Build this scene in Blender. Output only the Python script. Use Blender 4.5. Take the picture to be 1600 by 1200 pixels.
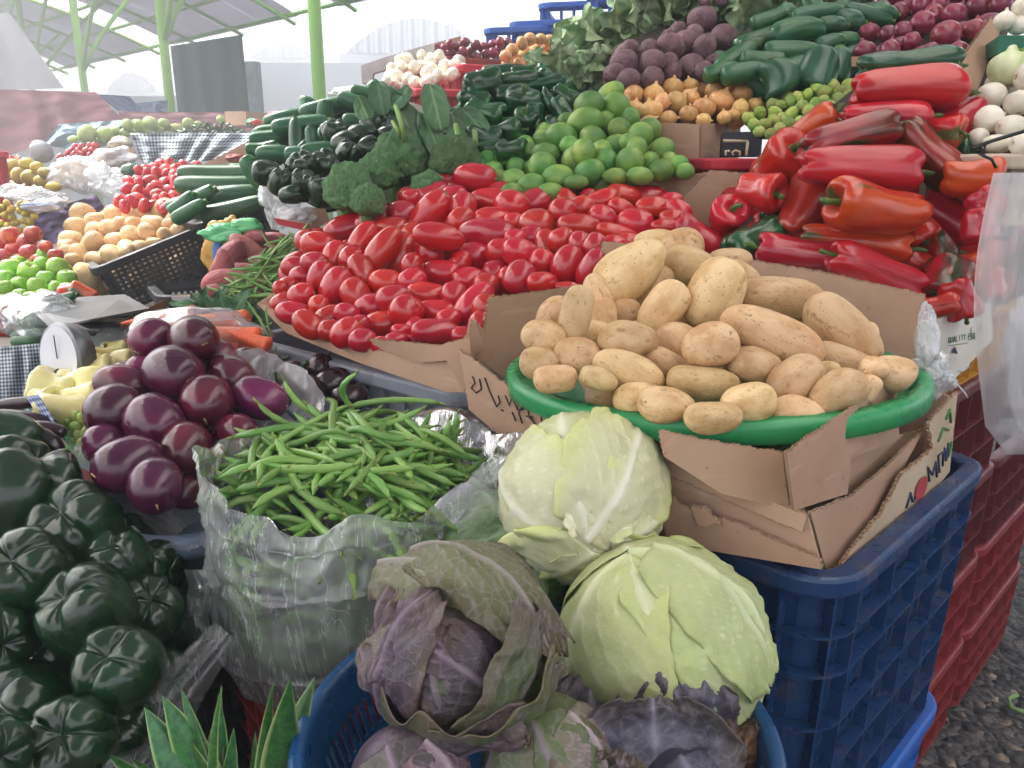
import bpy, bmesh, math, random
import numpy as np
from mathutils import Vector as V, Matrix, Quaternion, noise
R = math.radians
random.seed(7)
rnd = random.random
def ru(a, b): return a + (b - a) * random.random()
S = bpy.context.scene
for _o in list(bpy.data.objects): bpy.data.objects.remove(_o)
# ---------------- camera, sky, sun, exposure ----------------
PITCH = R(15.0); CAMZ = 1.5; F = 1209.0
cam = bpy.data.cameras.new('camera'); camo = bpy.data.objects.new('camera', cam); S.collection.objects.link(camo)
cam.sensor_width = 36.0; cam.lens = F / 1600.0 * 36.0; cam.clip_start = 0.05; cam.clip_end = 600.0
camo.location = (0, 0, CAMZ); camo.rotation_euler = (math.pi / 2 - PITCH, 0, 0); S.camera = camo
cam.dof.use_dof = False
W = bpy.data.worlds.new('World'); S.world = W; W.use_nodes = True
wn = W.node_tree.nodes; wl = W.node_tree.links
SUN_EL, SUN_AZ = 52.0, -60.0           # azimuth clockwise from the view direction
sky = wn.new('ShaderNodeTexSky'); sky.sky_type = 'NISHITA'; sky.sun_disc = False
sky.sun_elevation = R(SUN_EL); sky.sun_rotation = R(SUN_AZ); sky.dust_density = 4.0; sky.air_density = 0.7; sky.ozone_density = 0.6
bg = wn['Background']; bg.inputs['Strength'].default_value = 0.15
hsv = wn.new('ShaderNodeHueSaturation'); hsv.inputs['Saturation'].default_value = .35; hsv.inputs['Value'].default_value = 1.15   # a white overcast sky
wl.new(sky.outputs[0], hsv.inputs['Color']); wl.new(hsv.outputs[0], bg.inputs['Color'])
sun = bpy.data.lights.new('sun', 'SUN'); suno = bpy.data.objects.new('sun', sun); S.collection.objects.link(suno)
sun.energy = 1.8; sun.angle = R(18.0); sun.color = (1.0, 0.96, 0.9)
_d = V((math.sin(R(SUN_AZ)) * math.cos(R(SUN_EL)), math.cos(R(SUN_AZ)) * math.cos(R(SUN_EL)), math.sin(R(SUN_EL))))
suno.rotation_euler = _d.to_track_quat('Z', 'Y').to_euler(); suno.location = (0, 0, 8)
S.view_settings.view_transform = 'Standard'; S.view_settings.look = 'None'
S.view_settings.exposure = 2.2; S.view_settings.gamma = 1.0
S.cycles.max_bounces = 8; S.cycles.transparent_max_bounces = 16; S.cycles.diffuse_bounces = 4; S.cycles.glossy_bounces = 3
S.cycles.caustics_reflective = False; S.cycles.caustics_refractive = False
# ---------------- pixel <-> place ----------------
CAM = V((0, 0, CAMZ)); FW = V((0, math.cos(PITCH), -math.sin(PITCH))); UP = V((0, math.sin(PITCH), math.cos(PITCH))); RT = V((1, 0, 0))
def ray(px, py): return FW + RT * ((px - 800) / F) + UP * ((600 - py) / F)
def P(px, py, Y): r = ray(px, py); return CAM + r * (Y / r.y)
def Pz(px, py, z): r = ray(px, py); return CAM + r * ((z - CAMZ) / r.z)
def Pn(px, py, p0, n): r = ray(px, py); return CAM + r * ((V(p0) - CAM).dot(n) / r.dot(n))
def dep(p): return (p - CAM).dot(FW)
def proj(p):
    q = p - CAM; d = q.dot(FW); return (800 + F * q.x / d, 600 - F * q.dot(UP) / d)
def fit(c):
    if len(c) == 1: return lambda x, y: c[0][2]
    A = np.array([[1, a[0] / 1000, a[1] / 1000] for a in c]); b = np.array([a[2] for a in c])
    k = np.linalg.lstsq(A, b, rcond=None)[0]
    return lambda x, y: float(k[0] + k[1] * x / 1000 + k[2] * y / 1000)
# ---------------- objects, tags ----------------
def link(o): S.collection.objects.link(o); return o
def tag(o, label=None, cat=None, group=None, kind=None):
    if label: o['label'] = label
    if cat: o['category'] = cat
    if group: o['group'] = group
    if kind: o['kind'] = kind
    return o
def empty(name, loc=(0, 0, 0), rz=0, **k):
    o = bpy.data.objects.new(name, None); link(o); o.location = loc; o.rotation_euler = (0, 0, rz); o.empty_display_size = .05
    return tag(o, **k)
def mesh(name, vs, fs, mat=None, smooth=True, uvs=None, attr=None):
    me = bpy.data.meshes.new(name); me.from_pydata([tuple(v) for v in vs], [], fs)
    if smooth: me.polygons.foreach_set('use_smooth', [True] * len(me.polygons))
    if mat:
        for m in (mat if isinstance(mat, (list, tuple)) else [mat]): me.materials.append(m)
    if uvs is not None:
        ul = me.uv_layers.new(name='UVMap')
        li = np.zeros(len(me.loops), dtype=np.int32); me.loops.foreach_get('vertex_index', li)
        ul.data.foreach_set('uv', np.array(uvs, dtype=np.float32)[li].ravel())
    if attr is not None:
        for an, av in attr.items():
            at = me.attributes.new(an, 'FLOAT', 'POINT'); at.data.foreach_set('value', np.array(av, dtype=np.float32))
    me.update(); return me
def ob(name, me, parent=None, loc=None, **k):
    o = bpy.data.objects.new(name, me); link(o)
    if parent is not None: o.parent = parent
    if loc is not None: o.location = loc
    return tag(o, **k)
class MB:
    def __init__(s): s.v = []; s.f = []; s.m = []
    def add(s, vs, fs, mi=0):
        b = len(s.v); s.v += [V(v) for v in vs]; s.f += [[b + i for i in f] for f in fs]; s.m += [mi] * len(fs)
    def box(s, c, d, M=None, mi=0):
        x, y, z = d[0] / 2, d[1] / 2, d[2] / 2
        vs = [V((i * x, j * y, k * z)) for i in (-1, 1) for j in (-1, 1) for k in (-1, 1)]
        if M is not None: vs = [M @ v for v in vs]
        vs = [v + V(c) for v in vs]
        s.add(vs, [(0, 1, 3, 2), (4, 6, 7, 5), (0, 4, 5, 1), (2, 3, 7, 6), (0, 2, 6, 4), (1, 5, 7, 3)], mi)
    def hexa(s, a, b, h, n, t, mi=0):   # slab from a to b (bottom edge), up vector h, thickness n*t
        a, b, h, n = V(a), V(b), V(h), V(n) * t
        vs = [a, a + n, a + h, a + h + n, b, b + n, b + h, b + h + n]
        s.add(vs, [(0, 1, 3, 2), (4, 6, 7, 5), (0, 4, 5, 1), (2, 3, 7, 6), (0, 2, 6, 4), (1, 5, 7, 3)], mi)
    def tube(s, pts, rad, n=8, cap=True, mi=0, flat=1.0):
        pts = [V(p) for p in pts]; m = len(pts)
        if not isinstance(rad, (list, tuple)): rad = [rad] * m
        b = len(s.v); up = V((0, 0, 1)); prev = None
        for i, p in enumerate(pts):
            t = (pts[min(i + 1, m - 1)] - pts[max(i - 1, 0)]).normalized()
            if prev is None:
                a = up if abs(t.z) < .9 else V((1, 0, 0)); x = t.cross(a).normalized()
            else: x = (prev - t * prev.dot(t)).normalized()
            prev = x; y = t.cross(x)
            for k in range(n):
                q = 2 * math.pi * k / n; s.v.append(p + (x * math.cos(q) + y * math.sin(q) * flat) * rad[i])
        for i in range(m - 1):
            for k in range(n):
                a = b + i * n + k; c = b + i * n + (k + 1) % n; s.f.append([a, c, c + n, a + n]); s.m.append(mi)
        if cap:
            s.f.append([b + k for k in range(n)][::-1]); s.f.append([b + (m - 1) * n + k for k in range(n)]); s.m += [mi, mi]
    def me(s, name, mat=None, smooth=False):
        me = mesh(name, s.v, s.f, mat, smooth)
        if any(s.m): me.polygons.foreach_set('material_index', s.m)
        return me
    def ob(s, name, mat=None, parent=None, smooth=False, **k):
        return ob(name, s.me(name, mat, smooth), parent, **k)
def grid(name, fn, nu, nv, mat, closeu=False, uvs=(1, 1), attr=None, smooth=True):
    vs = []; uv = []; av = []
    nn = nu if closeu else nu + 1
    for j in range(nv + 1):
        for i in range(nn):
            u, v = i / nu, j / nv; r = fn(u, v)
            if attr: vs.append(r[0]); av.append(r[1])
            else: vs.append(r)
            uv.append((u * uvs[0], v * uvs[1]))
    fs = []
    for j in range(nv):
        for i in range(nu):
            a = j * nn + i; b = j * nn + (i + 1) % nn; fs.append([a, b, b + nn, a + nn])
    return mesh(name, vs, fs, mat, smooth, uv, {attr: av} if attr else None)
def blob(name, prof, n=20, dis=None, mat=None):
    """surface of revolution-like body: prof = list of (r, z) bottom->top; dis(phi, t, p)->p"""
    m = len(prof); vs = []; fs = []
    vs.append(V((0, 0, prof[0][1])))
    for i in range(1, m - 1):
        for k in range(n):
            a = 2 * math.pi * k / n; vs.append(V((prof[i][0] * math.cos(a), prof[i][0] * math.sin(a), prof[i][1])))
    vs.append(V((0, 0, prof[-1][1])))
    if dis:
        out = []
        for idx, p in enumerate(vs):
            if idx == 0: i, k = 0, 0
            elif idx == len(vs) - 1: i, k = m - 1, 0
            else: i, k = (idx - 1) // n + 1, (idx - 1) % n
            out.append(dis(2 * math.pi * k / n, i / (m - 1), p))
        vs = out
    for k in range(n): fs.append([0, 1 + (k + 1) % n, 1 + k])
    for i in range(m - 3):
        for k in range(n):
            a = 1 + i * n + k; b = 1 + i * n + (k + 1) % n; fs.append([a, b, b + n, a + n])
    L = len(vs) - 1
    for k in range(n): fs.append([L, 1 + (m - 3) * n + k, 1 + (m - 3) * n + (k + 1) % n])
    return mesh(name, vs, fs, mat)
def sphprof(n, p=1.0, q=1.0):
    return [(.5 * max(0, math.sin(math.pi * i / n)) ** p, -.5 * math.copysign(abs(math.cos(math.pi * i / n)) ** q, math.cos(math.pi * i / n))) for i in range(n + 1)]
def sm(prof, k=2):
    """refine a profile by Catmull-Rom"""
    out = []
    n = len(prof)
    for i in range(n - 1):
        p0, p1, p2, p3 = prof[max(i - 1, 0)], prof[i], prof[i + 1], prof[min(i + 2, n - 1)]
        for j in range(k):
            t = j / k
            out.append(tuple(.5 * (2 * p1[c] + (p2[c] - p0[c]) * t + (2 * p0[c] - 5 * p1[c] + 4 * p2[c] - p3[c]) * t * t + (3 * p1[c] - p0[c] - 3 * p2[c] + p3[c]) * t ** 3) for c in (0, 1)))
    out.append(prof[-1]); return [(max(0, a), b) for a, b in out]
def nz(p, s=1.0, o=0.0): return noise.noise(V(p) * s + V((o, o * 1.7, -o)))
# ---------------- materials ----------------
def lin(h, k=1.0):
    h = h.lstrip('#'); c = [int(h[i:i + 2], 16) / 255 for i in (0, 2, 4)]
    return tuple(min(1, k * (x / 12.92 if x <= .04045 else ((x + .055) / 1.055) ** 2.4)) for x in c) + (1,)
class Mat:
    def __init__(s, name, rough=.5, spec=.5, coat=0, metal=0, sss=None):
        s.m = bpy.data.materials.new(name); s.m.use_nodes = True; s.n = s.m.node_tree.nodes; s.l = s.m.node_tree.links
        s.b = s.n['Principled BSDF']; s.b.inputs['Roughness'].default_value = rough
        s.b.inputs['Specular IOR Level'].default_value = spec; s.b.inputs['Metallic'].default_value = metal
        s.b.inputs['Coat Weight'].default_value = coat; s.b.inputs['Coat Roughness'].default_value = .12
        if sss: s.b.inputs['Subsurface Weight'].default_value = sss[0]; s.b.inputs['Subsurface Radius'].default_value = sss[1]; s.b.inputs['Subsurface Scale'].default_value = sss[2]
        s.tc = s.n.new('ShaderNodeTexCoord'); s.oi = s.n.new('ShaderNodeObjectInfo'); s.bump_in = None
    def node(s, t, **k):
        n = s.n.new(t)
        for a, v in k.items():
            if a in n.inputs: s.set(n.inputs[a], v)
            else: setattr(n, a, v)
        return n
    def set(s, i, v):
        if isinstance(v, bpy.types.NodeSocket): s.l.new(v, i)
        else: i.default_value = v
    def math(s, op, a, b=0, c=0):
        n = s.n.new('ShaderNodeMath'); n.operation = op; s.set(n.inputs[0], a); s.set(n.inputs[1], b); s.set(n.inputs[2], c); return n.outputs[0]
    def co(s, scale=(1, 1, 1), src='Object', rand=True, rot=None):
        m = s.n.new('ShaderNodeMapping'); s.l.new(s.tc.outputs[src], m.inputs[0])
        m.inputs['Scale'].default_value = scale
        if rot: m.inputs['Rotation'].default_value = rot
        if rand:
            k = s.n.new('ShaderNodeVectorMath'); k.operation = 'SCALE'; k.inputs[0].default_value = (17, 31, 53)
            s.l.new(s.oi.outputs['Random'], k.inputs['Scale']); s.l.new(k.outputs[0], m.inputs['Location'])
        return m.outputs[0]
    def noise(s, scale, co=None, detail=4, rough=.55, dist=0):
        n = s.n.new('ShaderNodeTexNoise'); n.inputs['Scale'].default_value = scale; n.inputs['Detail'].default_value = detail
        n.inputs['Roughness'].default_value = rough; n.inputs['Distortion'].default_value = dist
        s.l.new(co if co else s.co(), n.inputs['Vector']); return n.outputs['Fac']
    def vor(s, scale, co=None, feat='F1', out='Distance'):
        n = s.n.new('ShaderNodeTexVoronoi'); n.feature = feat; n.inputs['Scale'].default_value = scale
        s.l.new(co if co else s.co(), n.inputs['Vector']); return n.outputs[out]
    def ramp(s, f, a, b, ca=0.0, cb=1.0):
        n = s.n.new('ShaderNodeMapRange'); n.interpolation_type = 'SMOOTHSTEP'; s.set(n.inputs[0], f)
        n.inputs[1].default_value = a; n.inputs[2].default_value = b; n.inputs[3].default_value = ca; n.inputs[4].default_value = cb; return n.outputs[0]
    def mix(s, f, a, b, mode='MIX'):
        n = s.n.new('ShaderNodeMix'); n.data_type = 'RGBA'; n.blend_type = mode
        s.set(n.inputs[0], f); s.set(n.inputs[6], a); s.set(n.inputs[7], b); return n.outputs[2]
    def attr(s, name):
        n = s.n.new('ShaderNodeAttribute'); n.attribute_name = name; return n.outputs['Fac']
    def col(s, c): s.set(s.b.inputs['Base Color'], c); return s
    def rough(s, f): s.set(s.b.inputs['Roughness'], f); return s
    def bump(s, f, strength=.3, dist=.002):
        n = s.n.new('ShaderNodeBump'); n.inputs['Strength'].default_value = strength; n.inputs['Distance'].default_value = dist
        s.l.new(f, n.inputs['Height'])
        if s.bump_in: s.l.new(s.bump_in, n.inputs['Normal'])
        s.bump_in = n.outputs[0]; s.l.new(n.outputs[0], s.b.inputs['Normal']); return s
    def vary(s, c, amt=.25, hue=.02):
        h = s.n.new('ShaderNodeHueSaturation'); s.set(h.inputs['Color'], c)
        s.l.new(s.ramp(s.oi.outputs['Random'], 0, 1, 1 - amt, 1 + amt), h.inputs['Value'])
        r2 = s.math('FRACT', s.math('MULTIPLY', s.oi.outputs['Random'], 7.31)); s.l.new(s.ramp(r2, 0, 1, .5 - hue, .5 + hue), h.inputs['Hue'])
        return h.outputs[0]
MATS = {}
def simple(name, hexc, rough=.5, var=.2, ns=8, bump=0, bs=60, spec=.5, coat=0, k=1.0, dist=.002, hue=.01, src='Object', dark=.6, metal=0, sss=None):
    """coloured surface with mottled noise, per-object variation and fine relief"""
    if name in MATS: return MATS[name]
    m = Mat(name, rough, spec, coat, metal, sss); c = lin(hexc, k); d = tuple(x * dark for x in c[:3]) + (1,)
    co = m.co(src=src)
    base = m.mix(m.ramp(m.noise(ns, co), .3, .7), c, d)
    m.col(m.vary(base, var, hue))
    if bump: m.bump(m.noise(bs, co, 3), bump, dist)
    MATS[name] = m.m; return m.m
# ---------------- produce materials ----------------
def two(name, a, b, lo, hi, ns, rough=.3, var=.15, coat=0, k=1, speck=None, bump=0, bs=40, dist=.002, hue=.01, co_s=(1, 1, 1), spec=.5, sss=None):
    m = Mat(name, rough, spec, coat, sss=sss); co = m.co(co_s)
    c = m.mix(m.ramp(m.noise(ns, co, 4), lo, hi), lin(a, k), lin(b, k))
    if speck:  # (colour, scale, size, amount)
        sp = m.math('MULTIPLY', m.ramp(m.vor(speck[1], co), speck[2], speck[2] * .4), m.ramp(m.noise(speck[1] * .35, co, 2), 1 - speck[3], 1 - speck[3] + .08))
        c = m.mix(sp, c, lin(speck[0]))
    m.col(m.vary(c, var, hue))
    if bump: m.bump(m.noise(bs, co, 4), bump, dist)
    MATS[name] = m.m; return m.m
RED = two('tomato_skin', '#b5151d', '#c42a1e', .45, .78, 1.4, .17, .12, .45, speck=('#e08a60', 34, .14, .5), hue=.005)
m = Mat('potato_skin', .52, .35); co = m.co(); 
c = m.mix(m.ramp(m.noise(2.2, co, 5), .35, .7), lin('#dcbd90'), lin('#c29a68'))
c = m.mix(m.ramp(m.noise(5, co, 5, .7), .56, .68, 0, .8), c, lin('#a27a52'))
sp = m.math('MULTIPLY', m.ramp(m.vor(15, co), .2, .08), m.ramp(m.noise(4, co, 2), .46, .56)); c = m.mix(sp, c, lin('#4e3423'))
sp2 = m.math('MULTIPLY', m.ramp(m.vor(42, co), .22, .08), m.ramp(m.noise(6, co, 2), .46, .56)); c = m.mix(m.math('MULTIPLY', sp2, .75), c, lin('#6b4a30'))
c = m.mix(m.ramp(m.noise(1.9, co, 6, .8), .61, .68, 0, .8), c, lin('#57402f'))
m.col(m.vary(c, .13, .008)); m.bump(m.noise(7, co, 6, .65), .2, .014); POT = m.m
EGG = two('eggplant_skin', '#460c2c', '#68193c', .35, .75, 1.3, .22, .3, .25, speck=('#b98a86', 20, .09, .5), hue=.02)
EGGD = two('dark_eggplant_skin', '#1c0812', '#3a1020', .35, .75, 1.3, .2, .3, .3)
LIME = two('lime_skin', '#548a3a', '#94b254', .38, .75, 1.3, .3, .22, .1, speck=('#9a8440', 12, .12, .3), bump=.25, bs=38, dist=.01, hue=.02)
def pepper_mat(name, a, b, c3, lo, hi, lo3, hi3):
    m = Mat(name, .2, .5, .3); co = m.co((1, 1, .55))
    c = m.mix(m.ramp(m.noise(1.7, co, 3), lo, hi), lin(a), lin(b))
    c = m.mix(m.ramp(m.noise(1.5, m.co((1, 1, .5)), 2, .5, .4), lo3, hi3), c, lin(c3))
    m.col(m.vary(c, .15, .006)); m.bump(m.noise(3.5, co, 2), .12, .03); m.b.inputs['Coat Roughness'].default_value = .2; return m.m
PRED = pepper_mat('red_pepper_skin', '#a81014', '#be2018', '#54381c', .35, .7, .66, .76)
PORA = pepper_mat('orange_pepper_skin', '#cc4418', '#b82414', '#4e5020', .4, .62, .58, .68)
PMIX = pepper_mat('mottled_pepper_skin', '#9c1a18', '#5b2a16', '#1f3a18', .4, .6, .5, .66)
PGRN = pepper_mat('green_pepper_skin', '#0f3a18', '#1c5a22', '#0a2a14', .35, .75, .6, .8)
PDRK = pepper_mat('dark_poblano_skin', '#1c4828', '#265e32', '#12341c', .35, .75, .55, .8)
PDK2 = pepper_mat('shaded_pepper_skin', '#0c2b16', '#14391e', '#08200f', .35, .75, .55, .8)  # skin darkened: the shade over the lower left heap is in its colour
ONY = two('yellow_onion_skin', '#d39a5a', '#e3b878', .3, .7, 3, .33, .2, .2, bump=.15, bs=8, co_s=(3, 3, .4), hue=.012)
ONR = two('red_onion_skin', '#6b1830', '#8c3048', .3, .7, 3, .28, .25, .25, speck=('#c08a88', 8, .2, .4), co_s=(2.5, 2.5, .5))
ONW = two('white_onion_skin', '#e6dfcf', '#cfd0a8', .45, .8, 2.5, .4, .08, .1, bump=.15, bs=8, co_s=(2.5, 2.5, .5))
ONG = two('green_white_onion_skin', '#dfe3bf', '#b9cf88', .35, .7, 1.5, .4, .06, .1, co_s=(2.5, 2.5, .5))
BEET = two('beet_skin', '#66464e', '#84626a', .35, .7, 3, .6, .2, 0, bump=.4, bs=14, dist=.02, speck=('#2c1a20', 9, .16, .5))  # greyed and lightened to put the haze over the back rows into the skin
ZUC = two('zucchini_skin', '#205434', '#336c42', .4, .7, 14, .3, .22, .15, co_s=(1, 1, .3), speck=('#6f9a62', 40, .2, .5))
CUC = two('cucumber_skin', '#1f5230', '#3f7446', .35, .75, 4, .32, .2, .15, co_s=(3, 3, .3))
APG = two('green_apple_skin', '#7fb238', '#97c64c', .3, .7, 2, .25, .1, .3, speck=('#d9e6a0', 26, .13, .6))
APR = two('red_apple_skin', '#b3202a', '#d86a48', .4, .75, 2, .25, .2, .3)
MANG = two('mango_skin', '#b8a83e', '#a07a30', .4, .75, 1.5, .4, .15, 0, speck=('#6a5a24', 20, .16, .4))
PYEL = two('pale_yellow_pepper_skin', '#e6dc9c', '#dcc878', .4, .8, 1.6, .25, .1, .3)
MELO = two('green_melon_rind', '#9cb262', '#c8cc8c', .4, .8, 1.6, .45, .15)
TOMA = two('tomatillo_husk', '#8cad4a', '#b6a868', .4, .75, 1.6, .5, .3, 0, bump=.3, bs=6, dist=.03, hue=.02)
SWEET = two('sweet_potato_skin', '#a04a52', '#b8706a', .35, .75, 2, .55, .15, 0, speck=('#5e3238', 12, .15, .5), bump=.3, bs=9, dist=.02)
CARR = two('carrot_skin', '#e0703a', '#d05a28', .4, .7, 4, .45, .12, 0, bump=.2, bs=12, co_s=(1, 1, 4), dist=.01)
STEM = simple('green_stem', '#55762c', .5, .25, 20, .3, 60)
STEMD = simple('dark_green_stem', '#2f4f22', .5, .25, 20, .3, 60)
SCAR = simple('pale_scar', '#b99a68', .7, .2, 40)
SCARG = simple('green_scar', '#8a9a4c', .6, .2, 40)
BEAN = two('bean_skin', '#628f3e', '#86a95c', .35, .75, 5, .36, .2, .05, co_s=(1, 1, .25), hue=.012, speck=('#6a5a2c', 24, .1, .35))
BROC = simple('broccoli_floret', '#6a9560', .75, .25, 10, .9, 90, dark=.6, dist=.006)
m = Mat('leaf', .5, .4); c = m.mix(m.attr('vein'), m.mix(m.ramp(m.noise(4), .3, .7), lin('#3f6440'), lin('#557a55')), lin('#7f9f74')); m.col(m.vary(c, .2, .02)); m.bump(m.noise(50), .3, .003); LEAF = m.m
m = Mat('lettuce_leaf', .5, .4); c = m.mix(m.attr('vein'), m.mix(m.ramp(m.noise(5), .3, .7), lin('#7d9a72'), lin('#9cb386')), lin('#c9d4ae')); m.col(m.vary(c, .2, .02)); m.bump(m.noise(50), .4, .004); LETT = m.m
# ---------------- produce shapes (unit: long axis z from -.5 to .5, width 1) ----------------
KIND = {}
def variants(kind, n, fn): KIND[kind] = [fn(i) for i in range(n)]
def lump(amp, s, o, bend=0, lob=0, nl=5):
    def d(ph, t, p):
        q = V(p); e = 1 + amp * nz(q, s, o) + lob * math.cos(nl * ph + o) * math.sin(math.pi * t)
        q = V((q.x * e, q.y * e, q.z * (1 + amp * .5 * nz(q, s * .7, o + 9))))
        q.x += bend * (q.z * q.z * 4 - .5); return q
    return d
def disc(mb, r, z, n=8, h=.02):
    mb.tube([(0, 0, z - h), (0, 0, z)], [r, r * .8], n, mi=0)
def star(r, z, n=5, w=.35, lift=.02, bendz=-.03):
    vs = [V((0, 0, z + lift))]; 
    for k in range(2 * n):
        a = math.pi * k / n; q = r if k % 2 == 0 else r * w; vs.append(V((q * math.cos(a), q * math.sin(a), z + (bendz if k % 2 == 0 else 0) + lift * .5)))
    return vs, [(0, 1 + k, 1 + (k + 1) % (2 * n)) for k in range(2 * n)]
def tomato_v(i):
    o = i * 3.3 + 1; pr = sphprof(12, .8, .92)
    me = blob('tomato', pr, 20, lump(.07, 1.4, o, ru(-.04, .04), .008, 4), RED)
    b = MB(); disc(b, .085, .505, 8, .03); return me, [('stem_scar', b.me('stem_scar', SCARG, True))]
variants('tomato', 8, tomato_v)
def potato_v(i):
    o = i * 5.1 + 2; return blob('potato', sphprof(20, .82), 32, lump(.3, 1.2, o, ru(-.12, .12)), POT), []
variants('potato', 9, potato_v)
def egg_v(i, mat=EGG, stem=False):
    o = i * 4.7; me = blob('eggplant', sm([(0, -.5), (.2, -.475), (.36, -.38), (.47, -.2), (.5, .02), (.46, .22), (.35, .38), (.2, .47), (0, .49)], 2), 28, lump(.08, 1.0, o, .02, .004, 3), mat)
    b = MB()
    if stem:
        vs, fs = star(.36, .43, 5, .5, .05, -.12); b.add(vs, fs); b.tube([(0, 0, .45), (.02, 0, .56), (.06, 0, .68)], [.09, .06, .07], 8)
        return me, [('calyx', b.me('calyx', STEMD, True))]
    b.tube([(-.07, 0, -.497), (.07, 0, -.497)], [.02, .022], 6, flat=.6); return me, [('blossom_scar', b.me('blossom_scar', SCAR, True))]
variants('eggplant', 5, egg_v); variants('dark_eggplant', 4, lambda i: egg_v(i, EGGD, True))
def pepper_v(i, mat, nl=None, long=False, cav=.12, lobe=.2, wr=.035):
    o = i * 2.9 + .7; nl = nl or (3 if i % 2 else 4); tip = ru(.28, .38) if long else ru(.32, .4)
    pr = sm([(0, -.44), (tip * .45, -.485), (tip, -.47), (tip + .09, -.33), (.42, -.1), (.47, .12), (.5, .28), (.49, .38), (.4, .455), (.27, .47), (.15, .47 - cav * .5), (.06, .47 - cav), (0, .47 - cav)], 2)
    def d(ph, t, p):
        g = abs(math.sin(nl * ph / 2 + o)); w = .35 + .65 * abs(2 * t - 1) if t < .5 else min(1, .35 + 1.1 * (t - .5))
        e = 1 - lobe * w * (1 - g) ** 1.6 + .09 * nz((p.x, p.y, p.z * 1.3), 1.5, o) + wr * nz((math.cos(ph) * 3, math.sin(ph) * 3, p.z * 1.2), 1.7, o)
        z = p.z + (.05 * (g - .4) * (1 if p.z > .3 else 0) + .05 * (.4 - g) * (1 if p.z < -.38 else 0)) * min(1, (p.x ** 2 + p.y ** 2) ** .5 * 5)
        q = V((p.x * e, p.y * e, z)); q.x += ru_b[i % 5] * (q.z * q.z * 4 - .5); return q
    me = blob('bell_pepper', pr, 36, d, mat)
    b = MB(); z0 = .47 - cav; vs, fs = star(.17, z0 + .01, 6, .75, .02, 0.03); b.add(vs, fs)
    bx = ru(-.12, .12); b.tube([(0, 0, z0 - .01), (0, 0, z0 + .08), (bx * .4, .02, z0 + .18), (bx * 1.3, .04, z0 + .26)], [.095, .06, .052, .07], 8)
    return me, [('stem', b.me('stem', STEM, True))]
ru_b = [.0, .09, -.07, .05, -.03]
variants('red_pepper', 6, lambda i: pepper_v(i, PRED, long=True)); variants('orange_pepper', 4, lambda i: pepper_v(i + 6, PORA, long=True))
variants('mottled_pepper', 4, lambda i: pepper_v(i + 11, PMIX, long=True)); variants('green_pepper', 4, lambda i: pepper_v(i + 15, PGRN, lobe=.13))
variants('dark_pepper', 6, lambda i: pepper_v(i + 20, PDRK, nl=5 if i % 2 else 4, cav=.17, lobe=.2, wr=.05))
def blossom_v(i):
    o = i * 3.1; nl = (4, 5, 3)[i % 3]
    pr = sm([(0, -.47), (.25, -.46), (.42, -.34), (.5, -.08), (.5, .16), (.43, .36), (.3, .46), (.15, .45), (.06, .40), (0, .37)], 2)
    def d(ph, t, p):
        g = abs(math.sin(nl * ph / 2 + o + .35 * nz((math.cos(ph), math.sin(ph), o), 1.5))); gr = (1 - g) ** 3; w = max(0, min(1, (p.z + .35) * 1.3)); rr = math.hypot(p.x, p.y)
        e = 1 - .12 * gr * w + .14 * nz((p.x, p.y, p.z), 1.5, o) + .025 * nz((math.cos(ph) * 4, math.sin(ph) * 4, p.z * 3), 1.6, o)
        return V((p.x * e, p.y * e, p.z - .10 * gr * w * min(1, rr * 6) * (1 if p.z > 0 else 0) + .07 * nz((p.x * 3, p.y * 3, 1), 1, o) * w))
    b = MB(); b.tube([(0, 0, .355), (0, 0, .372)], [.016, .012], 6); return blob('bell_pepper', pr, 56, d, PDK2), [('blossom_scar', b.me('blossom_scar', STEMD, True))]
variants('blossom_pepper', 6, blossom_v)
variants('chili', 3, lambda i: (blob('chili', sm([(0, -.5), (.12, -.44), (.26, -.2), (.38, .1), (.46, .34), (.3, .44), (0, .42)], 3), 16, lump(.15, 2, i * 3., .3), PGRN), []))
def lime_v(i):
    me = blob('lime', sm([(0, -.52), (.05, -.51), (.12, -.475), (.3, -.39), (.44, -.22), (.5, 0), (.44, .24), (.3, .4), (.12, .48), (0, .485)], 2), 22, lump(.05, 1.2, i * 3.), LIME)
    b = MB(); disc(b, .05, .495, 7, .03); return me, [('stem_scar', b.me('stem_scar', SCARG, True))]
variants('lime', 6, lime_v)
def onion_v(i, mat, name='onion', neck=.12):
    pr = sm([(0, -.42), (.08, -.425), (.3, -.36), (.46, -.17), (.5, .02), (.42, .2), (.22, .33), (neck * .7, .4), (neck * .5, .5), (0, .52)], 2)
    me = blob(name, pr, 22, lump(.06, 1.4, i * 2.1, .03, .012, 9), mat)
    b = MB()
    for k in range(9):
        a = k * .7; b.tube([(0, 0, -.41), (.05 * math.cos(a), .05 * math.sin(a), -.45), (.09 * math.cos(a), .09 * math.sin(a), -.47 - .02 * (k % 3))], .006, 4)
    return me, [('root_tuft', b.me('root_tuft', SCAR))]
variants('yellow_onion', 4, lambda i: onion_v(i, ONY)); variants('red_onion', 4, lambda i: onion_v(i, ONR)); variants('white_onion', 4, lambda i: onion_v(i, ONW)); variants('green_onion_bulb', 2, lambda i: onion_v(i, ONG, neck=.2))
variants('beet', 5, lambda i: (blob('beet', sm([(0, -.62), (.02, -.55), (.07, -.47), (.28, -.4), (.46, -.2), (.5, .05), (.42, .27), (.24, .4), (.1, .44), (0, .45)], 2), 22, lump(.14, 1.6, i * 2.7), BEET), []))
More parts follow.
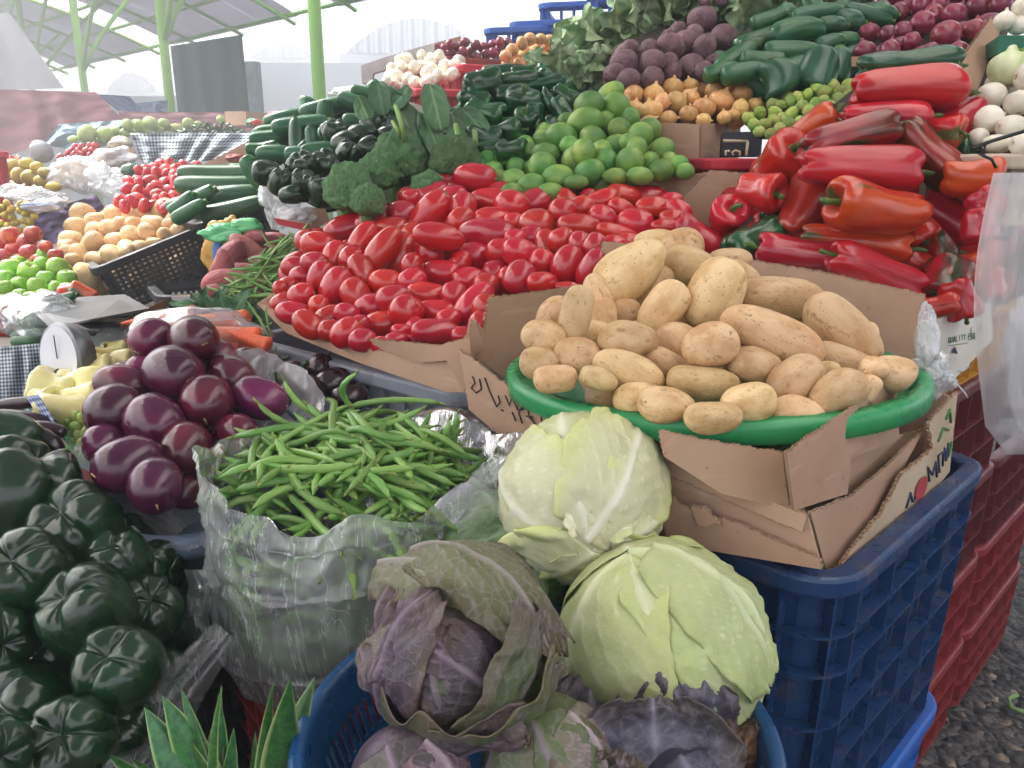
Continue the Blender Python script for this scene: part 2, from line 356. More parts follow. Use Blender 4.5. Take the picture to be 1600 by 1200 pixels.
def zuc_v(i, mat):
    pr = sm([(0, -.5), (.22, -.492), (.4, -.45), (.5, -.33), (.5, 0), (.46, .25), (.36, .4), (.25, .46), (0, .47)], 2)
    me = blob('zucchini', pr, 20, lump(.06, 1, i * 2.2, ru(-.3, .3), .02, 7), mat)
    b = MB(); b.tube([(0, 0, .45), (0, 0, .49), (0, 0, .53)], [.22, .17, .2], 7); return me, [('stem_end', b.me('stem_end', STEM, True))]
variants('zucchini', 5, lambda i: zuc_v(i, ZUC)); variants('cucumber', 4, lambda i: zuc_v(i + 7, CUC))
def apple_v(i, mat):
    pr = sm([(0, -.38), (.1, -.42), (.28, -.46), (.44, -.3), (.5, 0), (.46, .26), (.32, .42), (.15, .42), (.05, .33), (0, .3)], 2)
    b = MB(); b.tube([(0, 0, .28), (.02, 0, .42), (.06, 0, .54)], .025, 5); return blob('apple', pr, 20, lump(.06, 1.2, i * 3., 0, .02, 5), mat), [('stalk', b.me('stalk', SCAR, True))]
variants('green_apple', 4, lambda i: apple_v(i, APG)); variants('red_apple', 4, lambda i: apple_v(i, APR))
def simple_v(name, mat, amp, s=1.3, k=4, n=18, p=.9, bend=0.): variants(name, k, lambda i: (blob(name, sphprof(12, p), n, lump(amp, s, i * 2.3 + 5, bend * ru(-1, 1)), mat), []))
simple_v('mango', MANG, .16, 1.1); simple_v('melon', MELO, .05); simple_v('tomatillo', TOMA, .14, 2.2, 4, 12); simple_v('sweet_potato', SWEET, .3, 1.6, 4, 20, .75, .3)
variants('yellow_pepper', 4, lambda i: pepper_v(i + 30, PYEL, lobe=.06, long=True)); simple_v('small_yellow_squash', PYEL, .1)
variants('carrot', 3, lambda i: (blob('carrot', sm([(0, -.5), (.08, -.49), (.2, -.3), (.34, .05), (.46, .36), (.5, .44), (.3, .49), (0, .485)], 3), 14, lump(.1, 2, i * 3.), CARR), []))
def bean_v(i):
    L = 1.0; pts = []; rad = []; c = ru(.0, .13); c2 = ru(-.05, .05); n = 16
    for k in range(n + 1):
        t = k / n; pts.append((c * (4 * (t - .5) ** 2 - .5), c2 * math.sin(t * 6), t - .5)); e = min(1, t * 7 + .12, (1 - t) * 9 + .15); rad.append(.034 * e * (1 + .1 * math.sin(t * 34 + i)))
    b = MB(); b.tube(pts, rad, 8, flat=.78); me = b.me('green_bean', BEAN, True)
    q = MB(); e = V(pts[-1]); q.tube([e - V((0, 0, .012)), e + V((.008, .004, .03)), e + V((.022, .004, .055))], [.014, .008, .011], 5)
    return me, [('stem_tip', q.me('stem_tip', SCARG, True))]
variants('green_bean', 9, bean_v)
def broc_v(i):
    bm = bmesh.new(); bmesh.ops.create_icosphere(bm, subdivisions=6, radius=.5)
    cs = []
    for v in bm.verts:
        p = v.co.copy(); q = p.normalized(); d1 = noise.voronoi(q * 2.3 + V((i * 3., 0, 0)))[0][0]; d2 = noise.voronoi(q * 7 + V((i, 2, 0)))[0][0]; d3 = noise.voronoi(q * 20)[0][0]
        e = 1 + .18 * (1 - min(1, d1 * 1.5)) + .07 * (1 - d2 * 1.3) + .06 * (1 - d3 * 1.4)
        if p.z < -.1: e *= max(.45, 1 + (p.z + .1) * 1.4)
        v.co = p * e * .85
    me = bpy.data.meshes.new('broccoli'); bm.to_mesh(me); bm.free(); me.materials.append(BROC); me.polygons.foreach_set('use_smooth', [True] * len(me.polygons))
    b = MB(); b.tube([(0, 0, -.2), (0, 0, -.5), (.02, 0, -.75)], [.2, .13, .15], 10); return me, [('stalk', b.me('stalk', STEM, True))]
variants('broccoli', 3, broc_v)
def leaf_fn(L, Wd, curl=.2, wave=.03, fold=.1, o=0., ragged=0., sidecurl=0.):
    def f(u, v):
        x = (u - .5) * 2; w = Wd * .5 * (math.sin(math.pi * min(1, .04 + v * .96) ** .75) ** .6 * .97 + .04 * (1 - v))
        w *= 1 + ragged * noise.noise(V((v * 9, o, 1 if x > 0 else 5)))
        side = abs(x); z = fold * side * w + curl * L * (v * v) * -1 + L * wave * side ** 2 * math.sin(v * 17 + o + x) * (v + .2) + L * .4 * wave * nz((u * 3, v * 5, o), 2) + sidecurl * side ** 3 * w
        ph = (v * 7 - side * 2.2) % 1.0; vn = max(0, 1 - side * (7 + 9 * v)); sv = max(0, 1 - min(ph, 1 - ph) * 12) * (1 - side) * .8
        z -= .02 * w * max(vn, sv)
        return (V((x * w, v * L, z)), max(vn, sv * .7))
    return f
def leaf(L, Wd, mat, name='leaf', nu=16, nv=20, **k): return grid(name, leaf_fn(L, Wd, **k), nu, nv, mat, attr='vein')
KIND['leaf'] = [(leaf(1, .55, LEAF, curl=ru(.1, .4), wave=.06, fold=.15, o=i * 2., ragged=.15), []) for i in range(4)]
KIND['lettuce'] = [(leaf(1, .9, LETT, curl=ru(.1, .5), wave=.12, fold=.1, o=i * 2., ragged=.3), []) for i in range(4)]
# ---------------- placing produce ----------------
ORD = 'zeroth first second third fourth fifth sixth seventh eighth ninth tenth eleventh twelfth thirteenth fourteenth fifteenth sixteenth seventeenth eighteenth nineteenth'.split()
def ordn(i):
    if i < 20: return ORD[i]
    t = ['', '', 'twenty', 'thirty', 'forty', 'fifty'][i // 10]; return (t[:-1] + 'ieth') if i % 10 == 0 else t + '-' + ORD[i % 10]
def orient(ang, tilt=0, roll=None):
    a = R(ang); t = R(tilt)
    d = (RT * math.cos(a) + UP * math.sin(a)) * math.cos(t) - FW * math.sin(t)
    q = V((0, 0, 1)).rotation_difference(d.normalized()); q = q @ Quaternion((0, 0, 1), rnd() * 6.283 if roll is None else roll); return q
def put(kind, name, p, L, Wd, ang=None, tilt=None, q=None, parts=True, var=None, mats=None, **k):
    vs = KIND[kind]; me, pts = vs[random.randrange(len(vs)) if var is None else var % len(vs)]
    o = bpy.data.objects.new(name, me); link(o); o.location = p
    o.rotation_mode = 'QUATERNION'; o.rotation_quaternion = q if q is not None else orient(ang if ang is not None else ru(0, 360), tilt if tilt is not None else ru(-25, 25))
    o.scale = (Wd, Wd, L); tag(o, **k)
    if parts:
        for pn, pm in pts:
            c = bpy.data.objects.new(pn, pm); link(c); c.parent = o
    return o
PLACED = {}
def spheres(p, ax, L, Wd):
    r = Wd * .5; h = max(0, L * .5 - r * .95)
    return [(p + ax * (h * k), r * (.93 if k else 1)) for k in ((-1, -.5, 0, .5, 1) if h > r * .8 else (-1, 0, 1) if h > r * .25 else (0,))]
def relax(its, n=26, keep=.94, cap=.012):
    """slide things to and fro along their sight lines until they rest against instead of inside each other"""
    for _ in range(n):
        moved = 0
        for i in range(len(its)):
            A = its[i]
            for j in range(i + 1, len(its)):
                B = its[j]; d = A['p'] - B['p']; lim = (max(A['L'], A['W']) + max(B['L'], B['W'])) * .5
                if d.length_squared > lim * lim: continue
                rd = ((A['p'] + B['p']) * .5 - CAM).normalized(); best = 0
                for (pa, ra) in spheres(A['p'], A['ax'], A['L'], A['W']):
                    for (pb, rb) in spheres(B['p'], B['ax'], B['L'], B['W']):
                        R_ = (ra + rb) * keep; e = pa - pb; z = e.dot(rd); l2 = e.length_squared - z * z
                        if l2 < R_ * R_:
                            need = math.sqrt(R_ * R_ - l2) - abs(z)
                            if need > best: best = need; sg = 1 if z > 0 else -1
                if best > .0005:
                    st = min(cap, best * .5) * .6; sg = 1 if (A['p'] - B['p']).dot(rd) > 0 else -1
                    for X, s_ in ((A, sg), (B, -sg)):
                        k = st * s_; q = (X['p'] - CAM).normalized(); nd = X['off'] + k
                        if abs(nd) < X['W'] * 1.4: X['off'] = nd; f = dep(X['p'] + q * k) / dep(X['p']); X['p'] = X['p'] + q * k; X['L'] *= f; X['W'] *= f
                    moved = 1
        if not moved: break
def pile(kind, name, cat, items, ctrl, look, heap, group, parts=True, jit=0.0, tiltr=20, band=None, rx=26):
    """items: (px, py, L, W, ang[, tilt[, kind[, look[, depth shift]]]]) in photo pixels; ctrl: control points of the heap's depth"""
    fy = fit(ctrl) if not callable(ctrl) else ctrl; its = []
    bh = band or sorted(i[3] for i in items)[len(items) // 2] * .95; y0 = min(i[1] for i in items) - bh * .5
    rows = {}
    for it in items: rows.setdefault(int((it[1] - y0) / bh), []).append(it)
    for rn, rk in enumerate(sorted(rows)):
        for cn, it in enumerate(sorted(rows[rk], key=lambda i: i[0])):
            px, py, L, Wd = it[:4]; ang = it[4] if len(it) > 4 and it[4] is not None else ru(0, 360); tilt = it[5] if len(it) > 5 and it[5] is not None else ru(-tiltr, tiltr)
            kd = it[6] if len(it) > 6 and it[6] else kind; lk = it[7] if len(it) > 7 and it[7] else look
            Y = fy(px, py) + ru(-jit, jit) - (it[8] if len(it) > 8 else 0); p = P(px, py, Y); s = dep(p) / F
            if not isinstance(lk, str): lk = lk[random.randrange(len(lk))]
            lb = f"{lk}, {ordn(cn + 1)} from left in {ordn(rn + 1)} row of the {heap}"
            if len(lb.split()) > 16: lb = f"{lk}, in {ordn(rn + 1)} row of the {heap}"
            q = orient(ang, tilt); its.append(dict(p=p, L=max(L, Wd * .8) * s, W=Wd * s, q=q, ax=q @ V((0, 0, 1)), off=0., kd=kd, lb=lb))
    relax(its, rx); out = []
    for t in its: out.append(put(t['kd'], name, t['p'], t['L'], t['W'], q=t['q'], parts=parts, label=t['lb'], cat=cat, group=group))
    PLACED.setdefault(name, []).extend(its); return out
def scatter(poly, dmin, n, tries=4000):
    xs = [p[0] for p in poly]; ys = [p[1] for p in poly]; out = []
    def inside(x, y):
        c = False; j = len(poly) - 1
        for i in range(len(poly)):
            (xi, yi), (xj, yj) = poly[i], poly[j]
            if (yi > y) != (yj > y) and x < (xj - xi) * (y - yi) / (yj - yi + 1e-9) + xi: c = not c
            j = i
        return c
    for _ in range(tries):
        x, y = ru(min(xs), max(xs)), ru(min(ys), max(ys))
        if inside(x, y) and all((x - a) ** 2 + (y - b) ** 2 > dmin * dmin for a, b in out):
            out.append((x, y))
            if len(out) >= n: break
    return out
def fill(kind, name, cat, poly, dmin, n, size, ctrl, dY, label, group, parts=False, asp=1.0, tiltr=30):
    fy = fit(ctrl) if not callable(ctrl) else ctrl; near = PLACED.get(name, []); mine = []
    for x, y in scatter(poly, dmin, n):
        p = P(x, y, fy(x, y) + dY * .6); s = dep(p) / F * ru(.9, 1.1); q = orient(ru(0, 360), ru(-tiltr, tiltr)); ax = q @ V((0, 0, 1)); L, Wd = size * asp * s, size * s; rd = (p - CAM).normalized()
        for _ in range(30):
            hit = False
            for B in near + mine:
                lim = (L + max(B['L'], B['W'])) * .5
                if (B['p'] - p).length_squared > lim * lim: continue
                if any((pa - pb).length < (ra + rb) * .85 for pa, ra in spheres(p, ax, L, Wd) for pb, rb in spheres(B['p'], B['ax'], B['L'], B['W'])): hit = True; break
            if not hit: break
            p = p + rd * .008
        mine.append(dict(p=p, L=L, W=Wd, ax=ax)); put(kind, name, p, L, Wd, q=q, parts=parts, label=label, cat=cat, group=group)
    PLACED.setdefault(name, []).extend(mine)
# ---------------- materials of the place ----------------
def card_mat(name, a, b):
    m = Mat(name, .85, .2); co = m.co(src='Object'); c = m.mix(m.ramp(m.noise(6, co, 5), .3, .75), lin(a), lin(b))
    c = m.mix(m.ramp(m.noise(18, co, 6, .75), .6, .75, 0, .6), c, lin('#866048')); c = m.mix(m.ramp(m.noise(7, m.co((1, 1, 6)), 3), .6, .7, 0, .25), c, lin('#d8bda2')); c = m.mix(m.ramp(m.vor(45, co), .1, .04, 0, .5), c, lin('#5e4636'))
    m.col(m.vary(c, .1, .004)); m.bump(m.noise(9, co, 3), .3, .01); m.bump(m.noise(60, m.co((1, 1, .1)), 2), .15, .001); return m.m
CARD = card_mat('cardboard', '#bb9a82', '#ac8a72'); CARDE = card_mat('torn_cardboard_edge', '#b59a80', '#94755a')
def plastic_col(name, hexc, rough=.38, dirt='#6a5444', amt=.5, spec=.5, dustup=True):
    m = Mat(name, rough, spec); co = m.co(); c = m.mix(m.ramp(m.noise(5, co, 3), .3, .8, 0, .35), lin(hexc), lin(hexc, .6))
    c = m.mix(m.ramp(m.noise(14, co, 6, .7), .52, .7, 0, amt), c, lin(dirt)); m.col(c); m.rough(m.ramp(m.noise(20, co, 4), .3, .7, rough - .08, rough + .2))
    m.bump(m.noise(30, co, 3), .08, .002); MATS[name] = m.m; return m.m
BLUEC = plastic_col('blue_crate_plastic', '#193a68', .27); BLUEB = plastic_col('bright_blue_plastic', '#2a62b8', .4, amt=.2); GREYC = plastic_col('grey_crate_plastic', '#8f93a0', .45)
REDC = plastic_col('red_crate_plastic', '#8c282a', .4, '#4e322e'); REDB = plastic_col('bright_red_plastic', '#c62c3c', .4, '#7a4a44', .2); BLKC = plastic_col('black_crate_plastic', '#16181f', .4, '#3a3634', .4)
YELC = plastic_col('yellow_crate_plastic', '#c9922c', .45, '#7a5a34', .35); GRNP = plastic_col('green_basin_plastic', '#2f9458', .28, '#14562f', .25); BASK = plastic_col('blue_basket_plastic', '#164a7a', .25, '#20364a', .2)
def film(name, tint=(.97, .98, 1.0), op=.22, bumps=(30, .6), stretch=(1, .35, .3), haze=.5, gloss=.1, rot=(.5, .5, .3), fr=1.0):
    """clear polythene: mostly see-through, glints on its creases"""
    m = Mat(name); n, l = m.n, m.l; tr = m.node('ShaderNodeBsdfTransparent', Color=(.93, .95, .96, 1)); gl = m.node('ShaderNodeBsdfGlossy', Roughness=gloss)
    df = m.node('ShaderNodeBsdfDiffuse', Color=tint + (1,)); tl = m.node('ShaderNodeBsdfTranslucent', Color=tint + (1,))
    co = m.co(stretch, rand=False, rot=rot); nb = m.noise(bumps[0], co, 5, .6, 1.5); rg = m.math('ABSOLUTE', m.math('SUBTRACT', nb, .5))
    b = m.node('ShaderNodeBump', Strength=bumps[1], Distance=.01); l.new(rg, b.inputs['Height'])
    b2 = m.node('ShaderNodeBump', Strength=bumps[1] * .6, Distance=.004); l.new(m.noise(bumps[0] * 4, co, 4, .6, 1), b2.inputs['Height']); l.new(b.outputs[0], b2.inputs['Normal'])
    for s in (gl, df): l.new(b2.outputs[0], s.inputs['Normal'])
    mw = m.node('ShaderNodeMixShader', Fac=.5); l.new(df.outputs[0], mw.inputs[1]); l.new(tl.outputs[0], mw.inputs[2])
    m1 = m.node('ShaderNodeMixShader'); l.new(tr.outputs[0], m1.inputs[1]); l.new(mw.outputs[0], m1.inputs[2])
    l.new(m.math('ADD', m.ramp(m.noise(bumps[0] * .35, co, 4), .35, .75, op * .4, op + haze * .3), m.ramp(rg, .012, .0, 0, haze * .8)), m1.inputs[0])
    lw = m.node('ShaderNodeFresnel', IOR=1.5); l.new(b2.outputs[0], lw.inputs['Normal'])
    m2 = m.node('ShaderNodeMixShader'); l.new(m.math('MINIMUM', m.math('MULTIPLY_ADD', lw.outputs[0], fr, .05 * fr), .8), m2.inputs[0]); l.new(m1.outputs[0], m2.inputs[1]); l.new(gl.outputs[0], m2.inputs[2])
    l.new(m2.outputs[0], n['Material Output'].inputs['Surface']); MATS[name] = m.m; return m.m
FILM = film('clear_polythene', op=.5, haze=.5, bumps=(18, .9), stretch=(1, .2, .18), gloss=.14, fr=.7); FILMD = film('thin_polythene', op=.2, haze=.3, bumps=(10, .25), stretch=(1, .2, .15), gloss=.2, fr=.6); FILMW = film('milky_polythene', op=.62, haze=.45, bumps=(10, .3), gloss=.3, fr=.4)
def gingham(name, a, b, n, src='UV'):
    m = Mat(name, .8, .2); sx = m.node('ShaderNodeSeparateXYZ'); m.l.new(m.tc.outputs[src], sx.inputs[0])
    g = [m.math('GREATER_THAN', m.math('FRACT', m.math('MULTIPLY', sx.outputs[i], n)), .5) for i in (0, 1)]
    f = m.math('MULTIPLY', m.math('ADD', g[0], g[1]), .5); m.col(m.mix(f, lin(a), lin(b))); m.bump(m.noise(60), .1, .002); return m.m
GING = gingham('dark_gingham_cloth', '#c9d2da', '#1c2a33', 1); GINGB = gingham('blue_gingham_cloth', '#d4dcf0', '#2b458c', 1)
def cloth(name, hexc, rough=.8, **k): return simple(name, hexc, rough, 0, 2.5, .25, 20, dark=.82, **k)
# ---------------- ground ----------------
m = Mat('gravel', .7, .4); co = m.co(rand=False)
vc = m.node('ShaderNodeTexVoronoi', Scale=38.0, Randomness=1.0); m.l.new(m.node('ShaderNodeVectorMath', operation='ADD').outputs[0], vc.inputs['Vector'])
va = [x for x in m.n if x.bl_idname == 'ShaderNodeVectorMath'][-1]; m.l.new(co, va.inputs[0])
nn_ = m.node('ShaderNodeTexNoise', Scale=30.0, Detail=3.0); m.l.new(co, nn_.inputs['Vector']); sc_ = m.node('ShaderNodeVectorMath', operation='SCALE'); sc_.inputs['Scale'].default_value = .02
m.l.new(nn_.outputs['Color'], sc_.inputs[0]); m.l.new(sc_.outputs[0], va.inputs[1])
hs = m.node('ShaderNodeSeparateColor'); m.l.new(vc.outputs['Color'], hs.inputs[0])
c = m.mix(m.ramp(hs.outputs[0], .1, 1.0), lin('#232122'), lin('#6e6864')); c = m.mix(m.ramp(hs.outputs[1], .93, .97), c, lin('#a08c78'))
c = m.mix(m.ramp(m.noise(90, co, 5, .7), .3, .7, 0, .6), c, lin('#2a2728')); m.col(c)
m.bump(m.math('SUBTRACT', 1.0, vc.outputs['Distance']), .9, .02); m.bump(m.noise(60, co, 4), .5, .006); GRAV = m.m
def gz(x, y): return -.001 + .012 * nz((x, y, 0), 9) + .006 * nz((x, y, 3), 30)
ob('ground', grid('ground', lambda u, v: V(((u - .5) * 160, -60 + v * 160, 0)), 8, 8, GRAV), kind='structure', loc=(0, 0, -.02))
ob('gravel_ground', grid('gravel_ground', lambda u, v: V((.2 + u * 4.0, .2 + v * 5.0, gz(.2 + u * 4, .2 + v * 5))), 200, 240, GRAV), kind='structure')
st = MB()
for k in range(700):
    x, y = ru(.6, 2.6), ru(.9, 3.6); s = ru(.004, .014) * (1.7 if k % 12 == 0 else 1); M = Quaternion((rnd(), rnd(), rnd(), rnd())).normalized().to_matrix()
    pts = [V((ru(.7, 1), 0, 0)), V((-ru(.7, 1), 0, 0)), V((0, ru(.6, 1), 0)), V((0, -ru(.6, 1), 0)), V((0, 0, ru(.4, .8))), V((0, 0, -ru(.4, .8)))]
    st.add([M @ p * s + V((x, y, gz(x, y) + s * .2)) for p in pts], [(0, 2, 4), (2, 1, 4), (1, 3, 4), (3, 0, 4), (2, 0, 5), (1, 2, 5), (3, 1, 5), (0, 3, 5)])
st.ob('loose_stones', simple('loose_stone', '#5a5450', .8, 0, 3, .4, 80), smooth=False, label='loose dark and pale stones scattered over the gravel', cat='stones', kind='stuff')
# ---------------- market roof ----------------
GPOLE = simple('green_painted_steel', '#86c840', .4, .05, 3, dark=.85)
D = V((-2.44, 2.78, 0)); P4 = V((-1.638, 7.0, 0)); un = V((.659, .752, 0)).normalized(); ud = V((-.752, .659, 0)).normalized()   # un points away from the camera
n0 = P4.dot(un)
def roofz(n):   # n = distance along un ; vault
    q = (n - 4.0) / 5.0; return 5.2 - .96 * q * q
def rp(s, n): return ud * s + un * n
s4 = P4.dot(ud)
m = Mat('roof_sheet', .6, .3); n_, l_ = m.n, m.l; tl = m.node('ShaderNodeBsdfTranslucent'); c = m.mix(m.ramp(m.noise(.7, m.co(rand=False)), .4, .6), lin('#7f7d8a'), lin('#8d8b98'))
wv = m.node('ShaderNodeTexWave', Scale=5.0); m.l.new(m.co(rand=False, src='UV'), wv.inputs['Vector']); m.col(c); m.bump(wv.outputs[1], .3, .02); m.set(tl.inputs[0], c)
mx = m.node('ShaderNodeMixShader', Fac=.3); l_.new(m.b.outputs[0], mx.inputs[1]); l_.new(tl.outputs[0], mx.inputs[2]); l_.new(mx.outputs[0], n_['Material Output'].inputs[0]); RSH = m.m
m = Mat('clear_roof_sheet', .6, .3); n_, l_ = m.n, m.l; tl = m.node('ShaderNodeBsdfTranslucent', Color=lin('#f2efe8')); m.col(lin('#e8e4da')); mx = m.node('ShaderNodeMixShader', Fac=.75); l_.new(m.b.outputs[0], mx.inputs[1]); l_.new(tl.outputs[0], mx.inputs[2]); l_.new(mx.outputs[0], n_['Material Output'].inputs[0]); RCL = m.m
roof = empty('market_roof', rp(s4, n0), label='arched grey market roof on green steel posts and braces', cat='market roof'); RO = V(roof.location)
nlo, nhi = 2.2, 9.0
span = []
s0, s1 = s4 - 6.0, s4 + 30.0; k = 0; s = s0
while s < s1:
    w = 3.6 / 3; clear = (k % 5 == 0)
    g = grid('roof_panel', lambda u, v, s=s, w=w: rp(s + u * w * .995, nlo + v * (nhi - nlo)) + V((0, 0, roofz(nlo + v * (nhi - nlo)) + .09)) - RO, 1, 20, RCL if clear else RSH, uvs=(4, 1)); ob('translucent_panel' if clear else 'roof_panel', g, roof); s += w; k += 1
pr_ = MB()
for q in range(9):
    n = nlo + .15 + q * (nhi - nlo - .3) / 8; a, b = rp(s0, n), rp(s1, n); a.z = b.z = roofz(n) + .04
    pm = MB(); pm.tube([a - RO, b - RO], .035, 6); pm.ob('purlin', GPOLE, roof, True)
k = 0
for q in range(-3, 17):
    s = s4 + q * 1.8 + .15; pm = MB(); pm.tube([rp(s, nlo + t * (nhi - nlo) / 20) + V((0, 0, roofz(nlo + t * (nhi - nlo) / 20) - .03)) - RO for t in range(21)], .035, 6); pm.ob('rafter', GPOLE, roof, True)
for q in range(-1, 7):
    b = P4 + D * q; pn_, ps_ = b.dot(un), b.dot(ud); zt = roofz(pn_); pm = MB(); pm.tube([b - RO, b + V((0, 0, zt)) - RO], .055, 14); pm.ob('post', GPOLE, roof, True)
    for dn, ds in ((1, 0), (0, -1)):
        pts = []
        for t in range(9):
            f = t / 8; off = 2.1 * f if dn <= 0 else min(1.5, nhi - pn_) * f; n = pn_ + dn * off; z0_ = 3.0; z1_ = roofz(pn_ + dn * (2.1 if dn <= 0 else min(1.5, nhi - pn_))) - .05
            pts.append(rp(ps_ + ds * off, n) + V((0, 0, z0_ + (z1_ - z0_) * (f ** .8))) - RO)
        pm = MB(); pm.tube(pts, .032, 8); pm.ob('brace', GPOLE, roof, True)
# gable cloth at the far left under the roof
ob('hanging_tarp', grid('hanging_tarp', lambda u, v: P(-40 + 55 * u + 80 * v * u + 5 * v, 20 + v * (122 - 4 * u), 9.0 + .15 * math.sin(u * 5)), 20, 12, cloth('white_tarp', '#b9b6b8')), label='grimy white tarp hanging behind the leftmost green post', cat='tarp')
# unseen roof added over the stalls to shape their light and reflections
cr = empty('market_roof', (0, 0, 3.0), label='unseen low arched roof with pale strips, added over the stalls to shape the light', cat='market roof')
OPQ = simple('opaque_roof_sheet', '#8e8c98', .7, 0, 1)
for k in range(7):
    x0 = -4.6 + k * 1.32
    g = grid('roof_panel', lambda u, v, x0=x0: V((x0 + 1.31 * u, -2.2 + 5.3 * v, -.02 + .35 * math.sin(math.pi * v))), 1, 12, RCL if k in (0, 1, 4) else RSH); ob('translucent_panel' if k in (0, 1, 4) else 'roof_panel', g, cr)
# green panel, far buildings
def wallquad(name, px0, py0, px1, py1, Y0, Y1, mat, th=.1, parent=None, zbot=None, **k):
    a, b = P(px0, py1, Y0), P(px1, py1, Y1); c, d = P(px0, py0, Y0), P(px1, py0, Y1)
    if zbot is not None: a.z = b.z = zbot
    a.x = c.x; b.x = d.x; q = MB(); n = V((-(b - a).y, (b - a).x, 0)).normalized() * th
    vs = [a, b, d, c, a + n, b + n, d + n, c + n]; q.add(vs, [(0, 1, 2, 3), (7, 6, 5, 4), (0, 4, 5, 1), (1, 5, 6, 2), (2, 6, 7, 3), (3, 7, 4, 0)]); return q.ob(name, mat, parent, **k)
ob('hanging_tarp', grid('hanging_tarp', lambda u, v: P(266 + 112 * u + v * 12, 72 - u * 18 + v * (104 + 18 * u), 9.3 - .04 * math.sin(u * 22)) , 30, 8, cloth('dark_green_tarp', '#22483f')), label='dark green tarp curtain hung beside the third green post', cat='tarp')
WHITEW = simple('white_wall', '#e4e8ec', .8, 0, .5, dark=.93); CORR = Mat('corrugated_white', .6, .3); CORR.col(lin('#d9e2ec')); wv = CORR.node('ShaderNodeTexWave', Scale=.9); CORR.l.new(CORR.co(rand=False), wv.inputs[0]); CORR.bump(wv.outputs[1], 1.0, .2); CORR.col(CORR.mix(wv.outputs[1], lin('#dfe7f2'), lin('#f2f6fa'))); CORR = CORR.m
def hall(pxl, pxr, ptop, pside, pbot, Y, label):
    e = empty('market_hall', P((pxl + pxr) / 2, pbot, Y), label=label, cat='hall'); O = V(e.location); O.z = 0; e.location = O
    a, b = P(pxl, pside, Y), P(pxr, pside, Y); t = P((pxl + pxr) / 2, ptop, Y); w = b.x - a.x; q = MB(); q.box((0, 9, a.z / 2), (w * 1.12, 18, a.z)); q.ob('wall', WHITEW, e)
    def arc(u): x = (u - .5) * 2; return (t.z - a.z) * (1 - x * x)
    n = 40; g = MB(); vs = []
    for i in range(n + 1): vs += [V(((i / n - .5) * w, -.1, a.z)), V(((i / n - .5) * w, -.1, a.z + arc(i / n)))]
    g.add(vs, [(2 * i, 2 * i + 2, 2 * i + 3, 2 * i + 1) for i in range(n)]); g.ob('gable', CORR, e)
    ob('vault_roof', grid('vault_roof', lambda u, v: V(((u - .5) * w * 1.02, -.02 + v * 18, a.z + arc(u) + .02)), 32, 1, CORR), e); return e
hall(545, 762, 30, 84, 160, 26, 'big arched white corrugated hall behind the white onions')
hall(396, 496, 70, 92, 160, 32, 'smaller pale arched hall between the second and third posts from the right')
hall(172, 246, 114, 142, 165, 38, 'farthest pale arched hall seen left of the green tarp')
wallquad('boundary_wall', 380, 98, 620, 150, 20, 19, WHITEW, zbot=0, label='long white wall in front of the arched halls', cat='wall')
wallquad('boundary_wall', -300, 150, 380, 190, 22, 21, WHITEW, zbot=0, label='low pale wall far behind the pink tarp', cat='wall')
wallquad('boundary_wall', 376, 96, 398, 170, 10.5, 10.4, simple('grey_frame', '#9fb0b4', .6), zbot=0, label='grey upright frame at the edge of the green tarp', cat='frame')
# ---------------- crates ----------------
def perim(w, d, r, step):
    """points (x, y, nx, ny) round a rounded rectangle"""
    out = []
    def seg(ax, ay, bx, by, nx, ny):
        L = math.hypot(bx - ax, by - ay); n = max(1, round(L / step))
        for i in range(n): out.append((ax + (bx - ax) * i / n, ay + (by - ay) * i / n, nx, ny))
    def arc(cx, cy, a0):
        n = 5
        for i in range(n): a = a0 + math.pi / 2 * i / n; out.append((cx + r * math.cos(a), cy + r * math.sin(a), math.cos(a), math.sin(a), i in (1, 2, 4)))
    x, y = w / 2, d / 2
    seg(-x + r, -y, x - r, -y, 0, -1); arc(x - r, -y + r, -math.pi / 2); seg(x, -y + r, x, y - r, 1, 0); arc(x - r, y - r, 0)
    seg(x - r, y, -x + r, y, 0, 1); arc(-x + r, y - r, math.pi / 2); seg(-x, y - r, -x, -y + r, -1, 0); arc(-x + r, -y + r, math.pi)
    return out
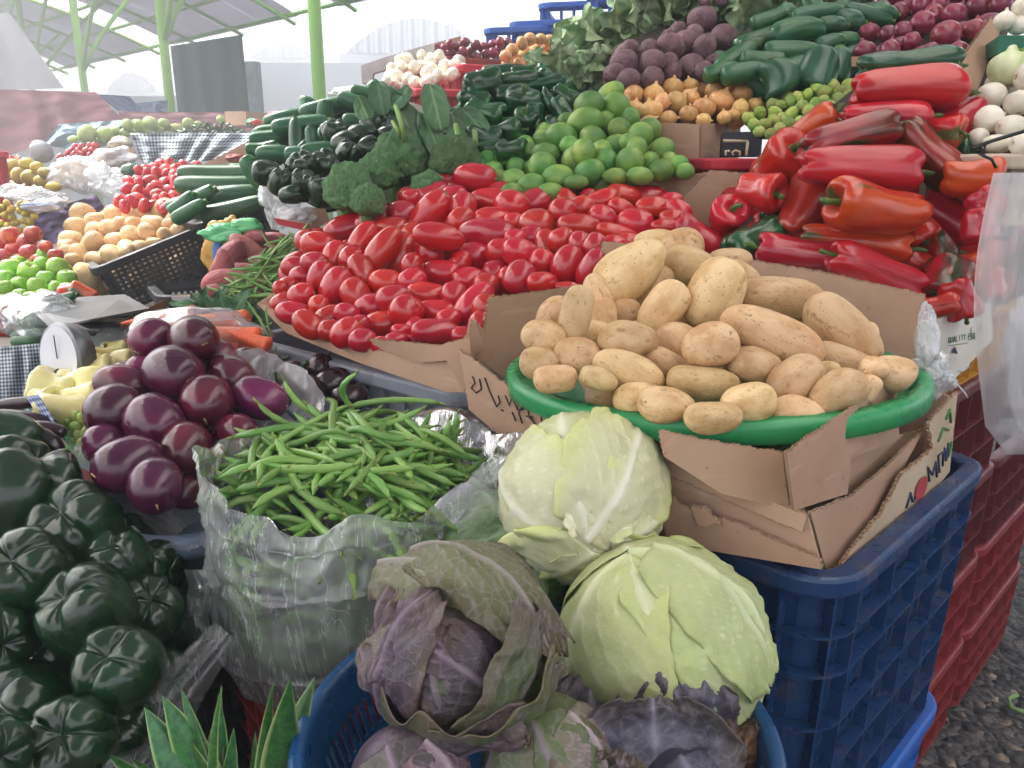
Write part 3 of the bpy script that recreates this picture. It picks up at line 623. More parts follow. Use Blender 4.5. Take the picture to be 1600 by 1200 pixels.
def crate(corner, ang, w, d, ztop, h, mat, label, rows=6, cell=.075, r=.04, taper=.95, rimw=.022, rimh=.03, rib=.012, pat=None, cat='crate', group=None, rowh=None, name='plastic_crate', wallin=.004, lattice=False):
    a = R(ang); ux = V((math.cos(a), math.sin(a), 0)); uy = V((-math.sin(a), math.cos(a), 0))
    c = V((corner[0], corner[1], 0)) + ux * w / 2 + uy * d / 2; c.z = ztop - h
    e = empty(name, c, a, label=label, cat=cat, group=group)
    pp = perim(w, d, r, cell); n = len(pp)
    def tp(z): return taper + (1 - taper) * (z / h)
    def pt(p, z, o=0.): t = tp(z); return V((p[0] * t + p[2] * o, p[1] * t + p[3] * o, z))
    def ring(z0, z1, o0, o1):
        q = MB(); vs = []
        for p in pp: vs += [pt(p, z0, o0), pt(p, z0, o1), pt(p, z1, o1), pt(p, z1, o0)]
        fs = []
        for i in range(n):
            for k in range(4): fs.append((4 * i + k, 4 * i + (k + 1) % 4, 4 * ((i + 1) % n) + (k + 1) % 4, 4 * ((i + 1) % n) + k))
        q.add(vs, fs); return q
    rim = ring(h - rimh, h, -rimw * .5, rimw); o = rim.ob('rim', mat, e); bv = o.modifiers.new('b', 'BEVEL'); bv.width = .006; bv.segments = 2
    lv = [0] if rowh is None else rowh
    if rowh is None: lv = [i * (h - rimh) / rows for i in range(rows + 1)]
    for z in lv[:-1]: ring(z, z + .004, 0.0, rib).ob('rib', mat, e)
    fins = MB()
    for i, p in enumerate(pp):
        if len(p) > 4 and p[4]: continue
        t = V((-p[3], p[2], 0)) * .0016; vs = []
        for z in (0.0, h - rimh):
            for oo in (0.0, rib * .92): q = pt(p, z, oo); vs += [q - t, q + t]
        fins.add(vs, [(0, 1, 3, 2), (4, 6, 7, 5), (0, 4, 5, 1), (2, 3, 7, 6), (0, 2, 6, 4), (1, 5, 7, 3)])
    fins.ob('upright_rib', mat, e)
    sides = {}; su, sv = 8, 6
    for i in range(n):
        p, p2 = pp[i], pp[(i + 1) % n]; L = math.hypot(p2[0] - p[0], p2[1] - p[1])
        nx, ny = p[2] + p2[2], p[3] + p2[3]; sd = (0 if ny < 0 else 2) if abs(ny) > abs(nx) else (1 if nx > 0 else 3)
        q = sides.setdefault(sd, MB())
        for j in range(len(lv) - 1):
            ty = pat(i, j) if pat else ('slots' if (i + j) % 2 else 'solid')
            if L < cell * .5: ty = 'solid'
            U, Vv = (su, sv) if ty != 'solid' else (1, 1)
            for b_ in range(Vv):
                for a_ in range(U):
                    if ty == 'slots' and a_ % 2 == 1 and 1 <= b_ <= 4: continue
                    if ty == 'window' and 1 <= a_ <= 6 and 1 <= b_ <= 4: continue
                    if ty == 'grid' and a_ % 2 == 1 and b_ % 2 == 1: continue
                    z0, z1 = lv[j] + (lv[j + 1] - lv[j]) * b_ / Vv, lv[j] + (lv[j + 1] - lv[j]) * (b_ + 1) / Vv
                    f0, f1 = a_ / U, (a_ + 1) / U
                    def mk(f, z): x = [p[k] * (1 - f) + p2[k] * f for k in range(4)]; return pt(x, z, -wallin)
                    q.add([mk(f0, z0), mk(f1, z0), mk(f1, z1), mk(f0, z1)], [(0, 1, 2, 3)])
    for sd in sorted(sides):
        me = sides[sd].me('side_wall', mat); bm = bmesh.new(); bm.from_mesh(me); bmesh.ops.remove_doubles(bm, verts=bm.verts, dist=1e-5); bm.to_mesh(me); bm.free()
        o = ob('side_wall', me, e); md = o.modifiers.new('s', 'SOLIDIFY'); md.thickness = .0025; md.offset = 0
    q = MB(); q.add([pt(p, .002, -.006) for p in pp], [list(range(n))]); o = q.ob('bottom', mat, e); md = o.modifiers.new('s', 'SOLIDIFY'); md.thickness = .003
    return e
# front blue crate (its short side runs away to the right)
CRX, CRY = .394, .857
hh = .475; lv = [0, .07, .155, .24, .325, .385, hh - .03]
crate((CRX, CRY), 45, .60, .60, 1.02, hh, BLUEC, 'tall dark blue plastic crate carrying the cardboard box of potatoes', cell=.115, r=.055, taper=.93, rib=.02, rimw=.022, rowh=lv, pat=lambda i, j: ['slots', 'solid', 'solid', 'slots'][(i + j * 2) % 4] if j < 4 else 'solid')
crate((CRX + .012, CRY + .02), 45, .56, .56, .548, .30, BLUEB, 'bright blue crate underneath the tall dark blue crate', cell=.09, r=.05, taper=.93)
crate((CRX + .02, CRY + .03), 45, .55, .55, .25, .235, BLUEC, 'lowest dark blue crate standing on the gravel', cell=.09, r=.05, taper=.93)
def tiltcrate(pa, pb, d, h, mat, label, **k):
    w = (pb - pa).length; e = crate((0, 0), 0, w, d, h, h, mat, label, **k); x = (pb - pa).normalized(); y = V((-x.y, x.x, 0)).normalized(); z = x.cross(y); M = Matrix((x, y, z)).transposed()
    e.rotation_mode = 'QUATERNION'; e.rotation_quaternion = M.to_quaternion(); e.location = pa - M @ V((-w / 2, -d / 2, h)); return e
# grey crate under the tomatoes
TA = 48
crate((-.085, 1.31), TA, .62, .74, 1.135, .26, GREYC, 'grey crate under the front of the tomato heap', rows=4, cell=.06, r=.03, taper=.96, pat=lambda i, j: 'window' if j in (0, 1) and i % 3 else 'solid')
crate((-.075, 1.325), TA, .60, .72, .875, .30, BLUEC, 'dark blue crate below the grey tomato crate', rows=4, cell=.08)
crate((-.07, 1.33), TA, .58, .70, .575, .28, REDC, 'red crate below the dark blue one at the tomato stall', rows=4, cell=.08)
crate((-.07, 1.33), TA, .58, .70, .295, .28, REDC, 'lowest red crate on the ground at the tomato stall', rows=4, cell=.08)
# red crates and yellow crate at the right
RC = 'maroon crates stacked at the right edge'
MAR = plastic_col('maroon_crate_plastic', '#6a2328', .4, '#4a3634', .3)
for si, (cx_, cy_) in enumerate(((.83, 1.49), (1.265, 1.925))):
    w_ = ['nearer', 'farther'][si]
    for li, (zt_, h_, mt_, nm_) in enumerate(((1.06, .28, MAR, 'maroon crate, topmost'), (.78, .26, MAR, 'maroon crate, second from top'), (.52, .26, REDC, 'dusty red crate, second from bottom'), (.26, .255, REDC, 'dusty red crate, lowest'))):
        if si == 1 and li == 0: continue
        crate((cx_, cy_), 45, .60, .42, zt_, h_, mt_, f'{nm_} of the {w_} red stack at the right edge', rows=3, cell=.1, rib=.024, pat=lambda i, j: 'window' if (i + j) % 2 == 0 else 'slots', group=RC)
# ---------------- cardboard ----------------
def cpanel(pts, n, parent=None, name='flap', torn=(), th=.004, jag=.003, mat=None, mi_edge=None, inset=.008, **k):
    """pts: 3-D outline (a plane); edges listed in torn are ragged and show the flutes"""
    n = V(n).normalized(); out = []; fl = []
    for i in range(len(pts)):
        a, b = V(pts[i]), V(pts[(i + 1) % len(pts)]); L = (b - a).length
        if i in torn:
            m_ = max(2, int(L / .006)); e = (b - a).normalized(); s = e.cross(n)
            row = [a + (b - a) * t / m_ + s * (jag * (nz((i * 7 + t * .9, t * .31, L), 1) + .5 * nz((t * .3, i, 0), 1)) if 0 < t < m_ else 0) for t in range(m_)]
            out += row; fl.append((row + [b], s))
        else: out.append(a)
    q = MB(); N = len(out)
    for off in (0, th): q.add([p + n * off for p in out], [list(range(N)) if off else list(range(N))[::-1]])
    # liners are thin; side faces set back
    b0 = len(q.v); q.v += [p.copy() for p in out] + [p + n * th for p in out]
    for i in range(N): j = (i + 1) % N; q.f.append([b0 + i, b0 + j, b0 + N + j, b0 + N + i]); q.m.append(1)
    me = q.me(name, [mat or CARD, CARDE]); 
    bm = bmesh.new(); bm.from_mesh(me); bmesh.ops.triangulate(bm, faces=[f for f in bm.faces if len(f.verts) > 4]); bm.to_mesh(me); bm.free()
    o = ob(name, me, parent, **k)
    if fl:
        f = MB()
        for row, s in fl:
            P0, P1 = row[0], row[-1]; L = (P1 - P0).length; cnt = int(L / .0016); vs = []
            for t in range(cnt + 1):
                x = t / cnt * (len(row) - 1); i = min(int(x), len(row) - 2); p = row[i].lerp(row[i + 1], x - i)
                y = th * .5 + th * .45 * math.sin(t * .0016 / .0068 * 6.283)
                vs += [p + n * y + s * -.0035, p + n * y + s * (.0022 + .001 * nz((t * .1, 0, 0), 1))]
            f.add(vs, [(2 * t, 2 * t + 2, 2 * t + 3, 2 * t + 1) for t in range(cnt)])
        f.ob('torn_edge', CARDE, o, True)
    return o
BNA = V((-.7071, -.7071, 0)); BNB = V((.7071, -.7071, 0))     # outward normals of the box's front-left and right faces
C0 = V((.363, .873, 0))
box = empty('cardboard_box', (0, 0, 0), label='torn open cardboard box holding the green basin of potatoes', cat='cardboard box')
def fa(px, py, off=0.): return Pn(px, py, C0 - BNA * off, BNA)
def fb(px, py, off=0.): return Pn(px, py, C0 - BNB * off, BNB)
# outer layer, front-left face then right face
def fl2(px, py, off=0.): return fa(px, py, off - .055 * min(1, max(0, (1262 - px) / 420)))
cpanel([fl2(720, 545), fl2(736, 640), fl2(905, 780), fl2(1040, 842), fl2(1285, 886), fl2(1262, 800), fl2(1160, 760), fl2(1030, 690), fl2(985, 655), fl2(860, 628), fl2(800, 606), fl2(760, 575)], BNA, box, torn=(5, 6, 7, 8, 9, 10, 11, 0), name='front_side')
cpanel([fb(1262, 800, -.001), fb(1285, 886, -.001), fb(1310, 888, -.001), fb(1392, 760, -.001), fb(1438, 672, -.001), fb(1390, 720, -.001), fb(1330, 772, -.001)], BNB, box, torn=(3, 4, 5, 6), name='end_side')
# second layer folded over it
fo = lambda x, y: fa(x, y, -.005 - .085 * (1230 - x) / 190)
cpanel([fo(1033, 672), fo(1040, 712), fo(1130, 770), fo(1236, 796), fo(1224, 706), fo(1130, 692)], BNA, box, torn=(0, 4, 5), name='flap')
cpanel([fb(1224, 706, -.002), fb(1236, 796, -.002), fb(1320, 770, -.002), fb(1325, 715, -.002), fb(1401, 685, -.002), fb(1396, 606, -.002), fb(1380, 602, -.002)], BNB, box, torn=(2, 6), name='flap')
cpanel([fl2(1010, 690, -.008), fl2(1050, 742, -.008), fl2(1255, 830, -.008), fl2(1262, 804, -.008), fl2(1150, 760, -.008)], BNA, box, torn=(1, 3), name='torn_strip')
# outer printed side, leaning
PRINT = card_mat('printed_cardboard', '#bba994', '#a8937a')
eo = -.014
cpanel([fb(1302, 890, eo), fb(1400, 838, eo), fb(1478, 735, eo), fb(1490, 612, eo), fb(1445, 660, eo), fb(1452, 700, eo), fb(1400, 745, eo), fb(1372, 800, eo), fb(1330, 850, eo)], BNB, box, torn=(3, 4, 5, 6, 7, 8), name='printed_side', mat=PRINT, th=.006, jag=.006)
cpanel([fb(1318, 712, .02), fb(1318, 780, .02), fb(1440, 720, .02), fb(1450, 650, .02), fb(1440, 668, .02)], BNB, box, torn=(0, 3, 4), name='torn_strip', jag=.006)
cpanel([fl2(1082, 790, -.018), fl2(1095, 822, -.018), fl2(1128, 818, -.018), fl2(1110, 794, -.018)], BNA, box, torn=(0, 1, 2, 3), name='peeled_patch', jag=.005)
cpanel([fl2(1030, 760, -.012), fl2(1045, 848, -.012), fl2(1285, 888, -.012), fl2(1282, 872, -.012), fl2(1150, 815, -.012), fl2(1090, 800, -.012)], BNA, box, torn=(2, 3, 4, 5), name='torn_strip', jag=.005)
# hand-lettered scrawl and printed mark on the front, fragments of print on the end
INK = simple('black_marker_ink', '#1c1a1c', .6, 0); INKG = simple('green_print', '#4f8a4c', .7, 0); INKB = simple('navy_print', '#2c3e60', .7, 0); INKR = simple('red_print', '#b23438', .7, 0)
def strokes(name, ls, fpt, mat, rad, parent, n, off):
    q = MB()
    for l in ls: q.tube([fpt(x, y, off) for x, y in l], rad, 5)
    return q.ob(name, mat, parent, True)
strokes('marker_writing', [[(738, 588), (742, 598), (736, 606), (744, 614), (752, 608), (749, 592)], [(757, 590), (765, 612), (776, 636), (781, 628), (778, 618)], [(783, 640), (786, 642)],
    [(789, 618), (796, 634), (800, 620), (808, 640), (812, 624), (818, 634), (810, 644), (816, 662)], [(800, 624), (812, 630), (817, 640), (808, 640)], [(800, 644), (806, 658)], [(824, 634), (827, 652), (842, 670), (854, 664), (846, 658), (845, 643)], [(822, 650), (832, 652)]], fl2, INK, .0013, box, BNA, -.0055)
q = MB(); q.add([fl2(861, 651, -.006), fl2(884, 658, -.006), fl2(864, 668, -.006)], [(0, 1, 2)]); q.ob('printed_mark', INK, box)
L_ = -.0215
for l_ in ([(1416, 794), (1423, 770), (1426, 784), (1432, 776)], [(1452, 752), (1450, 730), (1457, 742), (1462, 722), (1464, 745)], [(1468, 738), (1466, 712), (1474, 706), (1473, 728)], [(1476, 700), (1478, 720), (1482, 692), (1481, 712)]): strokes('printed_letter', [l_], fb, INKB, .0018, box, BNB, L_)
strokes('printed_leaves', [[(1466, 690), (1474, 668), (1482, 672)], [(1478, 655), (1484, 640), (1486, 660)], [(1480, 716), (1486, 700), (1487, 690)]], fb, INKG, .002, box, BNB, L_)
q = MB(); cc = fb(1440, 763, L_ - .001); q.add([cc] + [fb(1440 + 9 * math.cos(t * .6283) + 4 * math.sin(t * .6283), 763 - 19 * math.sin(t * .6283) - 4 * math.cos(t * .6283), L_ - .001) for t in range(10)], [(0, 1 + t, 1 + (t + 1) % 10) for t in range(10)]); q.ob('printed_mark', INKR, box)
# back and left walls and floor of the box
B1 = C0 + V((.7071, .7071, 0)) * .51; B2 = B1 + V((-.7071, .7071, 0)) * .60; B3 = C0 + V((-.7071, .7071, 0)) * .61
def bk(px, py, off=0.): return Pn(px, py, B1 + BNB * -off + V((0, 0, 0)), V((.7071, .7071, 0)))
cpanel([bk(1160, 405), bk(1120, 560), bk(1290, 640), bk(1432, 562), bk(1445, 463), bk(1300, 430)], (.7071, .7071, 0), box, torn=(4, 5), name='back_flap')
cpanel([V((B1.x, B1.y, 1.0)), V((B1.x, B1.y, 1.15)), V((B2.x, B2.y, 1.15)), V((B2.x, B2.y, 1.0))], (.7071, .7071, 0), box, name='back_side')
PL = V((B3.x + .02, B3.y + .02, 0)); nl_ = V((-.7071, .7071, 0))
def lf(px, py, off=0.): return Pn(px, py, PL + nl_ * off, nl_)
cpanel([lf(736, 500), lf(726, 548), lf(800, 600), lf(905, 540), lf(910, 448), lf(765, 468), lf(758, 520)], nl_, box, torn=(4, 5, 6), name='left_flap')
cpanel([Pn(721, 540, B3, (0, -1, 0)), Pn(735, 560, B3, (0, -1, 0)), Pn(760, 545, B3, (0, -1, 0)), Pn(742, 500, B3, (0, -1, 0))], (0, -1, 0), box, torn=(3,), name='flap')
q = MB(); q.add([V((p.x, p.y, 1.03)) for p in (C0, B1, B2, B3)], [(0, 1, 2, 3)]); q.ob('box_bottom', CARD, box)
# ---------------- green basin ----------------
bc = V((.305, 1.18, 1.212)); RB = .30
def basin(name, c, Rr, h, mat, label, cat, n=64, rot=(0, 0, 0), rr=.8, lip=.016, group=None):
    e = empty(name, c, label=label, cat=cat, group=group); e.rotation_euler = rot
    pr = [(0, -h), (Rr * rr * .9, -h), (Rr * rr, -h * .97), (Rr * (rr * .4 + .58), -h * .35), (Rr * .985, -.03), (Rr * .99, -.004), (Rr * 1.0, .004), (Rr + lip, 0), (Rr + lip + .004, -.008), (Rr + lip + .003, -.028), (Rr + lip - .002, -.030), (Rr + lip - .002, -.012), (Rr + .004, -.012), (Rr * .99, -.036), (Rr * (rr * .4 + .59), -h * .36), (Rr * rr + .004, -h - .003), (0, -h - .003)]
    vs = []; fs = []
    for r, z in pr:
        for k in range(n): a = 2 * math.pi * k / n; vs.append(V((r * math.cos(a), r * math.sin(a), z)))
    for i in range(len(pr) - 1):
        for k in range(n): fs.append([i * n + k, i * n + (k + 1) % n, (i + 1) * n + (k + 1) % n, (i + 1) * n + k])
    lo = [f for f in fs if f[0] // n in range(4, 13)]; hi = [f for f in fs if f[0] // n not in range(4, 13)]
    me = mesh('bowl', vs, hi, mat); ob('bowl', me, e); me = mesh('rolled_rim', vs, lo, mat); ob('rolled_rim', me, e); return e
basin('green_basin', bc, RB, .13, GRNP, 'round green plastic basin heaped with potatoes', 'basin', rot=(R(2), R(-2), R(-15)), rr=.66).scale = (1.0, .84, 1)
# ---------------- potatoes ----------------
potc = [(830, 530, 1.15), (1400, 570, 1.04), (1170, 630, .93), (1020, 390, 1.27), (1115, 462, 1.13), (1315, 515, 1.10), (900, 560, 1.06), (1040, 570, 1.02)]
pots = [(980, 425, 122, 78, 40), (1067, 387, 68, 56, 0, 0, None, None, -.07), (1077, 417, 82, 60, -20, None, None, None, -.02), (1025, 380, 62, 42, 0, 0, None, None, -.07), (1115, 462, 112, 88, 62, 0), (1037, 482, 92, 66, 55, 0), (1022, 455, 82, 50, 60, 0, None, None, -.05),
 (935, 458, 62, 36, -60, 0, None, None, -.03), (900, 492, 90, 54, 80, 0), (867, 495, 72, 46, 58, 0, None, None, -.03), (850, 530, 66, 52, -25), (842, 568, 60, 50, -10, None, None, None, -.03), (868, 592, 66, 50, 0, None, None, None, -.03), (950, 622, 70, 52, 0, None, None, None, -.05), (903, 558, 74, 60, -12, 0), (940, 497, 58, 50, 90, 0, None, None, -.06), (977, 488, 50, 42, 0, None, None, None, -.05), (979, 531, 84, 55, 3, 0),
 (983, 583, 112, 62, -24, 0), (935, 592, 58, 36, -20), (1056, 537, 66, 62, -30, None, None, None, -.03), (1110, 541, 80, 62, 4, 0), (1095, 599, 104, 58, -5, 0), (1040, 572, 80, 50, -30, 0, None, None, -.05), (1220, 468, 136, 68, -6, 0), (1208, 526, 162, 74, -24, 0), (1315, 514, 134, 76, -48, 0),
 (1356, 525, 42, 32, 80, 0, None, None, -.03), (1178, 571, 78, 56, -8, 0), (1243, 597, 90, 66, 42, 0), (1320, 568, 98, 58, -25, 0, None, None, -.03), (1395, 583, 62, 58, 0), (1310, 615, 84, 62, 32, 0), (1172, 630, 84, 56, 8, 0), (1242, 650, 84, 56, 0, 0, None, None, -.02), (1357, 608, 44, 38, 60), (1365, 578, 44, 36, 0),
 (1040, 634, 84, 54, -5, 0, None, None, -.04), (1112, 650, 84, 50, 0, 0, None, None, -.03), (1140, 405, 64, 34, 0, 0, None, None, -.05), (1158, 432, 56, 44, -40, 0, None, None, -.03), (1292, 580, 40, 34, 0, None, None, None, -.02), (930, 530, 60, 50, 0, None, None, None, -.08), (1150, 505, 70, 60, 0, None, None, None, -.08), (1270, 560, 70, 50, 20, None, None, None, -.07), (1000, 626, 76, 52, 0, 0, None, None, -.04), (890, 530, 50, 40, 0, None, None, None, -.05)]
def potl(i): return i
pile('potato', 'potato', 'potato', [tuple([i[0], i[1], i[2] * 1.06, i[3] * 1.07] + list(i[4:7]) + ([None] * (7 - len(i[:7]))) + ['large pale potato' if i[2] > 95 else ('small pale potato' if i[2] < 55 else 'pale speckled potato')] + [i[8] if len(i) > 8 else 0]) for i in pots], potc, 'pale potato', 'green basin heap', 'potatoes heaped in the green basin', band=44, tiltr=12)
fill('potato', 'potato', 'potato', [(840, 560), (1000, 440), (1120, 440), (1260, 480), (1360, 560), (1380, 600), (1200, 660), (1000, 620)], 52, 40, 58, potc, .09, 'shaded potato wedged deep among the potatoes in the green basin', 'potatoes buried in the green basin heap', asp=1.4)
# ---------------- tomatoes ----------------
TOM = [(579,326,37,34,-30),(545,357,68,38,20),(600,337,30,25,60),(630,335,42,38,0),(671,337,75,45,50),(724,326,45,38,90),(642,310,28,25,0),(675,305,50,35,20),(775,315,75,38,-5),(710,310,38,35,10),(607,360,55,35,10),(566,375,55,32,60),(685,370,68,36,-8),(671,395,45,40,100),(760,365,80,42,-5),(775,343,60,32,0),(597,392,72,38,55),(627,400,62,46,75),(742,400,46,38,0),(707,356,30,25,0),(787,397,50,38,-15),(775,427,38,36,0),(497,382,48,36,-10),(482,378,30,38,60),(524,402,46,37,80),(550,407,35,40,0),(490,410,35,28,0),(460,417,36,28,0),(472,432,34,28,0),(500,440,58,36,70),(525,450,58,42,65),(566,425,52,34,-60),(602,442,46,36,0),(644,440,40,37,30),(686,427,60,36,0),(732,439,46,38,5),(557,462,50,40,-60),(615,467,48,38,10),(667,460,56,34,-3),(710,462,36,38,0),(740,475,68,40,50),(760,480,36,40,60),(451,447,28,26,0),(438,450,20,20,0),(471,462,36,34,10),(442,472,34,26,20),(460,490,50,32,-10),(482,507,46,34,-40),(499,477,28,28,0),(517,497,46,34,20),(542,490,34,28,-15),(579,480,44,36,10),(635,487,46,44,-30),(682,487,56,32,-5),(597,507,52,38,10),(516,517,34,30,0),(542,520,46,38,35),(563,507,25,30,90),(567,532,38,32,0),(682,520,68,36,-3),(650,512,28,30,60),(626,517,26,20,0),(620,530,32,18,0),(642,531,30,16,0),(595,540,25,25,0),(725,525,36,26,0),(750,507,34,34,70),(797,440,40,42,60),(742,277,58,38,-10),(725,292,50,32,20),(700,282,32,26,30),(660,295,32,30,20),(682,297,30,26,0),(785,298,40,25,0),(800,322,35,50,80),(836,317,48,38,25),(838,352,50,42,0),(803,347,25,30,90),(879,332,36,40,90),(910,325,36,32,0),(940,315,50,32,15),(904,354,58,34,-5),(941,341,40,34,-20),(972,329,42,28,-30),(1009,307,55,30,0),(1020,325,48,30,0),(992,349,50,38,-10),(967,367,65,25,-15),(1035,365,50,22,0),(1040,355,40,22,0),(1060,330,38,30,-40),(1050,315,30,25,0),(1050,342,35,25,0),(877,375,32,40,-70),(855,388,52,35,-80),(815,397,55,40,-20),(905,382,30,36,0),(929,385,36,34,60),(847,410,36,38,-30),(887,415,55,42,70),(925,420,58,36,60),(847,442,42,30,0),(812,435,48,45,55),(885,448,32,14,0),(805,372,30,25,0),(975,305,50,28,-10),(698,385,40,34,0),(720,410,34,30,60),(640,370,40,34,30),(830,372,40,34,20),(760,445,36,32,0),(575,350,34,30,0),(645,415,30,34,0),(700,500,36,30,20),(720,345,40,34,40),(960,385,40,30,0),(985,380,44,28,0)]
tomc = [(440, 500, 1.80), (480, 380, 1.95), (700, 530, 1.36), (760, 480, 1.42), (600, 440, 1.62), (740, 285, 1.86), (1060, 340, 2.02), (900, 430, 1.62), (640, 310, 1.92), (850, 330, 1.88)]
def tlook(i): return ('long red plum tomato' if i[2] > 58 else 'small red plum tomato' if i[2] < 36 else 'red plum tomato')
pile('tomato', 'plum_tomato', 'tomato', [(x, y, L * 1.22, w * 1.22, a, None, None, tlook((x, y, L, w))) for x, y, L, w, a in TOM], tomc, 'red plum tomato', 'big tomato heap', 'plum tomatoes heaped above the grey crate', band=33, jit=.03, tiltr=22, rx=45)
fill('tomato', 'plum_tomato', 'tomato', [(430, 470), (490, 370), (570, 330), (700, 285), (800, 305), (1040, 310), (1070, 350), (1000, 390), (900, 450), (740, 530), (600, 550), (500, 525)], 30, 60, 38, tomc, .08, 'plum tomato sunk in a gap between the front tomatoes of the big heap', 'plum tomatoes sunk in the big heap', asp=1.35)
fill('tomato', 'plum_tomato', 'tomato', [(440, 470), (490, 380), (570, 340), (700, 300), (800, 320), (1040, 325), (1060, 350), (1000, 390), (900, 450), (740, 520), (600, 540), (500, 515)], 38, 30, 46, tomc, .1, 'plum tomato buried in the shade under the front tomatoes of the big heap', 'plum tomatoes buried in the big heap', asp=1.35)
# liner of the tomato crate
lin_ = empty('cardboard_liner', (0, 0, 0), label='bent cardboard liner holding in the front of the tomato heap', cat='cardboard liner')
td = V((math.cos(R(TA + 90)), math.sin(R(TA + 90)), 0)); tn = V((-math.cos(R(TA)), -math.sin(R(TA)), 0)); T0 = V((-.10, 1.29, 0))
def ft(px, py, off=0.): return Pn(px, py, T0 - tn * off, tn)
cpanel([ft(404, 474), ft(450, 520), ft(560, 565), ft(700, 612), ft(738, 612), ft(702, 566), ft(600, 549), ft(500, 528), ft(440, 490)], tn, lin_, torn=(5, 6, 7, 8), name='front_side', jag=.002)
cpanel([ft(404, 474, -.004), ft(440, 490, -.004), ft(450, 474, .1), ft(432, 455, .12)], tn, lin_, torn=(2,), name='corner_flap')
cpanel([ft(580, 530, -.01), ft(598, 545, -.006), ft(660, 566, -.008), ft(700, 562, -.012), ft(726, 610, -.012), ft(742, 600, -.012), ft(736, 526, -.01), ft(690, 540, -.01)], tn, lin_, torn=(0, 6, 7), name='folded_flap', jag=.002)
bn_ = V((.6, .8, 0))
for pl, nm, lb in (([(873, 292), (876, 312), (1130, 320), (1155, 310), (1110, 268), (940, 290)], 2.12, 'cardboard_back'), ([(1110, 267), (1040, 340), (1085, 395), (1160, 365), (1205, 300), (1200, 276)], 2.02, 'cardboard_back')):
    p0 = V((.3, nm, 0)); cpanel([Pn(x, y, p0, bn_ if nm > 2.1 else V((.3, .95, 0))) for x, y in pl], bn_, lin_, torn=(0, 5), name='back_flap')
cpanel([P(942, 378, 1.56), P(940, 410, 1.56), P(990, 410, 1.54), P(985, 382, 1.54)], (0, -1, 0), lin_, torn=(0, 3), name='corner_flap')
cpanel([P(484, 325, 2.25), P(488, 362, 2.24), P(515, 345, 2.25), P(509, 327, 2.25)], (0, -1, 0), lin_, torn=(3,), name='corner_flap')
# ---------------- green bean bag ----------------
BC = V((-.232, 1.075, 0))
def beanz(x, y):
    dx, dy = (x - BC.x) / .205, (y - BC.y) / .165; r2 = dx * dx + dy * dy; return 1.062 + .085 * max(-.3, 1 - r2) + .16 * (y - BC.y) - .04 * (x - BC.x)
bl = []
for k in range(212):
    for _ in range(20):
        x, y = ru(-1, 1), ru(-1, 1)
        if x * x + y * y < 1: break
    X, Y = BC.x + x * .172, BC.y + y * .138; lay = (k / 212) ** .7
    z = beanz(X, Y) - .042 * (1 - lay) + ru(-.004, .006) - .02 * (x * x + y * y > .7); az = R(ru(-75, 75)) if k % 4 else R(ru(0, 180)); L = ru(.10, .165)
    dz = .16 * math.sin(az) * .8 + ru(-.18, .18); d = V((math.cos(az), math.sin(az), dz)) if rnd() < .5 else V((-math.cos(az), -math.sin(az), -dz))
    if (x * x + y * y) > .55:      # pods at the edge dip down into the bag
        d.z -= .2 * (1 if d.x * x + d.y * y > 0 else -1)
    q = V((0, 0, 1)).rotation_difference(d.normalized()) @ Quaternion((0, 0, 1), rnd() * 6.28)
    bl.append((V((X, Y, z)), L, q, lay))
for X, Y, z, d, L in ((-.262, 1.20, 1.165, (.1, -.05, 1), .07), (-.085, 1.13, 1.10, (-.05, .1, 1), .10), (-.095, 1.12, 1.09, (-.1, .0, 1), .11), (-.325, 1.13, 1.14, (-.9, .1, .22), .14), (-.31, 1.17, 1.15, (-.8, .2, .42), .13), (-.19, 1.19, 1.15, (1, .1, .02), .15), (-.37, 1.03, 1.085, (-.9, -.2, .15), .10)):
    bl.append((V((X, Y, z)), L, V((0, 0, 1)).rotation_difference(V(d).normalized()), 1.2))
bl2 = [(proj(b[0]), b) for b in bl]; rows = {}
for pr0, b in bl2: rows.setdefault(int((pr0[1] - 560) / 14), []).append((pr0[0], b))
for rn, rk in enumerate(sorted(rows)):
    for cn, (px, b) in enumerate(sorted(rows[rk], key=lambda t: t[0])):
        lk = 'green bean pod standing up' if b[3] > 1.1 else ('curved green bean pod on top' if b[3] > .6 else 'green bean pod half buried')
        put('green_bean', 'green_bean', b[0], b[1] * 1.0, ru(.95, 1.2) * .168, q=b[2], label=f"{lk}, {ordn(cn + 1)} from left in {ordn(rn + 1)} row of the bean heap", cat='green bean', group='green bean pods in the clear bag')
for k in range(78):   # pods lower down, seen through the film
    a = ru(math.pi * .95, math.pi * 2.05); z = ru(.84, 1.0); X, Y = -.275 + (.118) * math.cos(a), 1.005 + .09 * math.sin(a)
    t = V((-math.sin(a), math.cos(a), ru(-.5, .5))).normalized()
    put('green_bean', 'green_bean', V((X, Y, z)), ru(.07, .1), .2, q=V((0, 0, 1)).rotation_difference(t), label='green bean pod pressed against the inside of the bag', cat='green bean', group='bean pods seen through the bag side')
def interp(tab, t):
    for i in range(len(tab) - 1):
        if t <= tab[i + 1][0]:
            f = (t - tab[i][0]) / (tab[i + 1][0] - tab[i][0]); f = f * f * (3 - 2 * f); return [a + (b - a) * f for a, b in zip(tab[i][1:], tab[i + 1][1:])]
    return list(tab[-1][1:])
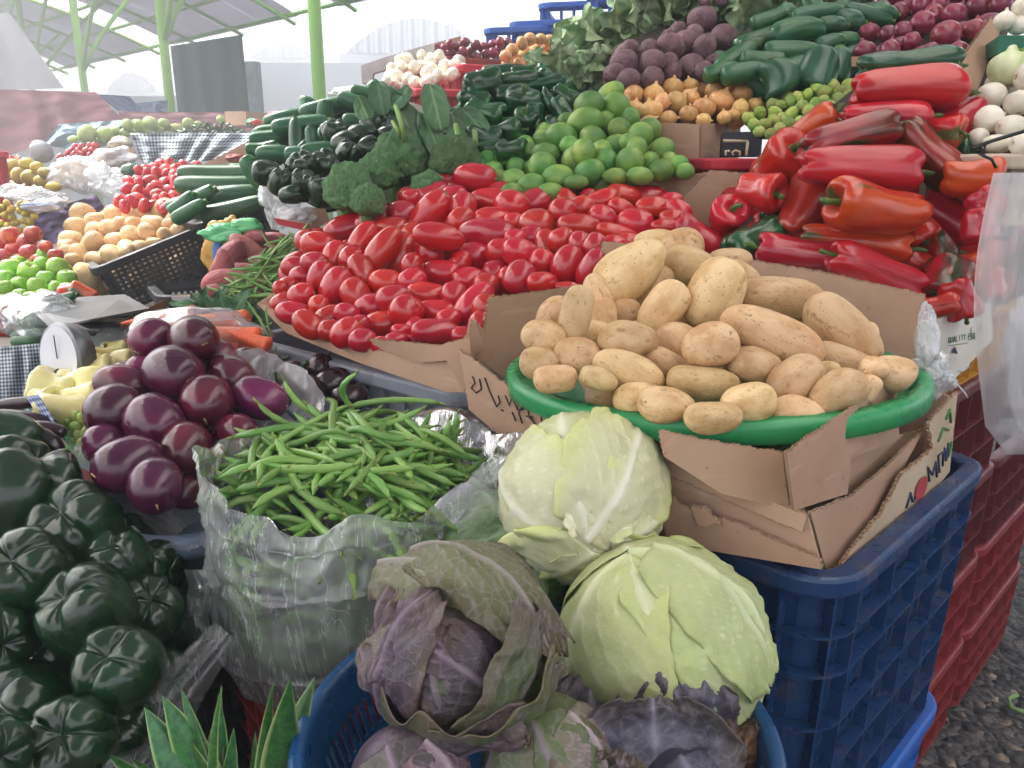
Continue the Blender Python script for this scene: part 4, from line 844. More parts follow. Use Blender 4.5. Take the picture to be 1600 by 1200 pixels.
# v, cx, cy, rx, ry, z
BT = [(0, -.28, 1.0, .03, .03, .79), (.08, -.28, 1.0, .125, .10, .792), (.2, -.282, 1.0, .15, .12, .85), (.55, -.272, 1.01, .166, .138, .98), (.8, -.255, 1.05, .198, .165, 1.05), (1.0, -.238, 1.075, .226, .186, 1.10)]
def bagf(u, v):
    a = u * 2 * math.pi; cx, cy, rx, ry, z = interp(BT, v); c, s = math.cos(a), math.sin(a)
    w = max(0, (v - .1)) ; fold = abs(nz((c * 2.2 + v * .8, s * 2.2, v * 5.5), 1.2, 3)) * .036 + abs(nz((c * 5, s * 5, v * 7 + c * 3), 1.3, 8)) * .024 + abs(nz((c * 14, s * 14, v * 16 + 5 * s), 1, 1)) * .006
    fold += .014 * math.exp(-((v * 10) % 1.7 - .8) ** 2 * 14) * (nz((c * 3, s * 3, int(v * 10 / 1.7)), 1) + .3)
    rx += w * .06 * max(0, c) ** 3 * (v > 0) * v; k = 1 - fold * 3.2 * min(1, v * 6)
    zz = z + (v ** 4) * (.035 * nz((c * 1.6, s * 1.6, 0), 1.6, 2) + .030 * max(0, c) ** 4 + .022 * max(0, -c) ** 6 - .035 * max(0, -s) ** 3)
    return V((cx + rx * k * c, cy + ry * k * s, zz))
bg_ = ob('bean_bag', grid('bean_bag', bagf, 220, 110, FILM, closeu=True), label='clear crumpled polythene bag full of green beans', cat='plastic bag')
def bagr(u, v):
    a = -.9 + u * 2.3; c, s = math.cos(a), math.sin(a); b = bagf(a / 6.2832 % 1, 1)
    return b + V((c * .055 * math.sin(v * 2.6), s * .05 * math.sin(v * 2.6), -.075 * v * v + .012 * nz((u * 4, v * 2, 0), 1.4)))
ob('rolled_rim', grid('rolled_rim', bagr, 80, 16, FILMD), bg_)
crate((-.28, .87), 38, .30, .30, .80, .26, REDC, 'red crate in shadow below the bag of beans', rows=4, cell=.06)
crate((-.27, .89), 38, .28, .28, .54, .27, BLKC, 'black crate under the red crate below the beans', rows=4, cell=.06)
crate((-.27, .89), 38, .28, .28, .27, .26, BLKC, 'lowest black crate below the beans', rows=4, cell=.06)
# ---------------- round aubergines ----------------
EG = [(238, 530, 66, 60, 60), (303, 531, 90, 68, 165), (271, 583, 102, 82, 165), (222, 592, 74, 54, 90, 0, None, None, -.04), (360, 590, 88, 66, 160), (323, 628, 84, 78, 110), (405, 622, 88, 60, 160, 0, None, None, -.02), (192, 600, 84, 58, 170, 0, None, None, -.03), (182, 645, 90, 84, 20), (243, 661, 100, 84, 150), (289, 702, 86, 74, 100), (370, 677, 78, 58, 170, None, None, None, -.02), (162, 694, 58, 60, 0, None, None, None, -.04), (202, 726, 104, 82, 20), (244, 758, 90, 76, 120), (330, 740, 70, 60, 0, None, None, None, -.06), (292, 770, 60, 50, 0, None, None, None, -.06), (290, 650, 60, 60, 0, None, None, None, -.07)]
egc = [(240, 757, 1.05), (180, 645, 1.18), (290, 700, 1.12), (300, 530, 1.36), (238, 530, 1.38), (360, 590, 1.30), (400, 620, 1.28), (160, 690, 1.14)]
pile('eggplant', 'round_eggplant', 'eggplant', [(a[0], a[1], a[2] * 1.05, a[3] * 1.08, a[4], (a[5] if len(a) > 5 and a[5] is not None else ru(-55, -30)), None, 'glossy round purple eggplant', a[8] if len(a) > 8 else 0) for a in EG], egc, '', 'eggplant heap', 'round purple eggplants heaped in the milky bag', band=62)
fill('eggplant', 'round_eggplant', 'eggplant', [(170, 600), (300, 540), (390, 600), (370, 690), (290, 770), (220, 760), (150, 700)], 62, 14, 74, egc, .08, 'round eggplant hidden in the dark behind the front eggplants', 'round eggplants buried in the heap', asp=1.1)
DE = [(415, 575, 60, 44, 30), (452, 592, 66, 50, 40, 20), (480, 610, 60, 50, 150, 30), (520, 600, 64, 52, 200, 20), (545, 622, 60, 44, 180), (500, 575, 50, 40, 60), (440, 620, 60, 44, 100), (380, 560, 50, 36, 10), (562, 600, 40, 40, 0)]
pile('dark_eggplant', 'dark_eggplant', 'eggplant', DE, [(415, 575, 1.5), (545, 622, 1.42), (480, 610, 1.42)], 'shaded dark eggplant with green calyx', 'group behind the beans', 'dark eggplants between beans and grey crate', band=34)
def bowl_film(name, c, rx, ry, h, mat, lab, seed=0, flare=.2, parent=None, zf=None, n=120):
    def f(u, v):
        a = u * 2 * math.pi; cs, sn = math.cos(a), math.sin(a); k = (.35 + .65 * math.sin(min(1, v * 1.15) * math.pi / 2)) * (1 + flare * v * v); fo = 1 - .14 * abs(nz((cs * 3, sn * 3, v * 2), 1.5, seed)) - .05 * abs(nz((cs * 9, sn * 9, v * 5), 1.5, seed))
        return V((c[0] + rx * k * fo * cs, c[1] + ry * k * fo * sn, c[2] - h * (1 - v) + (zf(cs, sn) if zf else 0) * v + v ** 3 * .02 * nz((cs * 2, sn * 2, 1), 2, seed)))
    return ob(name, grid(name, f, n, 36, mat, closeu=True), label=lab, cat='plastic bag')
EPC = Pz(262, 700, 1.04)
bowl_film('eggplant_bag', (-.505, 1.20, 1.09), .165, .17, .17, FILMW, 'milky plastic bag cupping the round eggplants', 2, .25, zf=lambda c, s: .10 * s)
basin('pale_basin', (-.505, 1.20, 1.045), .175, .14, simple('pale_blue_plastic', '#8296aa', .4, 0), 'pale blue grey basin inside the milky bag under the eggplants', 'basin', rot=(R(18), 0, 0))
crate((-.50, .98), 45, .34, .34, .90, .30, BLKC, 'black crate under the eggplant basin', rows=4, cell=.06); crate((-.50, .99), 45, .33, .33, .60, .30, BLKC, 'second black crate under the eggplant basin', rows=4, cell=.06); crate((-.50, .99), 45, .33, .33, .30, .29, BLKC, 'lowest black crate under the eggplant basin', rows=4, cell=.06)
# ---------------- dark green peppers, lower left ----------------
DG = [(28, 775, 165, 150, 60, 5), (122, 825, 120, 122, 100, 50), (38, 895, 118, 120, 80, 55), (135, 955, 128, 124, 110, 50), (-8, 1000, 100, 90, 0, 40), (188, 1040, 112, 116, 90, 55), (38, 1100, 110, 112, 130, 50), (112, 1152, 104, 116, 80, 60), (232, 955, 92, 96, 60, 40), (82, 1030, 84, 80, 120, 50), (185, 880, 90, 86, 100, 30), (15, 690, 90, 80, 160, 0, None, None, -.05), (190, 1130, 80, 90, 60, 50), (250, 1060, 70, 80, 0, 20), (-10, 1170, 90, 90, 0, 40), (60, 960, 80, 76, 0, 30, None, None, -.05), (240, 890, 70, 80, 0, 20, None, None, -.04)]
dgc = [(28, 775, .98), (122, 825, .97), (38, 895, .90), (135, 955, .87), (188, 1040, .82), (38, 1100, .78), (110, 1160, .74), (232, 955, .93)]
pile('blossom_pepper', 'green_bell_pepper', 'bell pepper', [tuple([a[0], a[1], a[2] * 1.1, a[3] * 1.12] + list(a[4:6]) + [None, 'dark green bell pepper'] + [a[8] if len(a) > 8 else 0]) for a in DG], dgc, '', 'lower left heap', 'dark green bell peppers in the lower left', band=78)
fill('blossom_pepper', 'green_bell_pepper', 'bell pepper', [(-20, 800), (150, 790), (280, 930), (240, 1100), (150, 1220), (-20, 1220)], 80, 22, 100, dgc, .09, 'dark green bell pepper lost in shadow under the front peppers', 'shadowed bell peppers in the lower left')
crate((-.42, .62), 45, .45, .5, .72, .34, BLKC, 'black crate under the dark green peppers', rows=4, cell=.07); crate((-.42, .63), 45, .44, .49, .38, .36, BLKC, 'lowest black crate under the dark green peppers', rows=4, cell=.07)
def drape(u, v):
    x0 = 112 + (335 - 112) * v; y0 = 1215 - (1215 - 965) * v
    w = 95 - 40 * v + 10 * math.sin(v * 5); px = x0 + w * u * .85; py = y0 + w * u * .75 + 6 * math.sin(v * 8)
    return P(px, py, .76 + .13 * v - .02 * math.sin(u * 3.1) + .006 * nz((u * 5, v * 2, 0), 1.4))
ob('plastic_bag', grid('plastic_bag', drape, 30, 60, FILMD), label='folded thin clear plastic sheet between dark peppers and pineapple leaves', cat='plastic bag')
ob('plastic_bag', grid('plastic_bag', lambda u, v: P(288 + 45 * u + 6 * math.sin(v * 7), 890 + 110 * v, .93 - .03 * math.sin(u * 3) + .01 * nz((u * 3, v * 3, 0), 2)), 20, 30, FILMD), label='limp clear plastic hanging beside the bean bag', cat='plastic bag')
# ---------------- pineapple crown ----------------
m = Mat('pineapple_leaf', .35, .5); co = m.co((1, 1, 1)); c = m.mix(m.ramp(m.noise(20, m.co((8, 1, 8)), 4), .3, .7), lin('#1f4f26'), lin('#3a7236')); c = m.mix(m.attr('vein'), c, lin('#a8bd7a')); m.col(m.vary(c, .2, .02)); PINL = m.m
def pleaf(L, Wd, bend, o):
    def f(u, v):
        x = (u - .5) * 2; w = Wd * .5 * (1 - v ** 3) * (.8 + .2 * math.sin(v * 3)); tw = o * v
        p = V((x * w, -.35 * w * (1 - x * x) * -1 - bend * L * v * v, v * L)); q = Matrix.Rotation(tw, 3, 'Z'); return (q @ p, max(0, abs(x) * 6 - 5) * .8)
    return grid('leaf', f, 8, 18, PINL, attr='vein')
for lab, bpx, bpy_, Y0, tips in (('pineapple crown at the bottom left beside the thin plastic', 335, 1290, .70, [(228, 1105, 60), (258, 1098, 58), (282, 1080, 30), (330, 1083, 26), (345, 1100, 40), (300, 1150, 40), (168, 1178, 34), (200, 1180, 24), (310, 1120, 30), (360, 1150, 26), (260, 1150, 40), (316, 1090, 20), (240, 1190, 30)]),
                                ('pineapple crown at the bottom in front of the bean bag', 425, 1330, .70, [(442, 1038, 64), (466, 1085, 60), (430, 1090, 30), (418, 1050, 28), (375, 1155, 34), (405, 1120, 30), (460, 1140, 34), (470, 1170, 30), (440, 1120, 36)])):
    b0 = P(bpx, bpy_, Y0); e = empty('pineapple', b0 - V((0, 0, .16)), label=lab, cat='pineapple')
    fr = blob('fruit', sphprof(14, .7), 24, lump(.05, 9, 1), simple('pineapple_rind', '#8a6a34', .6, .1, 20, .8, 30)); f = ob('fruit', fr, e); f.scale = (.1, .1, .17); f.location = (0, 0, .08)
    for i, (tx, ty, wd) in enumerate(tips):
        tp_ = P(tx, ty, Y0 + ru(-.03, .05)); r0 = b0 + V((ru(-.015, .015), ru(-.015, .015), 0)); d = tp_ - r0; L = d.length; o = ob('leaf', pleaf(L, wd * Y0 / F * 1.35, ru(-.12, .16), ru(-.7, .7)), e)
        o.rotation_mode = 'QUATERNION'; dn = d.normalized(); yax = (-FW - dn * (-FW).dot(dn)).normalized(); xax = yax.cross(dn); o.rotation_quaternion = Matrix((xax, yax, dn)).transposed().to_quaternion(); o.location = r0 - e.location
# ---------------- cabbages ----------------
def cab_mat(name, a, b, vein, edge=None, rough=.45, e_amt=.6, blotch=None, netv=.16):
    m = Mat(name, rough, .4, sss=(.1, (.3, .4, .1), .02)); co = m.co(); c = m.mix(m.ramp(m.noise(3, co, 4), .3, .7), lin(a), lin(b))
    if blotch: c = m.mix(m.ramp(m.noise(blotch[2], co, 6, .7), blotch[1], blotch[1] + .12), c, lin(blotch[0]))
    if edge: c = m.mix(m.math('MULTIPLY', m.ramp(m.attr('edge'), .62, 1.0), e_amt), c, lin(edge))
    c = m.mix(m.math('MULTIPLY', m.attr('vein'), .7), c, lin(vein)); dn_ = m.node('ShaderNodeVectorMath', operation='ADD'); nt_ = m.node('ShaderNodeTexNoise', Scale=18.0, Detail=3.0); m.l.new(co, nt_.inputs['Vector']); ns2 = m.node('ShaderNodeVectorMath', operation='SCALE'); ns2.inputs['Scale'].default_value = .05; m.l.new(nt_.outputs['Color'], ns2.inputs[0]); m.l.new(co, dn_.inputs[0]); m.l.new(ns2.outputs[0], dn_.inputs[1]); fv = m.ramp(m.vor(60, dn_.outputs[0], 'DISTANCE_TO_EDGE'), .10, .02); c = m.mix(m.math('MULTIPLY', fv, netv), c, lin(vein)); m.bump(fv, netv * 1.2, .002); m.col(m.vary(c, .08, .01)); m.bump(m.noise(9, co, 6, .65), .35, .012); m.bump(m.noise(60, co, 4), .2, .002); return m.m
CABW = cab_mat('white_cabbage_leaf', '#d6d4b0', '#bfc892', '#f1f0dc', '#c8d47c', netv=.06); CABG = cab_mat('pale_green_cabbage_leaf', '#b8c08c', '#a9b47a', '#dde2bc', '#aeb874', netv=.05, blotch=('#8c8a50', .68, 3.))
CABD = cab_mat('dark_cabbage_leaf', '#4a6b44', '#5d7d50', '#9db48c'); CABP = cab_mat('purple_cabbage_leaf', '#412a44', '#526436', '#8e7a8c', '#5c4c38', blotch=('#281830', .56, 2.2))
CABH = cab_mat('withered_purple_leaf', '#7a5c70', '#646a44', '#b0a2a8', '#46361f', .6, .7, ('#9a6028', .6, 4.)); CABB = cab_mat('blackened_leaf', '#3e3848', '#5b5a66', '#8c8a98', '#4a3a34', .45, .7, ('#2c2632', .55, 3.)); CABO = cab_mat('rotten_brown_leaf', '#5a3a26', '#3c2a22', '#7a5a3c', '#241c1c', .5, .8)
def veins(x, v):
    s = abs(x); m_ = max(0, 1 - s * (9 + 5 * v)); t = v * 6.5 - s * 4.2 + (.3 if x > 0 else 0); fr = t % 1.0; w = max(0, 1 - min(fr, 1 - fr) * 9) * min(1, s * 8) * max(0, 1 - s * .5) * (1 if t > 0 else 0)
    return max(m_, .75 * w)
def capleaf(R0, stem, mid, span_u, span_v, mat, o=0., lift=.1, wave=.03, vamp=.018, edgecurl=.1, nu=44, nv=44, wr=.02, sq=(1, 1, 1)):
    """leaf wrapped over a ball of radius R0: starts at direction stem and runs over direction mid"""
    st = V(stem).normalized(); md = V(mid).normalized(); ax = st.cross(md).normalized()
    def f(u, v):
        x = (u - .5) * 2; wv_ = math.sin(math.pi * min(1, .12 + .8 * v)) ** .55; rg = 1 + .06 * nz((v * 6, x * 2, o), 1.7); a = v * span_v * rg; d = Matrix.Rotation(a, 3, ax) @ st
        side = ax; b = x * span_u * wv_ * rg * .5; q = (d * math.cos(b) + side * math.sin(b)).normalized()
        e = max(abs(x), v) ; vn = veins(x, v); r = R0 * (1 + vamp * vn + wr * nz(q * 2.6, 1, o) + wr * .6 * abs(nz(q * 5, 1.3, o + 4)) + lift * max(0, v - .55) ** 2 * 4 + edgecurl * max(0, e - .72) * 1.5 + wave * max(0, e - .6) * 2.5 * math.sin(9 * x + 13 * v + o * 3))
        return (V((q.x * r * sq[0], q.y * r * sq[1], q.z * r * sq[2])), vn, max(abs(x), v))
    vs, a1, a2 = [], [], []
    for j in range(nv + 1):
        for i in range(nu + 1): p, b, c = f(i / nu, j / nv); vs.append(p); a1.append(b); a2.append(c)
    fs = [[j * (nu + 1) + i, j * (nu + 1) + i + 1, (j + 1) * (nu + 1) + i + 1, (j + 1) * (nu + 1) + i] for j in range(nv) for i in range(nu)]
    return mesh('outer_leaf', vs, fs, mat, True, attr={'vein': a1, 'edge': a2})
def ballme(name, R0, mat, o, sq=(1, 1, 1), amp=.03):
    bm = bmesh.new(); bmesh.ops.create_icosphere(bm, subdivisions=5, radius=1)
    for v in bm.verts:
        q = v.co.normalized(); r = R0 * (1 + amp * nz(q * 2, 1, o) + amp * .8 * abs(nz(q * 4, 1, o + 2)))
        v.co = V((q.x * r * sq[0], q.y * r * sq[1], q.z * r * sq[2]))
    me = bpy.data.meshes.new(name); bm.to_mesh(me); bm.free(); me.materials.append(mat); me.polygons.foreach_set('use_smooth', [True] * len(me.polygons)); return me
def cabbage(name, c, R0, mat, leaves, label, o=0., sq=(1, 1, 1), amp=.03, inner=.97, cat='cabbage', lay=.012):
    e = empty(name, c, label=label, cat=cat); ob('head', ballme('head', R0 * inner, mat, o, sq, amp), e)
    for i, (stem, mid, su, sv, mt, k) in enumerate(leaves):
        l = ob('outer_leaf', capleaf(R0 * (1 + lay * i), stem, mid, su, sv, mt, o=o + i * 2.3, sq=sq, **k), e); s = l.modifiers.new('s', 'SOLIDIFY'); s.thickness = .0012
    return e
def cdir(x, y, z):   # direction in view terms: right, up, towards the camera
    return (RT * x + UP * y - FW * z).normalized()
# white cabbage resting on the box
st = cdir(.02, -.45, .9)
wc = P(911, 772, .955); rw = 130 * dep(wc) / F
e = cabbage('white_cabbage', wc, rw * .97, CABW, [(st, cdir(-.3, 1, .3), 2.2, 2.6, CABW, dict(lift=0, wave=.01, edgecurl=.0, wr=.05, vamp=.03)), (st, cdir(1, .1, .1), 2.0, 2.1, CABW, dict(lift=.02, wave=.02, edgecurl=.04, wr=.05, vamp=.03)), (st, cdir(-1, .2, .1), 2.0, 2.2, CABW, dict(lift=.0, wave=.02, edgecurl=.02, wr=.05, vamp=.03)), (st, cdir(.35, -1, .1), 1.5, 1.4, CABW, dict(lift=.08, wave=.05, edgecurl=.1, wr=.05)), (cdir(-.05, -.35, .95), cdir(.7, 1, .1), 1.5, 1.9, CABW, dict(lift=.01, wave=.02, edgecurl=.03, wr=.06, vamp=.035)), (st, cdir(-.6, -1, .1), 1.4, 1.3, CABW, dict(lift=.1, wave=.08, edgecurl=.12, wr=.05))],
    'whole white cabbage, uppermost, leaning on the cardboard box', 1., amp=.02)
s_ = MB(); s_.tube([st * rw * .8, st * rw * 1.0, st * rw * 1.035], [.022, .022, .019], 14); s_.ob('cut_stem', simple('cut_cabbage_stem', '#d8cfa8', .6, 0, 30, .6, 60), e, True)
for i in range(4):     # crumpled leaf bases round the stem
    a = i * .7; d = (st + V((math.cos(a), 0, math.sin(a))) * .22).normalized(); l = ob('torn_leaf', leaf(.03 + .01 * rnd(), .032, CABW, 'torn_leaf', 18, 16, curl=.4, wave=.10, ragged=.12, o=i * 1.7), e)
    l.rotation_mode = 'QUATERNION'; l.rotation_quaternion = V((0, 1, 0)).rotation_difference((V((math.cos(a), 0, math.sin(a))) + d * .35).normalized()); l.location = d * rw * .975
# pale green cabbage
gc = P(1032, 1012, .80); rg_ = 158 * dep(gc) / F; st = cdir(-.35, 1, .15)
cabbage('green_cabbage', gc, rg_ * .98, CABG, [(st, cdir(.1, -.6, 1), 2.4, 2.5, CABG, dict(lift=0, wave=.01, edgecurl=.0, wr=.025, vamp=.03)), (st, cdir(1, -.4, .3), 2.2, 2.4, CABG, dict(lift=0, wave=.02, edgecurl=.02, wr=.05, vamp=.035)), (st, cdir(-1, -.5, .4), 2.2, 2.4, CABG, dict(lift=0, wave=.02, edgecurl=.03, wr=.03)), (cdir(-.1, .95, .2), cdir(.8, .1, .6), 1.3, 1.7, CABG, dict(lift=.01, wave=.03, edgecurl=.03, wr=.05, vamp=.04)), (st, cdir(-.1, .3, -1), 2.2, 2.2, CABG, dict(lift=0, wave=.01, edgecurl=.02))],
    'large smooth pale green cabbage between the purple one and the blue crate', 3., sq=(1.0, 1, 1.03), amp=.02)
# dark leaves behind
dc = P(790, 880, .98); cabbage('savoy_cabbage', dc, .095, CABD, [(cdir(-.6, .2, .6), cdir(1, .6, .3), 2.2, 2.4, CABD, dict(lift=.03, wave=.03, wr=.05, vamp=.05)), (cdir(.5, -.2, .8), cdir(-.3, 1, .2), 2.2, 2.2, CABD, dict(lift=.05, wave=.03, wr=.05, vamp=.05))], 'dark green cabbage peeping out behind the withered purple cabbage', 5.)
# ---------------- round blue basket ----------------
bk_ = empty('round_basket', (.025, .70, .935), label='round dark blue slotted basket full of purple cabbages', cat='basket')
NB = 96
def bkp(a, z, o=0.): r = (.235 - .05 * (-z / .16)) + o; return V((r * math.cos(a), r * math.sin(a), z))
q = MB(); rr_ = []
for k in range(NB + 1):
    pass
vs = []; sec = [(0, 0), (.004, .006), (.012, .008), (.018, .003), (.018, -.022), (.014, -.024), (.012, -.004), (.002, -.004)]
for k in range(NB):
    a = 2 * math.pi * k / NB; vs += [bkp(a, s[1], s[0]) for s in sec]
ns_ = len(sec); fs = [[k * ns_ + i, k * ns_ + (i + 1) % ns_, ((k + 1) % NB) * ns_ + (i + 1) % ns_, ((k + 1) % NB) * ns_ + i] for k in range(NB) for i in range(ns_)]
ob('rim', mesh('rim', vs, fs, BASK), bk_)
q = MB(); zl = [0, -.03, -.036, -.075, -.085, -.124, -.13, -.16]
for i in range(len(zl) - 1):
    for k in range(NB * 2):
        if i in (1, 3, 5) : pass
        if i in (2, 4) and (k + (i == 4)) % 2 == 0: continue
        a0, a1 = math.pi * k / NB, math.pi * (k + 1) / NB; q.add([bkp(a0, zl[i]), bkp(a1, zl[i]), bkp(a1, zl[i + 1]), bkp(a0, zl[i + 1])], [(0, 1, 2, 3)])
o = q.ob('slotted_wall', BASK, bk_); s = o.modifiers.new('s', 'SOLIDIFY'); s.thickness = .003
q = MB(); q.add([bkp(2 * math.pi * k / 48, -.16) for k in range(48)], [list(range(48))]); q.ob('bottom', BASK, bk_)
crate((.02, .50), 45, .34, .34, .765, .25, simple('orange_crate_plastic', '#b84a2c', .45, 0), 'orange red crate under the round blue basket', rows=4, cell=.06); crate((.02, .51), 45, .33, .33, .51, .25, BLKC, 'black crate under the orange red crate', rows=4, cell=.06); crate((.02, .51), 45, .33, .33, .26, .25, BLKC, 'lowest black crate under the round blue basket', rows=4, cell=.06)
# the big withered purple cabbage
pc = P(708, 1035, .71); rp_ = 122 * dep(pc) / F
k1 = dict(lift=.0, wave=.02, edgecurl=.04, wr=.05, vamp=.04)
e = cabbage('purple_cabbage', pc, rp_ * .9, CABP, [
    (cdir(-.8, -.4, .6), cdir(.6, .6, .8), 1.7, 2.0, CABP, k1), (cdir(.2, -.95, .4), cdir(-.3, .6, .9), 1.5, 2.0, CABP, k1), (cdir(.9, -.5, .3), cdir(-.2, .5, .9), 1.5, 1.9, CABP, k1),
    (cdir(-.6, -.8, .2), cdir(-.7, .6, .5), 1.5, 2.2, CABP, dict(lift=.05, wave=.04, edgecurl=.1, wr=.06, vamp=.05))], 'big purple cabbage with withered outer leaves, in front of the bean bag', 7., amp=.04, lay=.028)
def freeleaf(parent, base, tip, up, width, mat, name='withered_leaf', curl=.15, cup=.25, wave=.05, ragged=.3, o=0., nu=36, nv=40, roll=0., twist=0.):
    base, tip = V(base), V(tip); d = tip - base; L = d.length; dn = d.normalized(); zu = (V(up) - dn * V(up).dot(dn)).normalized(); x = dn.cross(zu)
    vs, a1, a2 = [], [], []
    for j in range(nv + 1):
        for i in range(nu + 1):
            u, v = (i / nu - .5) * 2, j / nv; w = width * .5 * (math.sin(math.pi * min(.93, .1 + .83 * v)) ** .55) * (1 + ragged * .35 * nz((v * 5, 2 if u > 0 else 7, o), 1.3) + ragged * .12 * nz((v * 22, 2 if u > 0 else 7, o), 1.3)); ll = L * v * (1 + ragged * .22 * nz((u * 3, 0, o), 1.6) * v + ragged * .08 * nz((u * 12, 3, o), 1.6) * v)
            vn = veins(u, v); e = max(abs(u), v); z = curl * L * (4 * v * (1 - v)) + cup * width * u * u * .5 + wave * width * e * e * (math.sin(7 * v * 2 + 3 * u + o) * .5 + nz((u * 3, v * 5, o), 1.5)) + .02 * L * vn + .05 * width * nz((u * 2.5, v * 3.5, o), 1) - roll * L * max(0, v - .7) ** 2 * 8
            tw = twist * v; xx = x * math.cos(tw) + zu * math.sin(tw); zz = zu * math.cos(tw) - x * math.sin(tw)
            vs.append(base + dn * (ll - roll * L * max(0, v - .8) * .8) + xx * (u * w) + zz * z - (parent.location if parent else V((0, 0, 0)))); a1.append(vn); a2.append(e)
    fs = [[j * (nu + 1) + i, j * (nu + 1) + i + 1, (j + 1) * (nu + 1) + i + 1, (j + 1) * (nu + 1) + i] for j in range(nv) for i in range(nu)]
    ob_ = ob(name, mesh(name, vs, fs, mat, True, attr={'vein': a1, 'edge': a2}), parent); s = ob_.modifiers.new('s', 'SOLIDIFY'); s.thickness = .0012; return ob_
T_ = -FW
freeleaf(e, P(590, 880, .79), P(880, 985, .68), UP * .8 + T_ * .5, .105, CABH, curl=.16, cup=-.5, wave=.10, o=1.2, roll=.1)          # dry leaf folded over the top
freeleaf(e, P(640, 860, .80), P(868, 1010, .66), UP + T_ * .3, .10, CABH, curl=.22, cup=-.4, wave=.1, o=4.2, roll=.05)
freeleaf(e, P(630, 1150, .70), P(610, 915, .74), V((-1, 0, 0)) + T_ * .6, .10, CABP, curl=.14, cup=-.3, wave=.08, o=2.2)                   # left side
freeleaf(e, P(670, 1160, .66), P(560, 1010, .71), V((-.8, -.3, -.3)) + T_ * .3, .12, CABP, curl=.16, cup=-.6, wave=.12, o=3.2)            # lower left
freeleaf(e, P(740, 1165, .62), P(842, 960, .66), V((1, 0, -.1)) + T_ * .6, .085, CABP, curl=.16, cup=-.5, wave=.08, o=5.2)              # right rib
freeleaf(e, P(690, 1165, .62), P(880, 1040, .65), V((.7, 0, -.8)) + T_ * .3, .075, CABP, curl=.2, cup=-.6, wave=.1, o=6.2)             # lower right
freeleaf(e, P(600, 1120, .66), P(820, 1150, .61), V((0, -.2, -1)) + T_ * .5, .075, CABP, curl=.16, cup=-.7, wave=.14, o=7.7)
# others in the basket
p2 = P(855, 1185, .645); cabbage('purple_cabbage', p2, 98 * dep(p2) / F, CABP, [(cdir(-.3, .9, .5), cdir(.4, -.5, .9), 2, 2, CABP, k1), (cdir(.3, .9, .4), cdir(1, -.3, .5), 2, 1.9, CABH, k1), (cdir(-.6, .8, .3), cdir(-.9, -.3, .5), 1.8, 1.9, CABP, k1)], 'small brown spotted purple cabbage at the bottom of the picture', 9., amp=.05)
p3 = P(640, 1225, .62); cabbage('purple_cabbage', p3, 95 * dep(p3) / F, CABP, [(cdir(-.3, .9, .5), cdir(.4, -.5, .9), 2, 2, CABP, k1), (cdir(.3, .9, .4), cdir(1, -.3, .5), 2, 1.9, CABH, k1)], 'purple cabbage below the big withered one, half out of the picture', 11., amp=.05)
p4 = P(1080, 1240, .64); e4 = cabbage('black_leaved_cabbage', p4, 92 * dep(p4) / F, CABB, [(cdir(-.3, .9, .5), cdir(.4, -.5, .9), 2, 2, CABB, k1)], 'dark blue purple cabbage with blackened upright leaves at the basket right', 13., amp=.05)
freeleaf(e4, P(1030, 1260, .61), P(1020, 1090, .66), T_ + RT * -.1, .17, CABB, curl=-.10, cup=.35, wave=.06, o=1., ragged=.25)
freeleaf(e4, P(1075, 1230, .66), P(1045, 1030, .70), T_ + UP * .2, .13, CABB, curl=.08, cup=-.25, wave=.10, o=3.)
freeleaf(e4, P(930, 1240, .68), P(925, 1055, .73), T_ + UP * .2 + RT * -.3, .12, CABB, curl=.12, cup=.2, wave=.05, o=4.)
freeleaf(e4, P(1105, 1260, .64), P(1090, 1105, .67), T_ + RT * .5, .10, CABB, curl=.12, cup=-.5, wave=.08, o=2.)
freeleaf(e4, P(1125, 1240, .68), P(1130, 1080, .71), T_ + RT * .4, .075, CABO, curl=.15, cup=-.8, wave=.14, o=5.)
freeleaf(e4, P(1130, 1230, .67), P(1182, 1130, .70), T_ * .3 + RT * .4 + UP, .06, CABO, curl=.2, cup=-.8, wave=.14, o=6.)
freeleaf(e4, P(960, 1280, .60), P(975, 1175, .62), T_ + RT * -.3, .09, CABP, curl=.1, cup=.4, wave=.12, o=8., ragged=.5)
# ---------------- stands ----------------
WOOD = simple('dark_stand_wood', '#4a4038', .8, 0, 4, .3, 40); TARPG = cloth('grey_green_tarp', '#3a4642')
def stand(label, x0, x1, y0, y1, steps, rot=0):
    e = empty('display_stand', ((x0 + x1) / 2, y0, 0), label=label, cat='display stand'); n = len(steps); O = V(e.location)
    for i, z in enumerate(steps):
        q = MB(); a, b = y0 + (y1 - y0) * i / n, y0 + (y1 - y0) * (i + 1) / n - .004; q.box(V(((x0 + x1) / 2, (a + b) / 2, z / 2 + .06)) - O, (x1 - x0, b - a, z - .12)); q.ob('step', WOOD, e)
        q = MB(); q.box(V(((x0 + x1) / 2, (a + b) / 2, z - .012)) - O, (x1 - x0 + .02, b - a, .02)); q.ob('shelf', TARPG, e)
stand('stepped dark stand under the limes, onions and beets', .02, 1.42, 2.3, 3.7, [1.18, 1.32, 1.45])
stand('low dark stand under the broccoli and courgettes', -.72, .0, 2.2, 3.5, [1.02, 1.15, 1.25])
stand('long low stand under the left hand produce', -3.3, -1.22, 1.95, 5.6, [.92, 1.0, 1.0, 1.02])
stand('low stand under the carrots and sweet potatoes', -1.1, -.78, 1.45, 3.2, [.98, .98])
